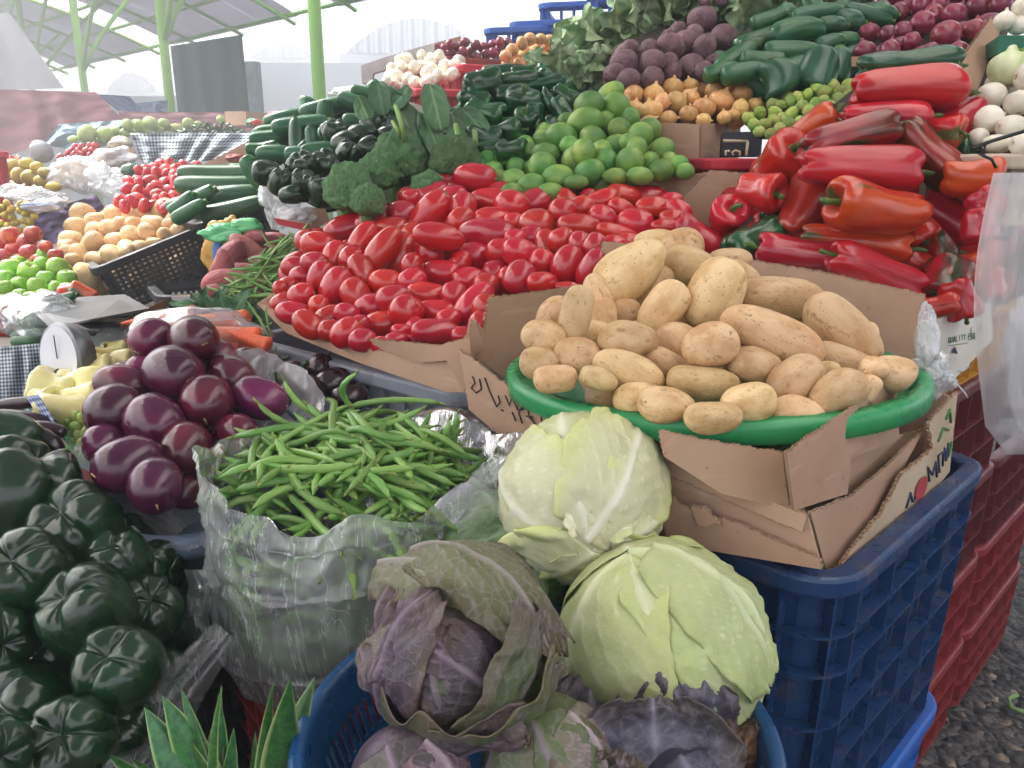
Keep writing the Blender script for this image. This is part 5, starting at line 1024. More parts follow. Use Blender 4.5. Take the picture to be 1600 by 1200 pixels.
def tray(poly, ctrl, label, dY=.13, name='dark_backing'):  # dark sheet added behind a heap so its gaps show dark, not sky
    fy = fit(ctrl); cx = sum(p[0] for p in poly) / len(poly); cy = sum(p[1] for p in poly) / len(poly); pp_ = [(cx + (x - cx) * .93, cy + (y - cy) * .9) for x, y in poly]; n = len(pp_)
    a = [P(x, y, fy(x, y) + dY) for x, y in pp_]; b = [p + V((0, .03, -.01)) for p in a]; q = MB(); q.add(a + b, [list(range(n)), list(range(n, 2 * n))[::-1]] + [(i, n + i, n + (i + 1) % n, (i + 1) % n) for i in range(n)])
    q.ob(name, WOOD, label=label, cat='tray')
# ---------------- red pepper heap ----------------
PH = 'red pepper heap'
pepc = [(1110, 350, 1.80), (1550, 300, 1.64), (1420, 100, 1.80), (1450, 470, 1.50), (1250, 400, 1.62), (1345, 260, 1.70)]
r_, o_, m_, g_ = 'red_pepper', 'orange_pepper', 'mottled_pepper', 'green_pepper'
PEP = [(1422, 104, 155, 58, 4, 0, 'dark_pepper', 'dark green pepper lying on the crest', -.04), (1420, 138, 166, 72, -1, 5, r_, 'big red pepper with stem to the right', .02), (1345, 262, 182, 78, -3, 0, r_, 'big dull red pepper', .05), (1330, 212, 150, 60, 14, 0, m_, 'mottled red pepper'), (1386, 182, 126, 50, -5, 10, r_, 'red pepper with green stem'), (1452, 240, 118, 64, -52, 10, m_, 'red and green pepper'), (1500, 188, 78, 62, -140, 0, r_, 'orange red pepper'), (1472, 205, 62, 56, -20, 40, o_, 'small orange pepper'),
 (1268, 202, 88, 54, 32, 35, o_, 'orange red pepper with stem facing out'), (1222, 254, 84, 84, 60, 62, r_, 'red pepper showing its stem hollow'), (1190, 300, 74, 64, -30, 50, r_, 'red pepper showing its stem end'), (1137, 340, 60, 62, 80, 66, r_, 'small red pepper facing outward'), (1254, 326, 104, 76, 60, -10, r_, 'wrinkled red pepper'), (1370, 325, 164, 84, 176, 15, o_, 'large orange pepper with green patch', .05), (1338, 377, 162, 50, -12, 15, o_, 'long thin orange pepper'), (1252, 396, 136, 58, 172, -10, r_, 'long red pepper'), (1368, 424, 152, 62, 158, 0, r_, 'long red pepper at the cardboard edge', .03),
 (1518, 278, 84, 70, -8, 20, o_, 'orange red pepper with dark stem'), (1486, 346, 108, 76, -42, 20, r_, 'crimson pepper with pale curled stem'), (1430, 352, 56, 60, -60, 0, r_, 'red pepper tucked behind the orange one'), (1478, 438, 68, 84, -110, 10, m_, 'red pepper with green shoulder'), (1528, 404, 62, 62, -8, 45, r_, 'red pepper with spiky dark stem'), (1512, 420, 48, 50, 100, 0, o_, 'orange green pepper tip'), (1440, 412, 58, 42, 150, -10, r_, 'half hidden red pepper'), (1500, 468, 64, 56, -70, 0, r_, 'crimson pepper low in the box'), (1468, 478, 56, 40, 10, 20, r_, 'dark crimson pepper lowest in the box'),
 (1178, 376, 96, 58, 208, 10, 'dark_pepper', 'dark green pepper with bent stem'), (1088, 368, 80, 50, 150, 0, r_, 'shiny red pepper half wrapped in plastic'), (1484, 292, 50, 60, 90, 0, m_, 'olive and orange pepper', -.02), (1540, 320, 50, 60, -60, 10, r_, 'red pepper at the right rim'), (1300, 290, 80, 60, 30, None, r_, 'red pepper in the middle', -.04), (1220, 345, 60, 60, 0, 20, 'dark_pepper', 'dark green pepper in the gap', -.03), (1400, 225, 70, 60, -30, None, r_, 'crimson pepper in the middle', -.04), (1460, 300, 80, 60, -30, None, r_, 'shaded red pepper', -.03), (1530, 350, 50, 56, -80, None, r_, 'small crimson pepper'), (1415, 385, 60, 50, 0, 30, g_, 'green pepper peeking out', -.04), (1460, 385, 60, 60, -60, None, m_, 'olive red pepper', -.03), (1345, 300, 60, 60, 0, None, r_, 'hidden red pepper', -.06), (1300, 420, 90, 40, 170, None, r_, 'red pepper behind the cardboard', -.02), (1220, 425, 70, 36, 170, None, o_, 'orange pepper behind the cardboard', -.03), (1365, 160, 50, 40, 20, None, r_, 'red pepper tip below the crest', -.02), (1450, 165, 70, 40, -20, None, r_, 'red pepper under the crest', -.03), (1540, 440, 46, 60, -80, None, r_, 'dark red pepper at the right rim', -.02), (1495, 240, 50, 50, 0, 50, g_, 'green pepper end among red ones', -.02)]
pile('red_pepper', 'bell_pepper', 'bell pepper', PEP, pepc, '', PH, 'red and orange peppers heaped in the white carton', band=60, tiltr=20)
fill('red_pepper', 'bell_pepper', 'bell pepper', [(1180, 320), (1300, 220), (1400, 140), (1480, 150), (1540, 280), (1550, 420), (1480, 480), (1300, 430), (1150, 380)], 58, 26, 66, pepc, .09, 'red pepper buried in shadow inside the red pepper heap', 'peppers buried in the red pepper heap', asp=1.6)
# white carton, yellow crate, knotted bag
ct = empty('white_carton', (0, 0, 0), label='white produce carton with green print below the red peppers', cat='carton')
CWH = card_mat('white_carton_card', '#ddd8cf', '#cbc3b6'); cn = V((.62, -.78, 0)).normalized(); cp = P(1500, 540, 1.50)
cf = lambda x, y, o=0.: Pn(x, y, cp + cn * o, cn)
cpanel([cf(1400, 520), cf(1400, 640), cf(1480, 600), cf(1548, 530), cf(1545, 455), cf(1530, 480), cf(1460, 498)], cn, ct, torn=(5,), name='front_side', mat=CWH)
q = MB(); a_ = cf(1400, 560); b_ = cf(1546, 500); back = -cn * .4
q.add([a_, b_, b_ + back, a_ + back], [(0, 1, 2, 3)]); q.ob('carton_bottom', CWH, ct); q = MB(); q.add([a_ + back, b_ + back, b_ + back + V((0, 0, .12)), a_ + back + V((0, 0, .12)), b_, b_ + V((0, 0, .1))], [(0, 1, 2, 3), (1, 4, 5, 2)]); q.ob('back_side', CWH, ct)
LET = {'Q': [[(.5, 0), (.1, .1), (0, .5), (.1, .9), (.5, 1), (.9, .9), (1, .5), (.9, .1), (.5, 0)], [(.6, .3), (1, -.1)]], 'U': [[(0, 1), (0, .2), (.3, 0), (.7, 0), (1, .2), (1, 1)]], 'A': [[(0, 0), (.5, 1), (1, 0)], [(.2, .4), (.8, .4)]], 'L': [[(0, 1), (0, 0), (.9, 0)]], 'I': [[(.5, 0), (.5, 1)]], 'T': [[(0, 1), (1, 1)], [(.5, 1), (.5, 0)]], 'Y': [[(0, 1), (.5, .5), (1, 1)], [(.5, .5), (.5, 0)]],
       'P': [[(0, 0), (0, 1), (.8, 1), (1, .75), (.8, .5), (0, .5)]], 'R': [[(0, 0), (0, 1), (.8, 1), (1, .75), (.8, .5), (0, .5)], [(.5, .5), (1, 0)]], 'O': [[(.5, 0), (.1, .1), (0, .5), (.1, .9), (.5, 1), (.9, .9), (1, .5), (.9, .1), (.5, 0)]], 'C': [[(1, .85), (.5, 1), (.1, .85), (0, .5), (.1, .15), (.5, 0), (1, .15)]], 'D': [[(0, 0), (0, 1), (.6, 1), (1, .7), (1, .3), (.6, 0), (0, 0)]], 'F': [[(0, 0), (0, 1), (1, 1)], [(0, .5), (.8, .5)]], 'X': [[(0, 0), (1, 1)], [(0, 1), (1, 0)]], 'S': [[(1, .9), (.5, 1), (0, .8), (.1, .55), (.9, .45), (1, .2), (.5, 0), (0, .1)]]}
def word(w, x, y, dx, dy, h, fpt, mat, rad, parent, off, name='lettering', cw=.7, gap=1.):
    q = MB()
    for i, ch in enumerate(w):
        if ch not in LET: continue
        for l in LET[ch]: q.tube([fpt(x + (i + a * cw) * dx * gap, y + (i + a * cw) * dy * gap - b * h, off) for a, b in l], rad, 5)
    return q.ob(name, mat, parent, True)
word('QUALITY', 1482, 536, 4.0, -.85, 8.5, cf, INKG, .0007, ct, .0055); word('PRO', 1513, 530, 4.6, -1.0, 8.5, cf, INKG, .0007, ct, .0055); word('F', 1517, 521, 4.6, -1.6, 8, cf, INKG, .0006, ct, .0055); word('OX', 1525, 520, 5, -2, 9, cf, INKG, .0006, ct, .0055)
strokes('printed_line', [[(1482, 540), (1512, 536)], [(1514, 531), (1528, 527)]], cf, INKG, .0007, ct, cn, .0055); q = MB(); q.add([cf(x, y, .006) for x, y in ((1488, 548), (1492, 541), (1497, 553), (1486, 551))], [(0, 1, 2, 3)]); q.ob('printed_mark', INKB, ct)
crate((.825, 1.485), 45, .56, .42, 1.225, .165, YELC, 'mustard yellow crate under the white carton', rows=3, cell=.08, rib=.014, pat=lambda i, j: 'solid')
def crumple(name, px, py, w, h, Y, mat, label, seed=0, amp=.45, dp=.6, cat='plastic bag', nn_=64, sharp=2.2):
    c = P(px, py, Y); s = dep(c) / F
    def f(u, v):
        a, b = u * 6.2832, (v - .5) * 3.1416; d = RT * math.cos(a) * math.cos(b) + UP * math.sin(b) - FW * math.sin(a) * math.cos(b); r = 1 + amp * nz(d, 1.4, seed) - amp * .7 * abs(nz(d, sharp * 1.5, seed + 3)) - amp * .35 * abs(nz(d, sharp * 4, seed + 5)); x = d.dot(RT) * w / 2 * s; y = d.dot(UP) * h / 2 * s; z = -d.dot(FW) * w * dp / 2 * s
        return (RT * x + UP * y - FW * z * 1.0) * r
    return ob(name, grid(name, f, nn_, nn_ // 2, mat, closeu=True), loc=c, label=label, cat=cat)
kb = crumple('knotted_bag', 1460, 585, 70, 66, 1.12, FILMW, 'crumpled knot of clear plastic tied beside the basin of potatoes', 1, .6, .7, sharp=3)
o = crumple('gathered_neck', 1448, 528, 38, 90, 1.12, FILMW, 'x', 6, .5, .7, sharp=3); del o['label'], o['category']; o.parent = kb; o.location = o.location - kb.location
nk = MB(); nk.tube([P(1496, 578, 1.1), P(1504, 580, 1.1), P(1512, 574, 1.1), P(1514, 566, 1.1)], .0015, 5); nk.tube([P(1495, 600, 1.1), P(1506, 612, 1.1), P(1512, 622, 1.1)], .0012, 5); o = nk.ob('loose_end', simple('white_plastic_strip', '#e4e4e6', .4, 0), None, True); o.parent = kb; o.location = -kb.location
# hanging white bag at the right edge
SATIN = Mat('white_plastic_bag', .55, .35); SATIN.col(lin('#e0dde0')); SATIN.bump(SATIN.noise(14, SATIN.co((1, 1, .3)), 5), .3, .01); SATIN.b.inputs['Transmission Weight'].default_value = 0; SATIN = SATIN.m
def hang(u, v):
    y = 270 + 440 * v; xl = 1552 - 20 * math.sin(v * 4) - (24 * v if v < .9 else 24 * v - (v - .9) * 300); a = u * 3.3 - .1; px = xl + (1 - math.cos(a)) * 62; Y = 1.34 - .10 * math.sin(a) + .022 * nz((u * 4, v * 2, 0), 1.5) + .006 * abs(nz((u * 9, v * 5, 3), 1.5)) + .004 * math.sin(u * 16 + v * 5)
    return P(px, y, Y)
ob('white_bag', grid('white_bag', hang, 70, 70, film('white_film', op=.97, haze=.1, bumps=(9, .5), stretch=(1, .6, .12), gloss=.5, rot=None, fr=.12)), label='large white plastic bag hanging at the right edge of the stall', cat='plastic bag')
bl_ = simple('black_strap_plastic', '#1a1c22', .4, 0)
q = MB(); q.tube([P(1520, 232, 1.5), P(1550, 220, 1.5), P(1600, 205, 1.48), P(1640, 200, 1.46)], .007, 6, flat=.5); q.tube([P(1530, 240, 1.49), P(1550, 250, 1.49), P(1556, 262, 1.49)], .003, 5); q.tube([P(1552, 285, 1.47), P(1575, 280, 1.46), P(1583, 284, 1.46)], .004, 5); q.tube([P(1540, 224, 1.5), P(1536, 244, 1.5)], .002, 5); q.ob('black_strap', bl_, None, True, label='black plastic strap lying over the white onions at the right edge', cat='strap')
# ---------------- limes ----------------
LM = [(954,146,42,30,30),(920,164,46,38,10),(962,168,42,42,60),(914,191,54,40,10),(967,202,34,34,0,None,None,'yellowish lime'),(887,188,30,22,0),(877,214,48,40,-15),(926,218,38,42,50),(1000,212,38,38,-20),(964,229,42,34,0),(995,231,30,32,0,None,None,'yellowish lime'),(1035,235,38,36,0),(912,237,36,36,0),(901,252,46,44,30),(946,252,36,36,0),(984,252,42,40,20,40),(1015,252,28,28,0),(920,270,48,38,20,30),(1032,267,40,32,10),(1060,259,32,30,0),(962,276,38,24,0),(1000,275,42,26,0),(847,260,42,42,30),(825,238,30,30,0),(852,240,42,30,0),(807,262,30,32,0),(872,277,48,36,0,None,None,'yellowish lime'),(830,290,42,34,10,None,None,'yellowish lime'),(803,282,38,34,0),(848,218,32,28,0),(985,185,28,32,0),(762,250,32,28,0),(780,280,36,28,0),(790,247,30,28,0),(770,265,30,24,0),(860,300,40,26,0),(940,235,30,30,0),(890,228,30,28,0),(945,190,30,30,0),(833,262,26,26,0),(980,222,24,24,0),(1045,250,24,24,0),(900,285,36,22,0),(1070,268,28,24,0),(820,225,26,24,0),(750,262,26,24,0),(800,300,34,26,0)]
limc = [(760, 270, 2.15), (950, 270, 1.97), (1070, 260, 2.05), (950, 150, 2.22), (830, 290, 1.98)]
pile('lime', 'lime', 'lime', [tuple([i[0], i[1], i[2] * 1.1, i[3] * 1.12] + list(i[4:])) for i in LM], limc, 'shiny green lime', 'lime heap', 'limes heaped behind the tomatoes', band=30, tiltr=30)
fill('lime', 'lime', 'lime', [(760, 260), (880, 190), (950, 155), (1000, 190), (1070, 250), (1040, 290), (800, 300)], 36, 16, 40, limc, .09, 'lime hidden in a gap of the lime heap', 'limes buried in the lime heap')
# ---------------- onions right, cardboard box, tomatillos ----------------
ON = [(990,148,34,32,100),(1022,147,38,34,80),(1051,136,36,34,80),(1078,135,32,28,100),(1080,152,32,32,60),(1017,172,38,38,100),(1057,160,42,36,40),(1100,168,38,38,80),(1128,157,42,40,70),(1115,140,34,32,120),(1138,136,34,28,40),(1160,145,36,34,90),(1157,170,30,30,0),(1181,165,30,28,60),(1132,183,26,24,100),(1145,180,24,24,90),(992,170,32,32,80),(1076,178,34,30,80),(1012,193,40,24,30),(1045,185,34,24,0),(1100,188,30,22,0),(1035,160,30,30,0),(975,160,28,30,0)]
onc = [(990, 150, 2.42), (1180, 165, 2.35), (1050, 190, 2.25), (1080, 135, 2.45)]
pile('yellow_onion', 'yellow_onion', 'onion', ON, onc, 'golden yellow onion', 'golden onion box', 'yellow onions in the right cardboard box', band=22, tiltr=30)
fill('yellow_onion', 'yellow_onion', 'onion', [(975, 150), (1080, 140), (1180, 155), (1150, 190), (1010, 190)], 28, 16, 32, onc, .06, 'yellow onion hidden deep in the right cardboard box', 'yellow onions buried in the box')
ob_ = empty('cardboard_box', (0, 0, 0), label='plain cardboard box filled with golden onions behind the limes', cat='cardboard box')
n1, n2 = V((-.5, -.866, 0)), V((.866, -.5, 0)); p1 = P(1093, 200, 2.16)
g1 = lambda x, y: Pn(x, y, p1, n1); g2 = lambda x, y: Pn(x, y, p1 + n2 * -.001, n2)
cpanel([g1(1000, 190), g1(1000, 300), g1(1093, 300), g1(1093, 194)], n1, ob_, name='front_side'); cpanel([g2(1093, 194), g2(1093, 300), g2(1150, 270), g2(1156, 190)], n2, ob_, name='end_side')
cpanel([P(942, 127, 2.5), P(948, 160, 2.5), P(1010, 160, 2.5), P(1010, 134, 2.5)], (0, -1, 0), ob_, torn=(3,), name='back_flap'); cpanel([P(1165, 132, 2.5), P(1175, 175, 2.5), P(1212, 170, 2.5), P(1204, 140, 2.5)], (0, -1, 0), ob_, torn=(3,), name='back_flap')
wb = wallquad('dark_carton', 1130, 206, 1192, 244, 2.12, 2.1, simple('dark_printed_card', '#3a3f4c', .7, 0), th=.12, label='small dark blue carton with cream lettering beside the onion box', cat='carton')
fw_ = lambda x, y, o=0.: P(x, y, 2.105 - o)
o = strokes('cream_print', [[(1130, 220), (1168, 221)], [(1168, 221), (1166, 243)]], fw_, simple('cream_print', '#d8cfae', .7, 0), .004, None, None, .012); o.parent = wb
o = strokes('cream_curve', [[(1146, 243), (1144, 238), (1149, 235), (1156, 237), (1156, 243)], [(1134, 243), (1134, 236), (1140, 236)]], fw_, MATS['cream_print'], .003, None, None, .012); o.parent = wb
crate(P(1118, 250, 2.06).to_2d(), 20, .3, .3, P(1150, 247, 2.06).z, .2, REDB, 'bright red crate under the small dark carton', rows=3, cell=.07, pat=lambda i, j: 'solid')
tomp = [(1165, 185), (1210, 160), (1270, 140), (1335, 130), (1345, 175), (1300, 190), (1240, 215), (1190, 215)]
toml = scatter(tomp, 13, 85); tilc = [(1165, 200, 2.12), (1240, 215, 2.0), (1340, 130, 2.2), (1250, 150, 2.3)]
pile('tomatillo', 'tomatillo', 'tomatillo', [(x, y, ru(18, 25), ru(16, 21), None) for x, y in toml], tilc, ['green tomatillo in its husk', 'green tomatillo', 'brown husked tomatillo'], 'tomatillo heap', 'tomatillos beside the red peppers', band=14)
fill('tomatillo', 'tomatillo', 'tomatillo', tomp, 15, 50, 22, tilc, .05, 'tomatillo buried inside the tomatillo heap', 'buried tomatillos')
# ---------------- zucchini, beets, red and white onions ----------------
ZU = [(1245,50,92,38,10),(1237,82,92,36,0),(1275,20,82,24,10),(1300,40,50,26,0),(1325,36,54,36,-5),(1355,24,82,26,-15),(1297,68,50,28,15),(1325,64,34,28,0),(1277,112,72,62,70),(1308,104,60,42,80),(1215,122,58,56,110),(1148,92,74,32,35),(1182,64,62,26,20),(1162,114,72,32,10),(1128,112,60,28,15),(1190,95,70,34,0),(1200,30,60,26,20),(1240,110,60,40,20),(1330,95,50,40,30),(1165,78,60,24,30),(1380,20,50,22,-10)]
zc = [(1240, 20, 2.6), (1370, 20, 2.6), (1150, 110, 2.45), (1300, 110, 2.35)]
pile('zucchini', 'zucchini', 'zucchini', [(a, b, c, d, e, 0) for a, b, c, d, e in ZU], zc, 'dark green zucchini', 'zucchini stack', 'zucchinis stacked behind the tomatillos', band=26, tiltr=8)
fill('zucchini', 'zucchini', 'zucchini', [(1120, 110), (1220, 30), (1360, 15), (1380, 60), (1330, 140), (1220, 160), (1150, 130)], 30, 34, 36, zc, .09, 'zucchini hidden inside the zucchini stack', 'buried zucchinis', asp=2.0, tiltr=10)
BE = [(1097,31,44,46,100),(1133,61,46,50,60),(1071,67,40,42,90),(1101,75,38,42,0),(1047,75,40,46,80),(1060,48,30,26,0),(1080,105,44,42,100),(1115,97,30,24,0),(975,100,46,46,90),(1020,98,44,42,80),(982,124,36,38,120),(1020,124,42,38,60),(1052,114,32,32,0),(1015,78,32,34,0),(985,75,28,26,0),(960,115,34,36,100),(1045,100,34,34,0),(1100,110,30,30,0),(1085,55,32,32,0)]
pile('beet', 'beetroot', 'beetroot', BE, [(975, 110, 2.5), (1100, 30, 2.75), (1130, 100, 2.55)], 'greyish purple brown beetroot', 'beetroot heap', 'beetroots beneath the greens', band=26)
fill('beet', 'beetroot', 'beetroot', [(950, 90), (1050, 60), (1100, 30), (1140, 60), (1140, 130), (960, 135)], 32, 18, 40, [(975, 110, 2.5), (1100, 30, 2.75), (1130, 100, 2.55)], .08, 'beetroot buried inside the beetroot heap', 'buried beetroots')
RO_ = [(1357,52,36,34,80),(1387,54,32,28,0),(1350,80,40,34,100),(1390,78,40,32,80),(1442,36,48,38,30),(1440,8,46,36,80),(1492,23,44,38,60),(1530,10,46,38,20),(1480,55,56,44,0),(1522,47,42,38,80),(1405,20,34,32,0),(1425,65,34,30,0),(1497,78,34,30,90),(1368,30,34,30,0),(1410,50,34,32,0),(1455,80,34,26,0),(1470,8,34,30,0),(1550,36,34,30,0),(1565,8,40,34,0),(1400,-8,40,34,0),(1500,-6,40,34,0),(1540,-12,40,34,0),(1375,8,30,28,0)]
pile('red_onion', 'red_onion', 'onion', RO_, [(1350, 70, 2.45), (1560, 10, 2.5), (1490, 80, 2.2)], 'papery red onion', 'red onion heap', 'red onions at the top right', band=26)
fill('red_onion', 'red_onion', 'onion', [(1345, 60), (1400, 0), (1570, -10), (1560, 50), (1480, 95), (1360, 95)], 34, 24, 38, [(1350, 70, 2.45), (1560, 10, 2.5), (1490, 80, 2.2)], .09, 'red onion buried inside the top right heap', 'buried red onions')
WO = [(1576,106,68,58,80,0,'green_onion_bulb','large green tinged white onion'),(1550,150,58,42,10),(1592,160,42,46,80),(1545,187,58,44,20),(1582,200,60,40,0),(1508,158,34,34,90),(1560,225,60,30,0),(1520,185,40,34,30),(1600,225,50,40,0),(1530,215,40,30,0),(1610,120,50,50,0)]
pile('white_onion', 'white_onion', 'onion', WO, [(1576, 106, 1.85), (1550, 230, 1.66), (1510, 160, 1.85)], 'white onion', 'white onion box', 'white onions at the right edge', band=40)
fill('white_onion', 'white_onion', 'onion', [(1505, 160), (1560, 110), (1620, 100), (1620, 230), (1520, 230)], 40, 10, 46, [(1576, 106, 1.85), (1550, 230, 1.66), (1510, 160, 1.85)], .08, 'white onion buried in the box at the right edge', 'buried white onions')
for i, (x, y) in enumerate([(1570, 32), (1592, 38), (1600, 10)]): put('white_onion', 'garlic_bulb', P(x, y, 2.0), .055, .05, 90, 20, label=['papery garlic bulb left of two on the top right carton', 'papery garlic bulb touching the right picture edge', 'topmost garlic bulb in the top right corner'][i], cat='garlic')
cb = empty('cardboard_box', (0, 0, 0), label='tall cardboard side between red onions and white onions', cat='cardboard box')
cpanel([P(1548, 28, 2.2), P(1500, 96, 1.95), P(1510, 150, 1.92), P(1528, 140, 1.95), P(1566, 40, 2.2)], (-.8, -.6, 0), cb, torn=(0,), name='side_flap', th=.01)
cpanel([P(1330, 90, 2.3), P(1330, 104, 2.3), P(1400, 104, 2.26), P(1398, 90, 2.26)], (0, -1, 0), cb, torn=(3,), name='front_side')
gc_ = wallquad('green_carton', 1562, 55, 1680, 84, 1.95, 1.9, simple('green_carton_print', '#1f6a50', .6, 0), th=.2, label='green and white carton carrying the garlic at the top right', cat='carton')
o = word('PUR', 1582, 82, 9, 0, 7, lambda x, y, o=0.: P(x, y, 1.935 - o), simple('lime_print', '#a6cf3c', .6, 0), .003, None, .012); o.parent = gc_
ob('carton_band', None) if False else None
crate(P(1555, 245, 1.58).to_2d(), 20, .4, .3, P(1555, 240, 1.58).z, .14, card_mat('pale_crate_board', '#c9bdac', '#b5a48e'), 'pale slatted box holding the white onions at the right edge', rows=2, cell=.1, pat=lambda i, j: 'solid')
for pl_, ct_, lb_ in (([(745, 250), (850, 195), (920, 140), (975, 135), (1080, 250), (1075, 285), (900, 310), (745, 300)], limc, 'dark backing added to darken gaps behind the limes'), ([(960, 140), (1060, 120), (1190, 135), (1200, 180), (1100, 200), (1000, 200)], onc, 'dark backing added to darken gaps behind the golden onions'),
    (tomp, tilc, 'dark backing added to darken gaps behind the tomatillos'), ([(1105, 90), (1200, 10), (1390, 0), (1390, 90), (1320, 150), (1100, 150)], zc, 'dark backing added to darken gaps behind the zucchinis'), ([(940, 80), (1030, 40), (1080, 5), (1150, 5), (1160, 140), (940, 145)], [(975, 110, 2.5), (1100, 30, 2.75), (1130, 100, 2.55)], 'dark backing added to darken gaps behind the beetroots'),
    ([(1335, 40), (1400, -30), (1620, -30), (1580, 60), (1500, 110), (1340, 105)], [(1350, 70, 2.45), (1560, 10, 2.5), (1490, 80, 2.2)], 'dark backing added to darken gaps behind the red onions'), ([(1490, 150), (1550, 80), (1680, 60), (1680, 260), (1500, 250)], [(1576, 106, 1.85), (1550, 230, 1.66), (1510, 160, 1.85)], 'dark backing added to darken gaps behind the white onions'),
    ([(720, 150), (790, 105), (905, 130), (910, 210), (770, 280), (720, 260)], [(755, 130, 2.5), (865, 150, 2.4), (790, 235, 2.22)], 'dark backing added to darken gaps behind the green peppers'), ([(390, 220), (480, 170), (600, 125), (640, 150), (760, 190), (740, 300), (500, 340), (410, 290)], [(420, 230, 2.75), (560, 160, 2.9), (500, 300, 2.35), (740, 250, 2.4)], 'dark backing added to darken gaps behind the courgettes and broccoli'),
    ([(1160, 280), (1260, 180), (1370, 90), (1490, 90), (1560, 220), (1560, 450), (1480, 500), (1250, 450), (1110, 390)], pepc, 'dark backing added to darken gaps inside the red pepper heap')):
    tray(pl_, ct_, lb_, .17)
# ---------------- greens behind ----------------
def head(name, px, py, size, Y, n, kind, label, cat, group=None, spread=.9, tall=.6, mt=None):
    c = P(px, py + size * .35, Y); s = dep(c) / F * size; e = empty(name, c, label=label, cat=cat, group=group)
    for i in range(n):
        a = i * 2.4 + ru(-.3, .3); k = .35 + .65 * i / n; me = KIND[kind][random.randrange(len(KIND[kind]))][0]; o = ob('leaf', me, e); o.rotation_mode = 'QUATERNION'
        d = (V((math.cos(a) * spread * k, math.sin(a) * spread * k, tall * (1.15 - k * .6)))).normalized(); yv = V((0, 1, 0)); q = yv.rotation_difference(d); o.rotation_quaternion = q @ Quaternion((0, 1, 0), ru(-1, 1)); o.scale = (s * ru(.7, 1), s * ru(.75, 1.05), s)
    return e
GH = [(870, 95, 70), (900, 110, 60), (930, 60, 90), (960, 50, 90), (990, 45, 80), (1010, 20, 80), (1050, 5, 90), (1160, 15, 90), (1190, -5, 80), (1240, -10, 80), (1290, -15, 70), (1340, -12, 70), (905, 75, 60), (1120, -10, 90), (940, 100, 60), (850, 115, 44), (900, 140, 50), (1010, 55, 60)]
for i, (x, y, s) in enumerate(sorted(GH)): head('lettuce', x, y, s, 2.75 if y > 80 else 2.95, 9, 'lettuce', f"leafy green lettuce, {ordn(i + 1)} from left along the back row", 'lettuce', 'lettuces and greens along the back')
fill('beet', 'beetroot', 'beetroot', [(1090, 0), (1130, 0), (1130, 20), (1090, 20)], 20, 2, 20, [(0, 0, 2.8)], 0, 'small beetroot among the greens', 'small beetroots among the greens')
# broccoli and collard leaves
BR = [(648,215,60,56),(625,258,110,100),(712,258,100,90),(545,305,110,84),(590,275,80,70),(685,240,70,70),(668,300,70,60),(575,320,70,60)]
pile('broccoli', 'broccoli', 'broccoli', [(a, b, c, d, 80, 20) for a, b, c, d in BR], [(545, 305, 2.05), (712, 258, 2.15), (650, 215, 2.3)], 'dense dark green broccoli head', 'broccoli bank', 'broccoli heads behind the tomatoes', band=45, tiltr=10)
CL = [((690, 205), (672, 132), 40), ((640, 200), (612, 150), 36), ((655, 225), (640, 165), 40), ((720, 230), (705, 175), 34), ((600, 180), (590, 130), 34), ((620, 240), (625, 190), 30), ((740, 235), (735, 180), 30), ((690, 250), (660, 175), 34), ((575, 185), (560, 150), 30), ((610, 170), (640, 135), 26), ((760, 210), (722, 170), 30), ((625, 300), (640, 262), 30)]
for i, (b, t, w) in enumerate(sorted(CL)):
    Y = 2.2; l = freeleaf(None, P(b[0], b[1], Y), P(t[0], t[1], Y + ru(0, .1)), -FW + UP * .2, w * 2.2 / F, LEAF, 'collard_leaf', curl=ru(-.1, .15), cup=ru(-.4, .4), wave=.08, ragged=.2, o=i * 1.1, nu=14, nv=16); tag(l, f"upright dark collard leaf, {ordn(i + 1)} from left above the broccoli", 'leaf', 'collard leaves standing above the broccoli')
q = MB()
for a, b, w in (((618, 165), (632, 225), .006), ((712, 195), (714, 225), .007), ((742, 205), (740, 240), .007), ((613, 190), (625, 215), .005)):
    q = MB(); q.tube([P(*a, 2.15), P((a[0] + b[0]) / 2 + 2, (a[1] + b[1]) / 2, 2.12), P(*b, 2.15)], w, 7); o = q.ob('cut_stalk', simple('pale_green_stalk', '#9fc06a', .5, .1), None, True); tag(o, f"pale green cut stalk {'slanting' if a[0] < 700 else 'upright'} above the broccoli", 'stalk', 'pale stalks above the broccoli')
# green peppers / poblanos between broccoli and limes
GP = [(755,130,60,44,20),(800,150,56,40,0),(760,180,66,48,-20),(815,170,60,60,80,40),(820,195,50,40,80,50),(790,210,60,44,10),(850,130,66,26,10,0,'chili','long green chilli'),(840,155,66,34,-40,0,'chili','curved green chilli'),(865,160,60,34,-50,0,'chili','dark green chilli'),(740,160,50,40,0),(780,120,56,40,0),(725,185,50,40,0),(810,125,56,30,10),(835,185,44,36,90),(880,175,50,30,-60),(755,215,56,40,0),(730,215,50,40,0),(800,235,50,36,0),(870,195,40,30,0),(770,235,50,36,0),(885,150,44,30,-40),(820,115,44,26,0)]
pile('green_pepper', 'green_pepper', 'bell pepper', GP, [(755, 130, 2.5), (865, 150, 2.4), (790, 235, 2.22)], 'dark green pepper', 'poblano bank', 'green peppers left of the limes', band=32)
fill('dark_pepper', 'green_pepper', 'bell pepper', [(725, 160), (800, 110), (890, 150), (880, 210), (780, 250), (730, 230)], 34, 26, 44, [(755, 130, 2.5), (865, 150, 2.4), (790, 235, 2.22)], .08, 'green pepper buried inside the poblano bank', 'buried green peppers', asp=1.4)
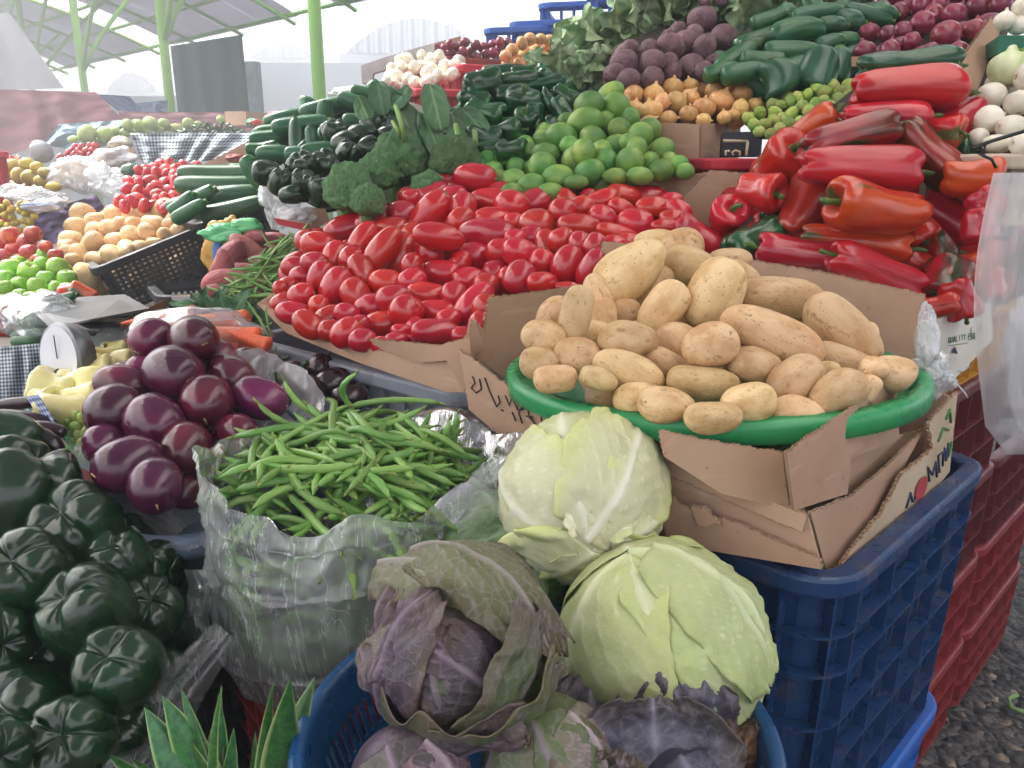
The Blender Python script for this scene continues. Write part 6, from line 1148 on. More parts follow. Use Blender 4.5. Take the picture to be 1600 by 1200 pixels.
# courgettes and dark peppers left of the broccoli
CZ = [(510,168,86,28,15),(470,195,90,28,10),(440,205,80,26,5),(420,215,60,24,10),(462,215,66,22,95),(488,222,50,20,100),(560,190,50,26,0),(500,235,60,26,10),(430,240,60,26,0),(410,232,50,24,10),(555,160,60,22,-20),(470,240,50,24,0),(445,185,70,24,15),(530,205,60,26,0),(600,150,40,22,30),(570,145,44,20,-10)]
pile('zucchini', 'zucchini', 'zucchini', CZ, [(420, 230, 2.6), (560, 160, 2.75), (500, 230, 2.4)], 'long dark courgette', 'left courgette bank', 'courgettes left of the broccoli', band=24, tiltr=10)
DP = [(525,210,46,44,90,40),(585,195,44,44,0,30),(472,262,46,50,100,50),(510,262,52,54,80,50),(440,285,44,42,60,40),(475,290,50,44,90,50),(565,215,50,40,0),(575,235,50,40,30),(545,245,50,44,60,30),(415,270,44,40,0),(500,300,50,40,80,30),(540,225,46,40,0),(605,215,40,36,0),(590,170,34,32,0),(455,305,40,30,0)]
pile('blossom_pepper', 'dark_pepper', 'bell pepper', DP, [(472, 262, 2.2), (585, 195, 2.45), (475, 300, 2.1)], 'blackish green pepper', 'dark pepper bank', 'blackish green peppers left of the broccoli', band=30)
fill('zucchini', 'zucchini', 'zucchini', [(400, 235), (480, 180), (600, 150), (620, 200), (560, 280), (440, 300), (400, 270)], 30, 34, 32, [(420, 230, 2.6), (560, 160, 2.75), (500, 300, 2.2)], .09, 'dark courgette hidden inside the left courgette bank', 'buried courgettes', asp=1.9)
# white and red onions, red crates at the back
WN = [(629,93,22,26,90),(648,105,22,22,0),(620,118,24,24,90),(640,125,26,24,0),(660,88,20,20,0),(672,98,22,22,0),(687,90,22,24,0),(668,115,26,24,0),(650,130,26,22,0),(694,105,22,22,0),(712,102,24,24,80),(705,118,22,20,0),(685,118,22,22,0),(605,128,20,18,0),(630,105,20,20,0),(665,130,22,18,0),(725,108,20,18,0),(612,108,20,20,0)]
pile('white_onion', 'white_onion', 'onion', WN, [(629, 93, 3.4), (712, 102, 3.3), (640, 130, 3.1)], 'small white onion', 'far white onion tray', 'white onions in the far tray', parts=False, band=16)
fill('white_onion', 'white_onion', 'onion', [(600, 125), (640, 90), (720, 95), (725, 115), (670, 135), (620, 135)], 16, 24, 22, [(629, 93, 3.4), (712, 102, 3.3), (640, 130, 3.1)], .05, 'small white onion deep in the far tray', 'white onions deep in the far tray')
RN = scatter([(680, 75), (720, 66), (760, 70), (790, 62), (800, 66), (770, 85), (740, 92), (700, 90)], 10, 26)
pile('red_onion', 'red_onion', 'onion', [(x, y, 18, 17, None) for x, y in RN], [(700, 80, 3.6), (780, 70, 3.6)], 'small red onion', 'far red onion crate', 'red onions in the far crate', parts=False, band=12)
YN = [(800, 78, 20), (815, 68, 20), (828, 62, 20), (845, 62, 18), (858, 64, 18), (872, 66, 18), (880, 62, 16), (803, 92, 22), (820, 85, 22), (838, 78, 20), (855, 76, 22), (868, 74, 18), (812, 100, 20), (830, 95, 20), (790, 88, 18), (793, 100, 18), (848, 88, 18)]
pile('yellow_onion', 'yellow_onion', 'onion', [(a, b, c * 1.15, c * 1.1, None) for a, b, c in YN], [(800, 90, 3.4), (880, 62, 3.5)], 'small yellow onion', 'far yellow onion crate', 'yellow onions in the far crate', parts=False, band=14)
fill('yellow_onion', 'yellow_onion', 'onion', [(790, 85), (880, 58), (885, 70), (840, 98), (795, 105)], 14, 16, 20, [(800, 90, 3.4), (880, 62, 3.5)], .05, 'small yellow onion deep in the far crate', 'yellow onions deep in the far crate')
def slab(name, pts, Y, th, mat, label=None, cat=None, parent=None):
    n = V((0, -1, 0)); o = cpanel([P(x, y, Y if not isinstance(Y, (list, tuple)) else Y[i]) for i, (x, y) in enumerate(pts)], n, parent, torn=(), name=name, mat=mat, th=th); return tag(o, label, cat)
CR = [(crate, (P(655, 145, 3.0).to_2d(), 25, .34, .5, P(660, 138, 3.0).z, .2, REDB, 'red crate below the far white onions')), (crate, (P(722, 118, 3.2).to_2d(), 25, .3, .5, P(740, 100, 3.2).z, .2, REDB, 'red crate between the far white and yellow onions')), (crate, (P(792, 112, 3.3).to_2d(), 30, .3, .5, P(800, 100, 3.3).z, .2, BLKC, 'black crate below the far yellow onions')), (crate, (P(690, 100, 3.5).to_2d(), 25, .5, .4, P(700, 88, 3.5).z, .25, REDC, 'dull red crate below the far red onions'))]
for f_, a_ in CR: f_(*a_, rows=3, cell=.08, pat=lambda i, j: 'solid')
slab('foam_tray', [(566, 104), (568, 132), (582, 130), (586, 116), (640, 100), (680, 84), (680, 70), (640, 80), (600, 92)], 3.5, .03, simple('grey_foam', '#c8c6c8', .8, 0), 'pale foam tray side left of the far white onions', 'tray')
slab('cardboard_sheet', [(623, 83), (630, 88), (720, 64), (720, 57)], 3.7, .01, CARD, 'slanting cardboard strip above the far white onions', 'cardboard')
crumple('white_bag', 762, 128, 70, 40, 2.9, SATIN, 'crumpled white bag in front of the far red crate', 3, .5, .5)
crumple('grey_bag', 545, 148, 60, 26, 3.1, SATIN, 'grey white bag left of the far white onions', 9, .4, .5)
BG = 'blue crates at the top of the stand'
for px, py, Y, w, d, top, h, lab in ((760, 62, 4.2, .30, .4, 44, .12, 'small blue crate at the left end of the top blue crates'), (800, 60, 4.2, .55, .45, 34, .2, 'long low blue crate in front of the tall blue crate'), (845, 40, 4.5, .42, .5, 5, .25, 'tall blue crate left of the topmost one'), (885, 60, 3.9, .34, .5, 28, .22, 'blue crate behind the far yellow onions'), (920, 35, 4.4, .40, .5, -12, .38, 'topmost lattice blue crate beside the lettuces')):
    z = P(px, top, Y).z; crate(P(px, py, Y).to_2d(), -12, w, d, z, h, BLUEB, lab, rows=3, cell=.07, rib=.016, pat=lambda i, j: 'window', group=BG)

zb_ = P(1555, 240, 1.58).z - .14; crate((.985, 1.60), 45, .44, .36, zb_, zb_ - 1.228, BLKC, 'black crate between the yellow crate and the white onion box', rows=3, cell=.07)
# ================= left hand stalls =================
# far cloths
PINK = cloth('pink_tarp', '#9a626c'); LBLU = cloth('pale_blue_tarp', '#9fb8c4'); NAVY = cloth('navy_tarp', '#3a4a7a'); BLU2 = cloth('grey_blue_tarp', '#66799a')
def drapeq(name, tl, tr, br, bl, Y0, Y1, mat, fold, nf, label, cat='tarp', dY=0., uvs=(1, 1), nu=60, nv=30, sag=0):
    def f(u, v):
        x = (tl[0] * (1 - u) + tr[0] * u) * (1 - v) + (bl[0] * (1 - u) + br[0] * u) * v; y = (tl[1] * (1 - u) + tr[1] * u) * (1 - v) + (bl[1] * (1 - u) + br[1] * u) * v
        return P(x, y + sag * math.sin(u * 3.14) * (1 - v), Y0 * (1 - u) + Y1 * u - dY * v + fold * math.sin(u * nf + v * 1.5 + nz((u * 3, v, 0), 1) * 3) * (.2 + v) + fold * .5 * nz((u * 4, v * 3, 1), 2))
    return ob(name, grid(name, f, nu, nv, mat, uvs=uvs), label=label, cat=cat)
drapeq('pink_tarp', (-60, 138), (150, 144), (196, 192), (-60, 262), 6.2, 6.0, PINK, .04, 24, 'dusty pink tarp draped as a tall stall cover at the far left')
drapeq('pink_tarp', (186, 174), (400, 176), (410, 205), (186, 205), 6.6, 6.6, cloth('pale_pink_tarp', '#b07c84'), .03, 14, 'pale pink tarp strip below the dark green tarp')
drapeq('navy_tarp', (150, 147), (202, 150), (226, 178), (190, 178), 7.5, 7.5, NAVY, .03, 8, 'navy blue tarp peak behind the pink tarp')
drapeq('blue_tarp', (210, 162), (262, 156), (262, 178), (222, 178), 8.2, 8.2, BLU2, .03, 8, 'grey blue tarp between the navy tarp and the third post')
drapeq('pale_blue_tarp', (92, 194), (210, 186), (150, 240), (66, 226), 5.6, 5.4, LBLU, .08, 20, 'pale blue tarp sheet behind the green melons')
# melons, fruit row
ML = [(136,210,30,28,90),(164,210,26,24,0),(199,195,18,18,0),(215,196,20,20,0),(234,193,24,22,0),(256,195,18,20,0),(276,200,22,14,0),(294,193,18,18,0),(195,208,16,14,0),(226,206,18,12,0),(157,221,20,14,0),(115,218,20,12,0),(248,203,16,12,0),(180,205,16,14,0),(205,206,16,12,0),(345,187,14,14,0),(310,195,14,12,0)]
pile('melon', 'green_melon', 'melon', ML, [(136, 210, 5.0), (345, 190, 5.6)], 'pale green melon', 'far melon row', 'pale green melons on the far stall', parts=False, band=14)
drapeq('checked_cloth', (203, 208), (405, 208), (350, 250), (222, 256), 4.7, 4.5, GING, .07, 30, 'black and white checked cloth hanging from the far stall', 'tablecloth', dY=.1, uvs=(34, 9))
for x in (0,): pass
jm = scatter([(275, 204), (310, 196), (350, 195), (388, 206), (380, 210), (280, 210)], 5, 70)
pile('chili', 'dried_chili', 'chilli', [(x, y, 14, 6, None, None, 'dried') if False else (x, y, 14, 6, None) for x, y in jm], [(300, 205, 4.8), (380, 205, 4.8)], 'dark dried chilli', 'far dried chilli heap', 'dark dried chillies on the checked cloth', parts=False, band=6)
for o in bpy.data.objects:
    if o.name.startswith('dried_chili'): pass
wallquad('cardboard_box', 351, 174, 384, 196, 5.3, 5.2, CARD, th=.3, label='small cardboard box behind the dried chillies', cat='cardboard box')
crumple('green_bag', 398, 192, 30, 16, 5.0, simple('green_bag_plastic', '#3fae78', .4, 0), 'small green bag behind the checked cloth', 4)
basin('pink_bowl', P(454, 176, 4.3), .095, .05, simple('pink_bowl_plastic', '#e0506a', .4, 0), 'translucent pink bowl behind the courgettes', 'bowl', n=40)
crumple('orange_bag', 408, 194, 34, 12, 4.4, simple('orange_red_plastic', '#d8503a', .4, 0), 'orange red plastic just left of the pink bowl', 5)
# red tomatoes far, white bags, mangoes, onions
FT = scatter([(92, 245), (120, 228), (150, 225), (156, 240), (140, 246)], 7, 26); pile('tomato', 'small_tomato', 'tomato', [(x, y, 13, 10, None) for x, y in FT], [(120, 235, 4.3), (150, 240, 4.2)], 'tiny red tomato', 'far small tomato tray', 'small tomatoes on the far tray', parts=False, band=7)
crumple('white_bag', 122, 272, 92, 56, 3.7, FILMW, 'clear bag of pale loaves in front of the far small tomatoes', 11, .4); crumple('pale_loaf', 120, 268, 70, 40, 3.75, simple('pale_bread', '#d9b88a', .8, .1), 'pale loaf inside the clear bag at the far left', 12, .2, cat='bread')
crumple('white_bag', 182, 246, 70, 34, 3.9, SATIN, 'white plastic bag left of the checked cloth', 13, .5); crumple('grey_bag', 165, 280, 60, 50, 3.6, FILMW, 'crumpled grey clear bag beside the far plum tomatoes', 14, .6)
crumple('dark_bag', 205, 266, 34, 22, 3.5, PDRK, 'dark green squash beyond the far plum tomatoes', 15, .1, cat='squash'); crumple('cauliflower', 190, 226, 40, 24, 4.3, simple('cauliflower_curd', '#d9d2bc', .8, 0, 8, .8, 60), 'cream cauliflower heap in front of the melons', 16, .35, cat='cauliflower')
slab('cardboard_sheet', [(170, 230), (176, 243), (214, 245), (210, 232)], 4.25, .01, CARD, 'cardboard tray under the cream cauliflowers', 'cardboard')
slab('cardboard_sheet', [(400, 215), (400, 240), (340, 262), (310, 262)], 3.6, .01, CARD, 'slanting cardboard side behind the cucumbers', 'cardboard')
crumple('red_net', 372, 248, 40, 14, 3.4, simple('red_net', '#b04450', .6, 0), 'red net bag behind the cucumbers', 18, .4, cat='net bag')
q = MB(); c = P(60, 236, 4.2); q.tube([c + V((0, 0, -.02)), c + V((0, .03, .0)), c + V((0, .05, 0))], [.05, .06, .05], 20); o = q.ob('round_scale_dial', simple('pale_dial', '#c8ccd4', .4, 0), None, True, label='small round pale scale dial far left of the small tomatoes', cat='scale')
MG = [(20,258,24,20,0),(42,256,24,20,0),(58,262,20,18,0),(10,275,30,22,0),(30,275,26,24,90),(48,278,28,24,0),(66,283,26,20,0),(22,292,32,20,0),(42,296,26,18,0),(70,270,22,18,0),(5,290,26,20,0),(84,292,24,16,0),(60,296,22,16,0)]
pile('mango', 'mango', 'mango', MG, [(20, 258, 4.0), (70, 290, 3.7)], 'yellow green mango', 'far left mango heap', 'mangoes at the far left', parts=False, band=16)
OR = scatter([(0, 252), (30, 245), (35, 256), (0, 262)], 7, 8); pile('melon', 'orange_fruit', 'orange', [(x, y, 10, 10, None, None, 'carrot') for x, y in OR], [(0, 0, 4.1)], 'small orange fruit', 'far left fruit tray', 'small orange fruits at the far left', parts=False, band=9)
crate(P(-75, 300, 3.4).to_2d(), 60, .25, .3, P(0, 234, 3.4).z, .5, REDB, 'bright red crate cut off by the left picture edge', rows=4, cell=.06)
FR = [(x, y, ru(16, 24), ru(13, 17), None) for x, y in scatter([(182, 320), (190, 290), (220, 262), (270, 253), (320, 258), (300, 285), (260, 325), (200, 326)], 12, 62)]
frc = [(190, 310, 3.1), (270, 255, 3.5), (250, 320, 3.0)]
pile('tomato', 'plum_tomato', 'tomato', FR, frc, 'red plum tomato', 'far tomato heap', 'plum tomatoes beyond the far potatoes', parts=False, band=14)
fill('tomato', 'plum_tomato', 'tomato', [(185, 320), (195, 290), (225, 265), (310, 262), (260, 325)], 13, 25, 19, frc, .05, 'plum tomato buried in the far heap', 'plum tomatoes buried in the far heap', asp=1.3)
CU = [(355,270,150,30,3),(350,290,150,34,2),(352,308,140,32,8),(365,326,110,30,14),(300,312,80,28,25),(296,330,60,24,30),(390,268,70,26,0),(285,318,50,24,40)]
pile('cucumber', 'cucumber', 'cucumber', CU, [(350, 268, 2.95), (345, 320, 2.7)], 'long dark cucumber', 'cucumber crate', 'cucumbers in the black crate', band=16, tiltr=4)
pa_ = P(318, 346, 2.70); pb_ = P(418, 305, 2.85); tiltcrate(pa_, pb_, .5, .2, BLKC, 'black crate full of long cucumbers', rows=4, cell=.05, pat=lambda i, j: 'slots' if j in (1, 2) else 'solid', rib=.01)
# far potatoes in the black crate
FP = [(130,338,40,34,30),(150,345,32,30,0),(120,354,36,30,-10),(180,335,34,30,-50),(206,338,32,26,-50),(228,332,40,20,0),(258,328,38,32,20),(275,342,34,28,20),(172,357,36,26,0),(205,368,28,32,90),(180,375,34,26,0),(145,380,40,34,40),(112,375,36,28,0),(240,350,38,26,-20),(230,362,30,26,-30),(257,366,24,20,0),(280,358,30,20,30),(298,332,24,16,-40),(104,385,26,28,0),(125,398,40,26,-60),(150,405,36,24,0),(175,398,38,28,-30),(200,394,26,24,60),(220,385,24,20,0),(240,378,24,16,0),(112,405,24,20,0),(150,362,30,28,0),(210,350,28,24,0),(190,350,26,24,0),(105,395,24,24,0),(265,350,24,20,0)]
fpc = [(100, 390, 2.95), (150, 405, 2.76), (300, 335, 2.95), (180, 335, 3.1)]
pile('potato', 'potato', 'potato', FP, fpc, 'pale potato', 'far black crate heap', 'potatoes in the far black crate', band=22)
fill('potato', 'potato', 'potato', [(100, 380), (140, 340), (290, 330), (290, 355), (170, 412), (110, 412)], 22, 44, 32, fpc, .06, 'potato deep in the far black crate', 'potatoes deep in the far black crate', asp=1.3)
pa_ = P(152, 416, 2.62); pb_ = P(316, 350, 2.82); tiltcrate(pa_, pb_, .42, .18, BLKC, 'black lattice crate brimming with pale potatoes', rows=3, cell=.075, rib=.006, pat=lambda i, j: 'grid', r=.02)
fill('potato', 'potato', 'potato', [(130, 420), (170, 430), (310, 370), (305, 410), (180, 465), (135, 440)], 24, 26, 34, [(150, 440, 2.70), (300, 380, 2.9), (180, 465, 2.72)], 0, 'potato seen through the lattice of the far black crate', 'potatoes behind the crate lattice', asp=1.3)
crate(P(258, 490, 2.40).to_2d(), 30, .24, .34, P(270, 462, 2.40).z, .10, BLKC, 'low black tray between the potato crate and the sweet potatoes', rows=2, cell=.07, rib=.006, pat=lambda i, j: 'slots')
drapeq('purple_cloth', (42, 340), (150, 304), (178, 345), (75, 385), 3.3, 3.3, cloth('purple_cloth', '#55466c'), .04, 12, 'plain purple cloth folded behind the far potatoes', 'cloth')
GA = scatter([(0, 318), (50, 318), (60, 345), (30, 362), (0, 365)], 10, 26); pile('white_onion', 'garlic_bulb', 'garlic', [(x, y, 13, 11, None, None, 'mango') for x, y in GA], [(20, 340, 3.1)], 'pinkish garlic bulb', 'left garlic pile', 'garlic bulbs at the left edge', parts=False, band=11)
crumple('clear_bag', 60, 312, 110, 34, 3.2, FILM, 'torn clear bags above the garlic at the left', 21, .6); crumple('clear_bag', 25, 300, 60, 24, 3.4, FILMW, 'grey clear bag below the mangoes', 22, .6)
crumple('blue_cloth', 62, 324, 60, 14, 3.1, GINGB, 'strip of blue and white cloth beside the garlic', 23, .3, cat='cloth')
# apples
RA = [(16,368,30,28,90),(42,378,26,26,0),(52,365,26,24,0),(24,390,28,24,0),(46,394,28,24,0),(8,400,30,26,0),(72,385,20,18,0),(88,398,24,18,0),(60,405,24,18,0),(4,378,20,24,0),(34,405,24,20,0)]
pile('red_apple', 'red_apple', 'apple', RA, [(16, 368, 2.75), (90, 400, 2.6)], 'red blushed apple', 'red apple group', 'red apples behind the green ones', band=18)
AG = [(70,400,30,26,90),(18,420,34,32,90),(45,426,34,34,60,30),(90,418,32,32,90),(8,436,30,30,0),(66,412,24,22,0),(72,435,26,26,0),(105,436,30,28,80),(30,444,24,24,0),(8,452,30,26,90),(58,448,32,28,90),(85,452,24,18,90),(105,450,24,18,0),(32,460,26,18,0),(5,470,20,20,0),(28,410,22,22,0),(50,465,26,20,0),(68,460,22,18,0)]
pile('green_apple', 'green_apple', 'apple', AG, [(18, 420, 2.55), (105, 440, 2.45), (50, 465, 2.3)], 'bright green apple', 'green apple heap', 'green apples at the left', band=24)
fill('green_apple', 'green_apple', 'apple', [(0, 420), (90, 410), (110, 450), (40, 470), (0, 460)], 26, 14, 30, [(18, 420, 2.55), (105, 440, 2.45), (50, 465, 2.3)], .07, 'green apple hidden behind the front green apples', 'buried green apples')
put('orange_pepper', 'yellow_pepper', P(130, 458, 2.35), .075, .06, 160, 20, label='yellow orange pepper beside the green apples', cat='bell pepper'); put('orange_pepper', 'orange_pepper', P(108, 455, 2.36), .06, .05, 200, 10, label='dull red pepper wedged by the green apples', cat='bell pepper')
BT_ = [(10,490,40,30,0),(40,480,34,28,0),(28,478,30,26,0),(8,515,30,24,0),(20,470,30,24,0)]
pile('red_apple', 'bagged_apple', 'apple', BT_, [(10, 490, 2.0)], 'red green apple inside a clear bag', 'bagged apple group', 'apples bagged at the left edge', band=18)
crumple('clear_bag', 20, 492, 80, 70, 1.97, FILMD, 'clear bag of apples cut off by the left edge', 24, .3)
CB = [(88,470,70,20,15),(75,482,70,22,10),(62,496,74,22,15),(52,510,70,22,20),(45,524,56,20,10),(42,534,50,18,0),(78,500,50,20,10)]
pile('cucumber', 'bagged_cucumber', 'cucumber', CB, [(60, 500, 1.95), (88, 470, 2.05)], 'short green cucumber under film', 'bagged cucumber pack', 'cucumbers packed in film', band=14, tiltr=5)
crumple('film_pack', 68, 502, 120, 96, 1.93, FILMD, 'shiny film around the pack of green cucumbers', 25, .3)
# weighing scale
sc0 = P(165, 520, 1.85); sc_e = empty('weighing_scale', V((sc0.x, sc0.y, sc0.z - .14)), label='grey market weighing scale with tray and round white dial', cat='weighing scale')
PAN = simple('scale_pan_metal', '#8b8d90', .35, 0, 6, .1, 60, metal=.8); SCB = simple('scale_body_paint', '#8d918f', .45, 0, 6, dark=.9)
def rel(px, py, Y, o=sc_e): return P(px, py, Y) - o.location
pan = [rel(48, 485, 1.95), rel(100, 468, 2.1), rel(195, 462, 2.1), rel(234, 484, 1.9), rel(140, 502, 1.7), rel(80, 515, 1.7)]
q = MB(); nn2 = len(pan); up_ = V((0, 0, .004)); q.add(pan + [p + up_ for p in pan], [list(range(nn2))[::-1], list(range(nn2, 2 * nn2))] + [(i, (i + 1) % nn2, nn2 + (i + 1) % nn2, nn2 + i) for i in range(nn2)]); q.ob('weighing_pan', PAN, sc_e)
q = MB(); q.tube([rel(150, 505, 1.85), rel(148, 520, 1.85)], .03, 12); q.box(rel(152, 510, 1.87), (.09, .06, .02)); q.ob('pan_support', PAN, sc_e, True)
q = MB(); a0, a1, a2, a3 = rel(116, 512, 1.83), rel(197, 512, 1.83), rel(205, 570, 1.8), rel(128, 585, 1.8); dp_ = V((0, .14, 0)); q.add([a0, a1, a2, a3, a0 + dp_, a1 + dp_, a2 + dp_, a3 + dp_], [(0, 3, 2, 1), (4, 5, 6, 7), (0, 1, 5, 4), (1, 2, 6, 5), (2, 3, 7, 6), (3, 0, 4, 7)]); o = q.ob('body', SCB, sc_e); b_ = o.modifiers.new('b', 'BEVEL'); b_.width = .012; b_.segments = 3
q = MB(); q.tube([rel(171, 524, 1.81), rel(171, 524, 1.80)], .004, 8); q.ob('screw', PAN, sc_e)
dcn = rel(95, 560, 1.60); dax = V((-.5, -.85, .12)).normalized()
q = MB(); q.tube([dcn + dax * -.035, dcn + dax * 0, dcn + dax * .004], [.072, .077, .074], 40); q.ob('dial_housing', PAN, sc_e, True)
q = MB(); q.tube([dcn + dax * .0045, dcn + dax * .006], [.068, .068], 40); q.ob('dial_face', simple('white_dial', '#dcdde6', .3, 0, dark=.95), sc_e)
q = MB(); q.tube([dcn + dax * .0075, dcn + dax * .0075 + V((0, 0, .05))], .0012, 5); q.ob('dial_needle', INK, sc_e)
q = MB(); q.tube([rel(122, 520, 1.75), rel(130, 540, 1.74), rel(125, 565, 1.73)], .006, 8); q.ob('hinge_arm', PAN, sc_e, True)
# checked cloth at the left edge, table
drapeq('checked_cloth', (-30, 545), (78, 535), (100, 690), (-30, 690), 1.72, 1.70, GING, .035, 16, 'dark checked tablecloth hanging below the scale at the left edge', 'tablecloth', dY=.12, uvs=(22, 26)); 
drapeq('blue_checked_cloth', (30, 622), (60, 616), (136, 740), (92, 750), 1.42, 1.28, GINGB, .015, 10, 'blue and white checked cloth under the green tray', 'tablecloth', uvs=(8, 14))
wd = MB(); wd.hexa(rel(197, 512, 1.82) + sc_e.location, rel(262, 478, 2.1) + sc_e.location, V((0, 0, .02)), V((0, -1, 0)), .03); wd.ob('wooden_strip', simple('brown_wood', '#7a5236', .7, 0), label='brown wooden strip leaning behind the scale', cat='wooden strip')
# aubergines black long at left
LBk = [(35,655,110,28,-8),(60,672,90,30,-5),(20,680,90,30,0),(75,690,60,30,-40),(30,630,90,20,5)]
pile('zucchini', 'long_eggplant', 'eggplant', [(a, b, c, d, e, 0, 'dark_eggplant') for a, b, c, d, e in LBk], [(35, 655, 1.32), (60, 690, 1.2)], 'long blackish eggplant', 'dark group at the left edge', 'long blackish eggplants at the left edge', parts=False, band=24, tiltr=5)
# pale yellow peppers, tomatillos and green tray
gt = empty('green_tray', (0, 0, 0), label='thin green plastic tray under the pale yellow peppers', cat='tray')
slab('tray_side', [(34, 628), (60, 665), (140, 735), (134, 720), (62, 652), (40, 625)], [1.42, 1.36, 1.2, 1.2, 1.36, 1.42], .004, GRNP, parent=gt)
q = MB(); q.add([P(36, 630, 1.42), P(136, 730, 1.2), P(230, 680, 1.45), P(200, 560, 1.75), P(60, 570, 1.65)], [(0, 1, 2, 3, 4)]); q.ob('tray_floor', GRNP, gt)
YP = [(a, b, c * .9, d * 1.35, e) for a, b, c, d, e in [(88,612,80,50,170),(100,640,90,40,-10),(128,625,60,40,10),(133,575,36,40,90),(165,560,40,34,90),(178,550,40,30,0),(160,580,46,36,20),(190,565,26,30,0),(122,580,40,30,0),(115,600,50,40,0),(150,605,44,50,90),(75,600,50,40,60),(70,625,40,34,0),(195,600,40,34,0)]]
pile('yellow_pepper', 'pale_yellow_pepper', 'pepper', YP, [(90, 620, 1.48), (170, 560, 1.66), (140, 650, 1.36)], 'pale yellow waxy pepper', 'pale yellow pile', 'pale yellow peppers beside the eggplants', band=36)
TL = scatter([(92, 660), (115, 650), (140, 655), (146, 690), (136, 722), (120, 700), (100, 680)], 11, 26)
pile('tomatillo', 'tomatillo', 'tomatillo', [(x, y, 21, 18, None) for x, y in TL], [(100, 665, 1.36), (140, 715, 1.22)], 'small husked tomatillo', 'left tomatillo cluster', 'tomatillos beside the purple eggplants', band=15, parts=False)
put('sweet_potato', 'sweet_potato', P(118, 757, 1.12), .06, .045, 10, 0, label='brown sweet potato under the milky bag at the left', cat='sweet potato')
# carrots in a bag, sweet potatoes, beans and stalks
CA = [(250,497,120,26,8),(290,505,130,30,5),(330,500,120,30,3),(350,520,120,32,-6),(300,522,110,28,0),(360,545,110,30,-8),(230,512,80,24,30),(390,530,70,28,-20),(330,545,100,26,5),(220,530,50,24,60)]
pile('carrot', 'carrot', 'carrot', CA, [(230, 510, 1.75), (380, 530, 1.58)], 'thick orange carrot', 'carrot bag', 'carrots in a clear bag', band=22, tiltr=6)
crumple('clear_bag', 305, 522, 225, 86, 1.62, FILMD, 'clear plastic bag stretched over the orange carrots', 31, .2, .4)
SW = [(360,400,60,34,60),(350,440,70,36,10),(385,390,60,40,-30),(400,420,70,36,20),(345,415,50,34,70),(375,450,60,32,-10),(420,395,60,30,-20),(360,462,50,24,0),(395,375,50,28,10),(430,375,44,26,0),(335,455,40,24,0),(405,440,50,30,0),(370,425,50,36,0)]
pile('sweet_potato', 'sweet_potato', 'sweet potato', SW, [(350, 440, 2.2), (400, 380, 2.4)], 'pink skinned sweet potato', 'sweet potato heap', 'sweet potatoes left of the tomatoes', band=28)
fill('sweet_potato', 'sweet_potato', 'sweet potato', [(335, 440), (360, 400), (430, 375), (430, 430), (370, 465)], 30, 12, 34, [(350, 440, 2.2), (400, 380, 2.4)], .07, 'sweet potato buried in the heap left of the tomatoes', 'buried sweet potatoes', asp=1.6)
gb = scatter([(385, 430), (430, 385), (485, 360), (470, 385), (440, 430), (420, 470), (380, 485), (330, 480)], 7, 150)
for i, (x, y) in enumerate(gb):
    Y = 2.1 - .12 * (y - 360) / 120 + ru(-.03, .03); put('green_bean', 'thin_green_stalk', P(x, y, Y), ru(.08, .14), .12, ru(-50, 60), ru(-20, 20), parts=False, label='thin green chard stalk in the tangle left of the big tomato heap', cat='stalk', group='thin green stalks left of the tomatoes')
for i, (x, y, L, a) in enumerate([(404, 500, .10, -60), (414, 520, .08, -70), (408, 540, .12, -50), (398, 520, .09, 30), (412, 555, .09, 80), (425, 560, .06, 70), (420, 510, .09, -80), (400, 560, .07, 50)]):
    put('green_bean', 'thin_green_stalk', P(x, y, 1.62), L, .08, a, 0, parts=False, label=f"drooping green stalk, {ordn(i + 1)} of those hanging over the carrots", cat='stalk', group='stalks drooping over the carrots')
for i, (x, y, s) in enumerate([(330, 475, 60), (360, 480, 60), (390, 490, 50)]): head('chard', x, y, s, 1.95, 7, 'leaf', f"dark chard bunch, {ordn(i + 1)} from left above the carrots", 'chard', 'chard bunches above the carrots')
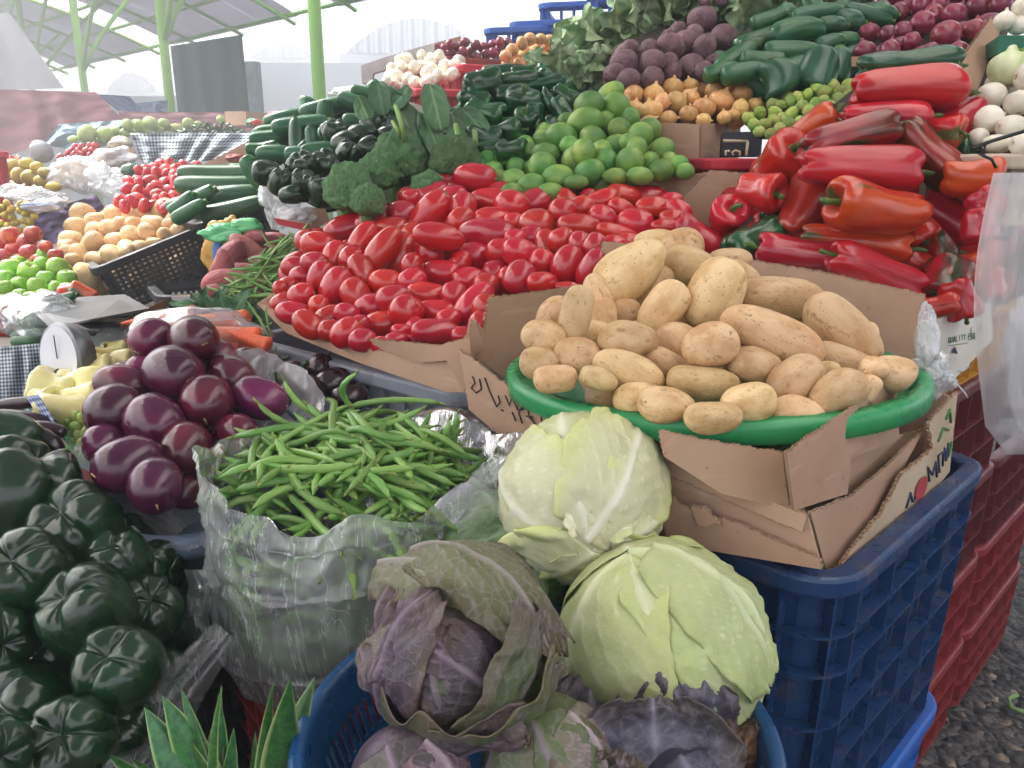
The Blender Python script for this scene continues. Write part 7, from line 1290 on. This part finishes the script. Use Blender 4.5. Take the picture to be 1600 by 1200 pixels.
# yellow, green and blue bag, white bag, red crate, foam
YB = simple('yellow_bag_plastic', '#e8a52a', .35, 0); GB2 = simple('mint_bag_plastic', '#6fd68a', .35, 0); BB = simple('blue_bag_plastic', '#2f7fc4', .35, 0)
yb = crumple('printed_bag', 350, 388, 70, 110, 2.5, YB, 'bright yellow, mint and blue plastic bag behind the sweet potatoes', 33, .35, .3)
o = crumple('mint_edge', 352, 365, 80, 34, 2.44, GB2, 'x', 34, .4, .3); del o['label'], o['category']; o.parent = yb; o.location = o.location - yb.location
o = crumple('blue_stripe', 340, 392, 18, 50, 2.43, BB, 'x', 35, .2, .3); del o['label'], o['category']; o.parent = yb; o.location = o.location - yb.location
o = crumple('mint_fold', 385, 352, 50, 26, 2.44, GB2, 'x', 36, .3, .3); del o['label'], o['category']; o.parent = yb; o.location = o.location - yb.location
crumple('white_bag', 440, 305, 80, 92, 2.3, FILMW, 'tall crumpled clear white bag between cucumbers and dark peppers', 41, .5, .5); crumple('white_bag', 462, 338, 60, 34, 2.2, SATIN, 'low crumpled white bag beside the red crate', 42, .5, .5)
slab('red_crate_edge', [(430, 340), (438, 350), (488, 362), (486, 350)], 2.15, .02, REDB, 'narrow red crate edge left of the big tomato heap', 'crate')
slab('foam_tray', [(272, 462), (275, 472), (330, 470), (335, 460)], 2.2, .02, simple('white_foam', '#c4c0c4', .8, 0), 'white foam tray in front of the sweet potatoes', 'tray')
# scrap on the ground
q = MB(); q.tube([Pz(1590, 1086, .015), Pz(1576, 1092, .012), Pz(1580, 1106, .012), Pz(1600, 1112, .014)], .006, 6); q.ob('vegetable_scrap', simple('scrap_green', '#8ab85c', .5, 0), None, True, label='green vegetable peel curl on the gravel at the right edge', cat='peel')
q = MB(); q.tube([Pz(1550, 1092, .012), Pz(1560, 1094, .014)], .012, 6, flat=.5); q.ob('pale_scrap', simple('pale_scrap', '#c9b8a0', .6, 0), None, True, label='pale dry scrap on the gravel beside the green peel', cat='scrap')
# ---------------- haze volume added for lens glare and lifted shadows ----------------
hz = MB(); hz.box((0, 24, 2.9), (90, 70, 8.2)); hm = bpy.data.materials.new('haze'); hm.use_nodes = True; hn = hm.node_tree.nodes; hn.clear()
hv = hn.new('ShaderNodeVolumePrincipled'); hv.inputs['Color'].default_value = (.95, .97, 1, 1); hv.inputs['Density'].default_value = .05; hv.inputs['Anisotropy'].default_value = .2; ho = hn.new('ShaderNodeOutputMaterial'); hm.node_tree.links.new(hv.outputs[0], ho.inputs['Volume'])
hz.ob('haze', hm, kind='stuff', label='pale haze volume added to stand in for lens glare', cat='haze')
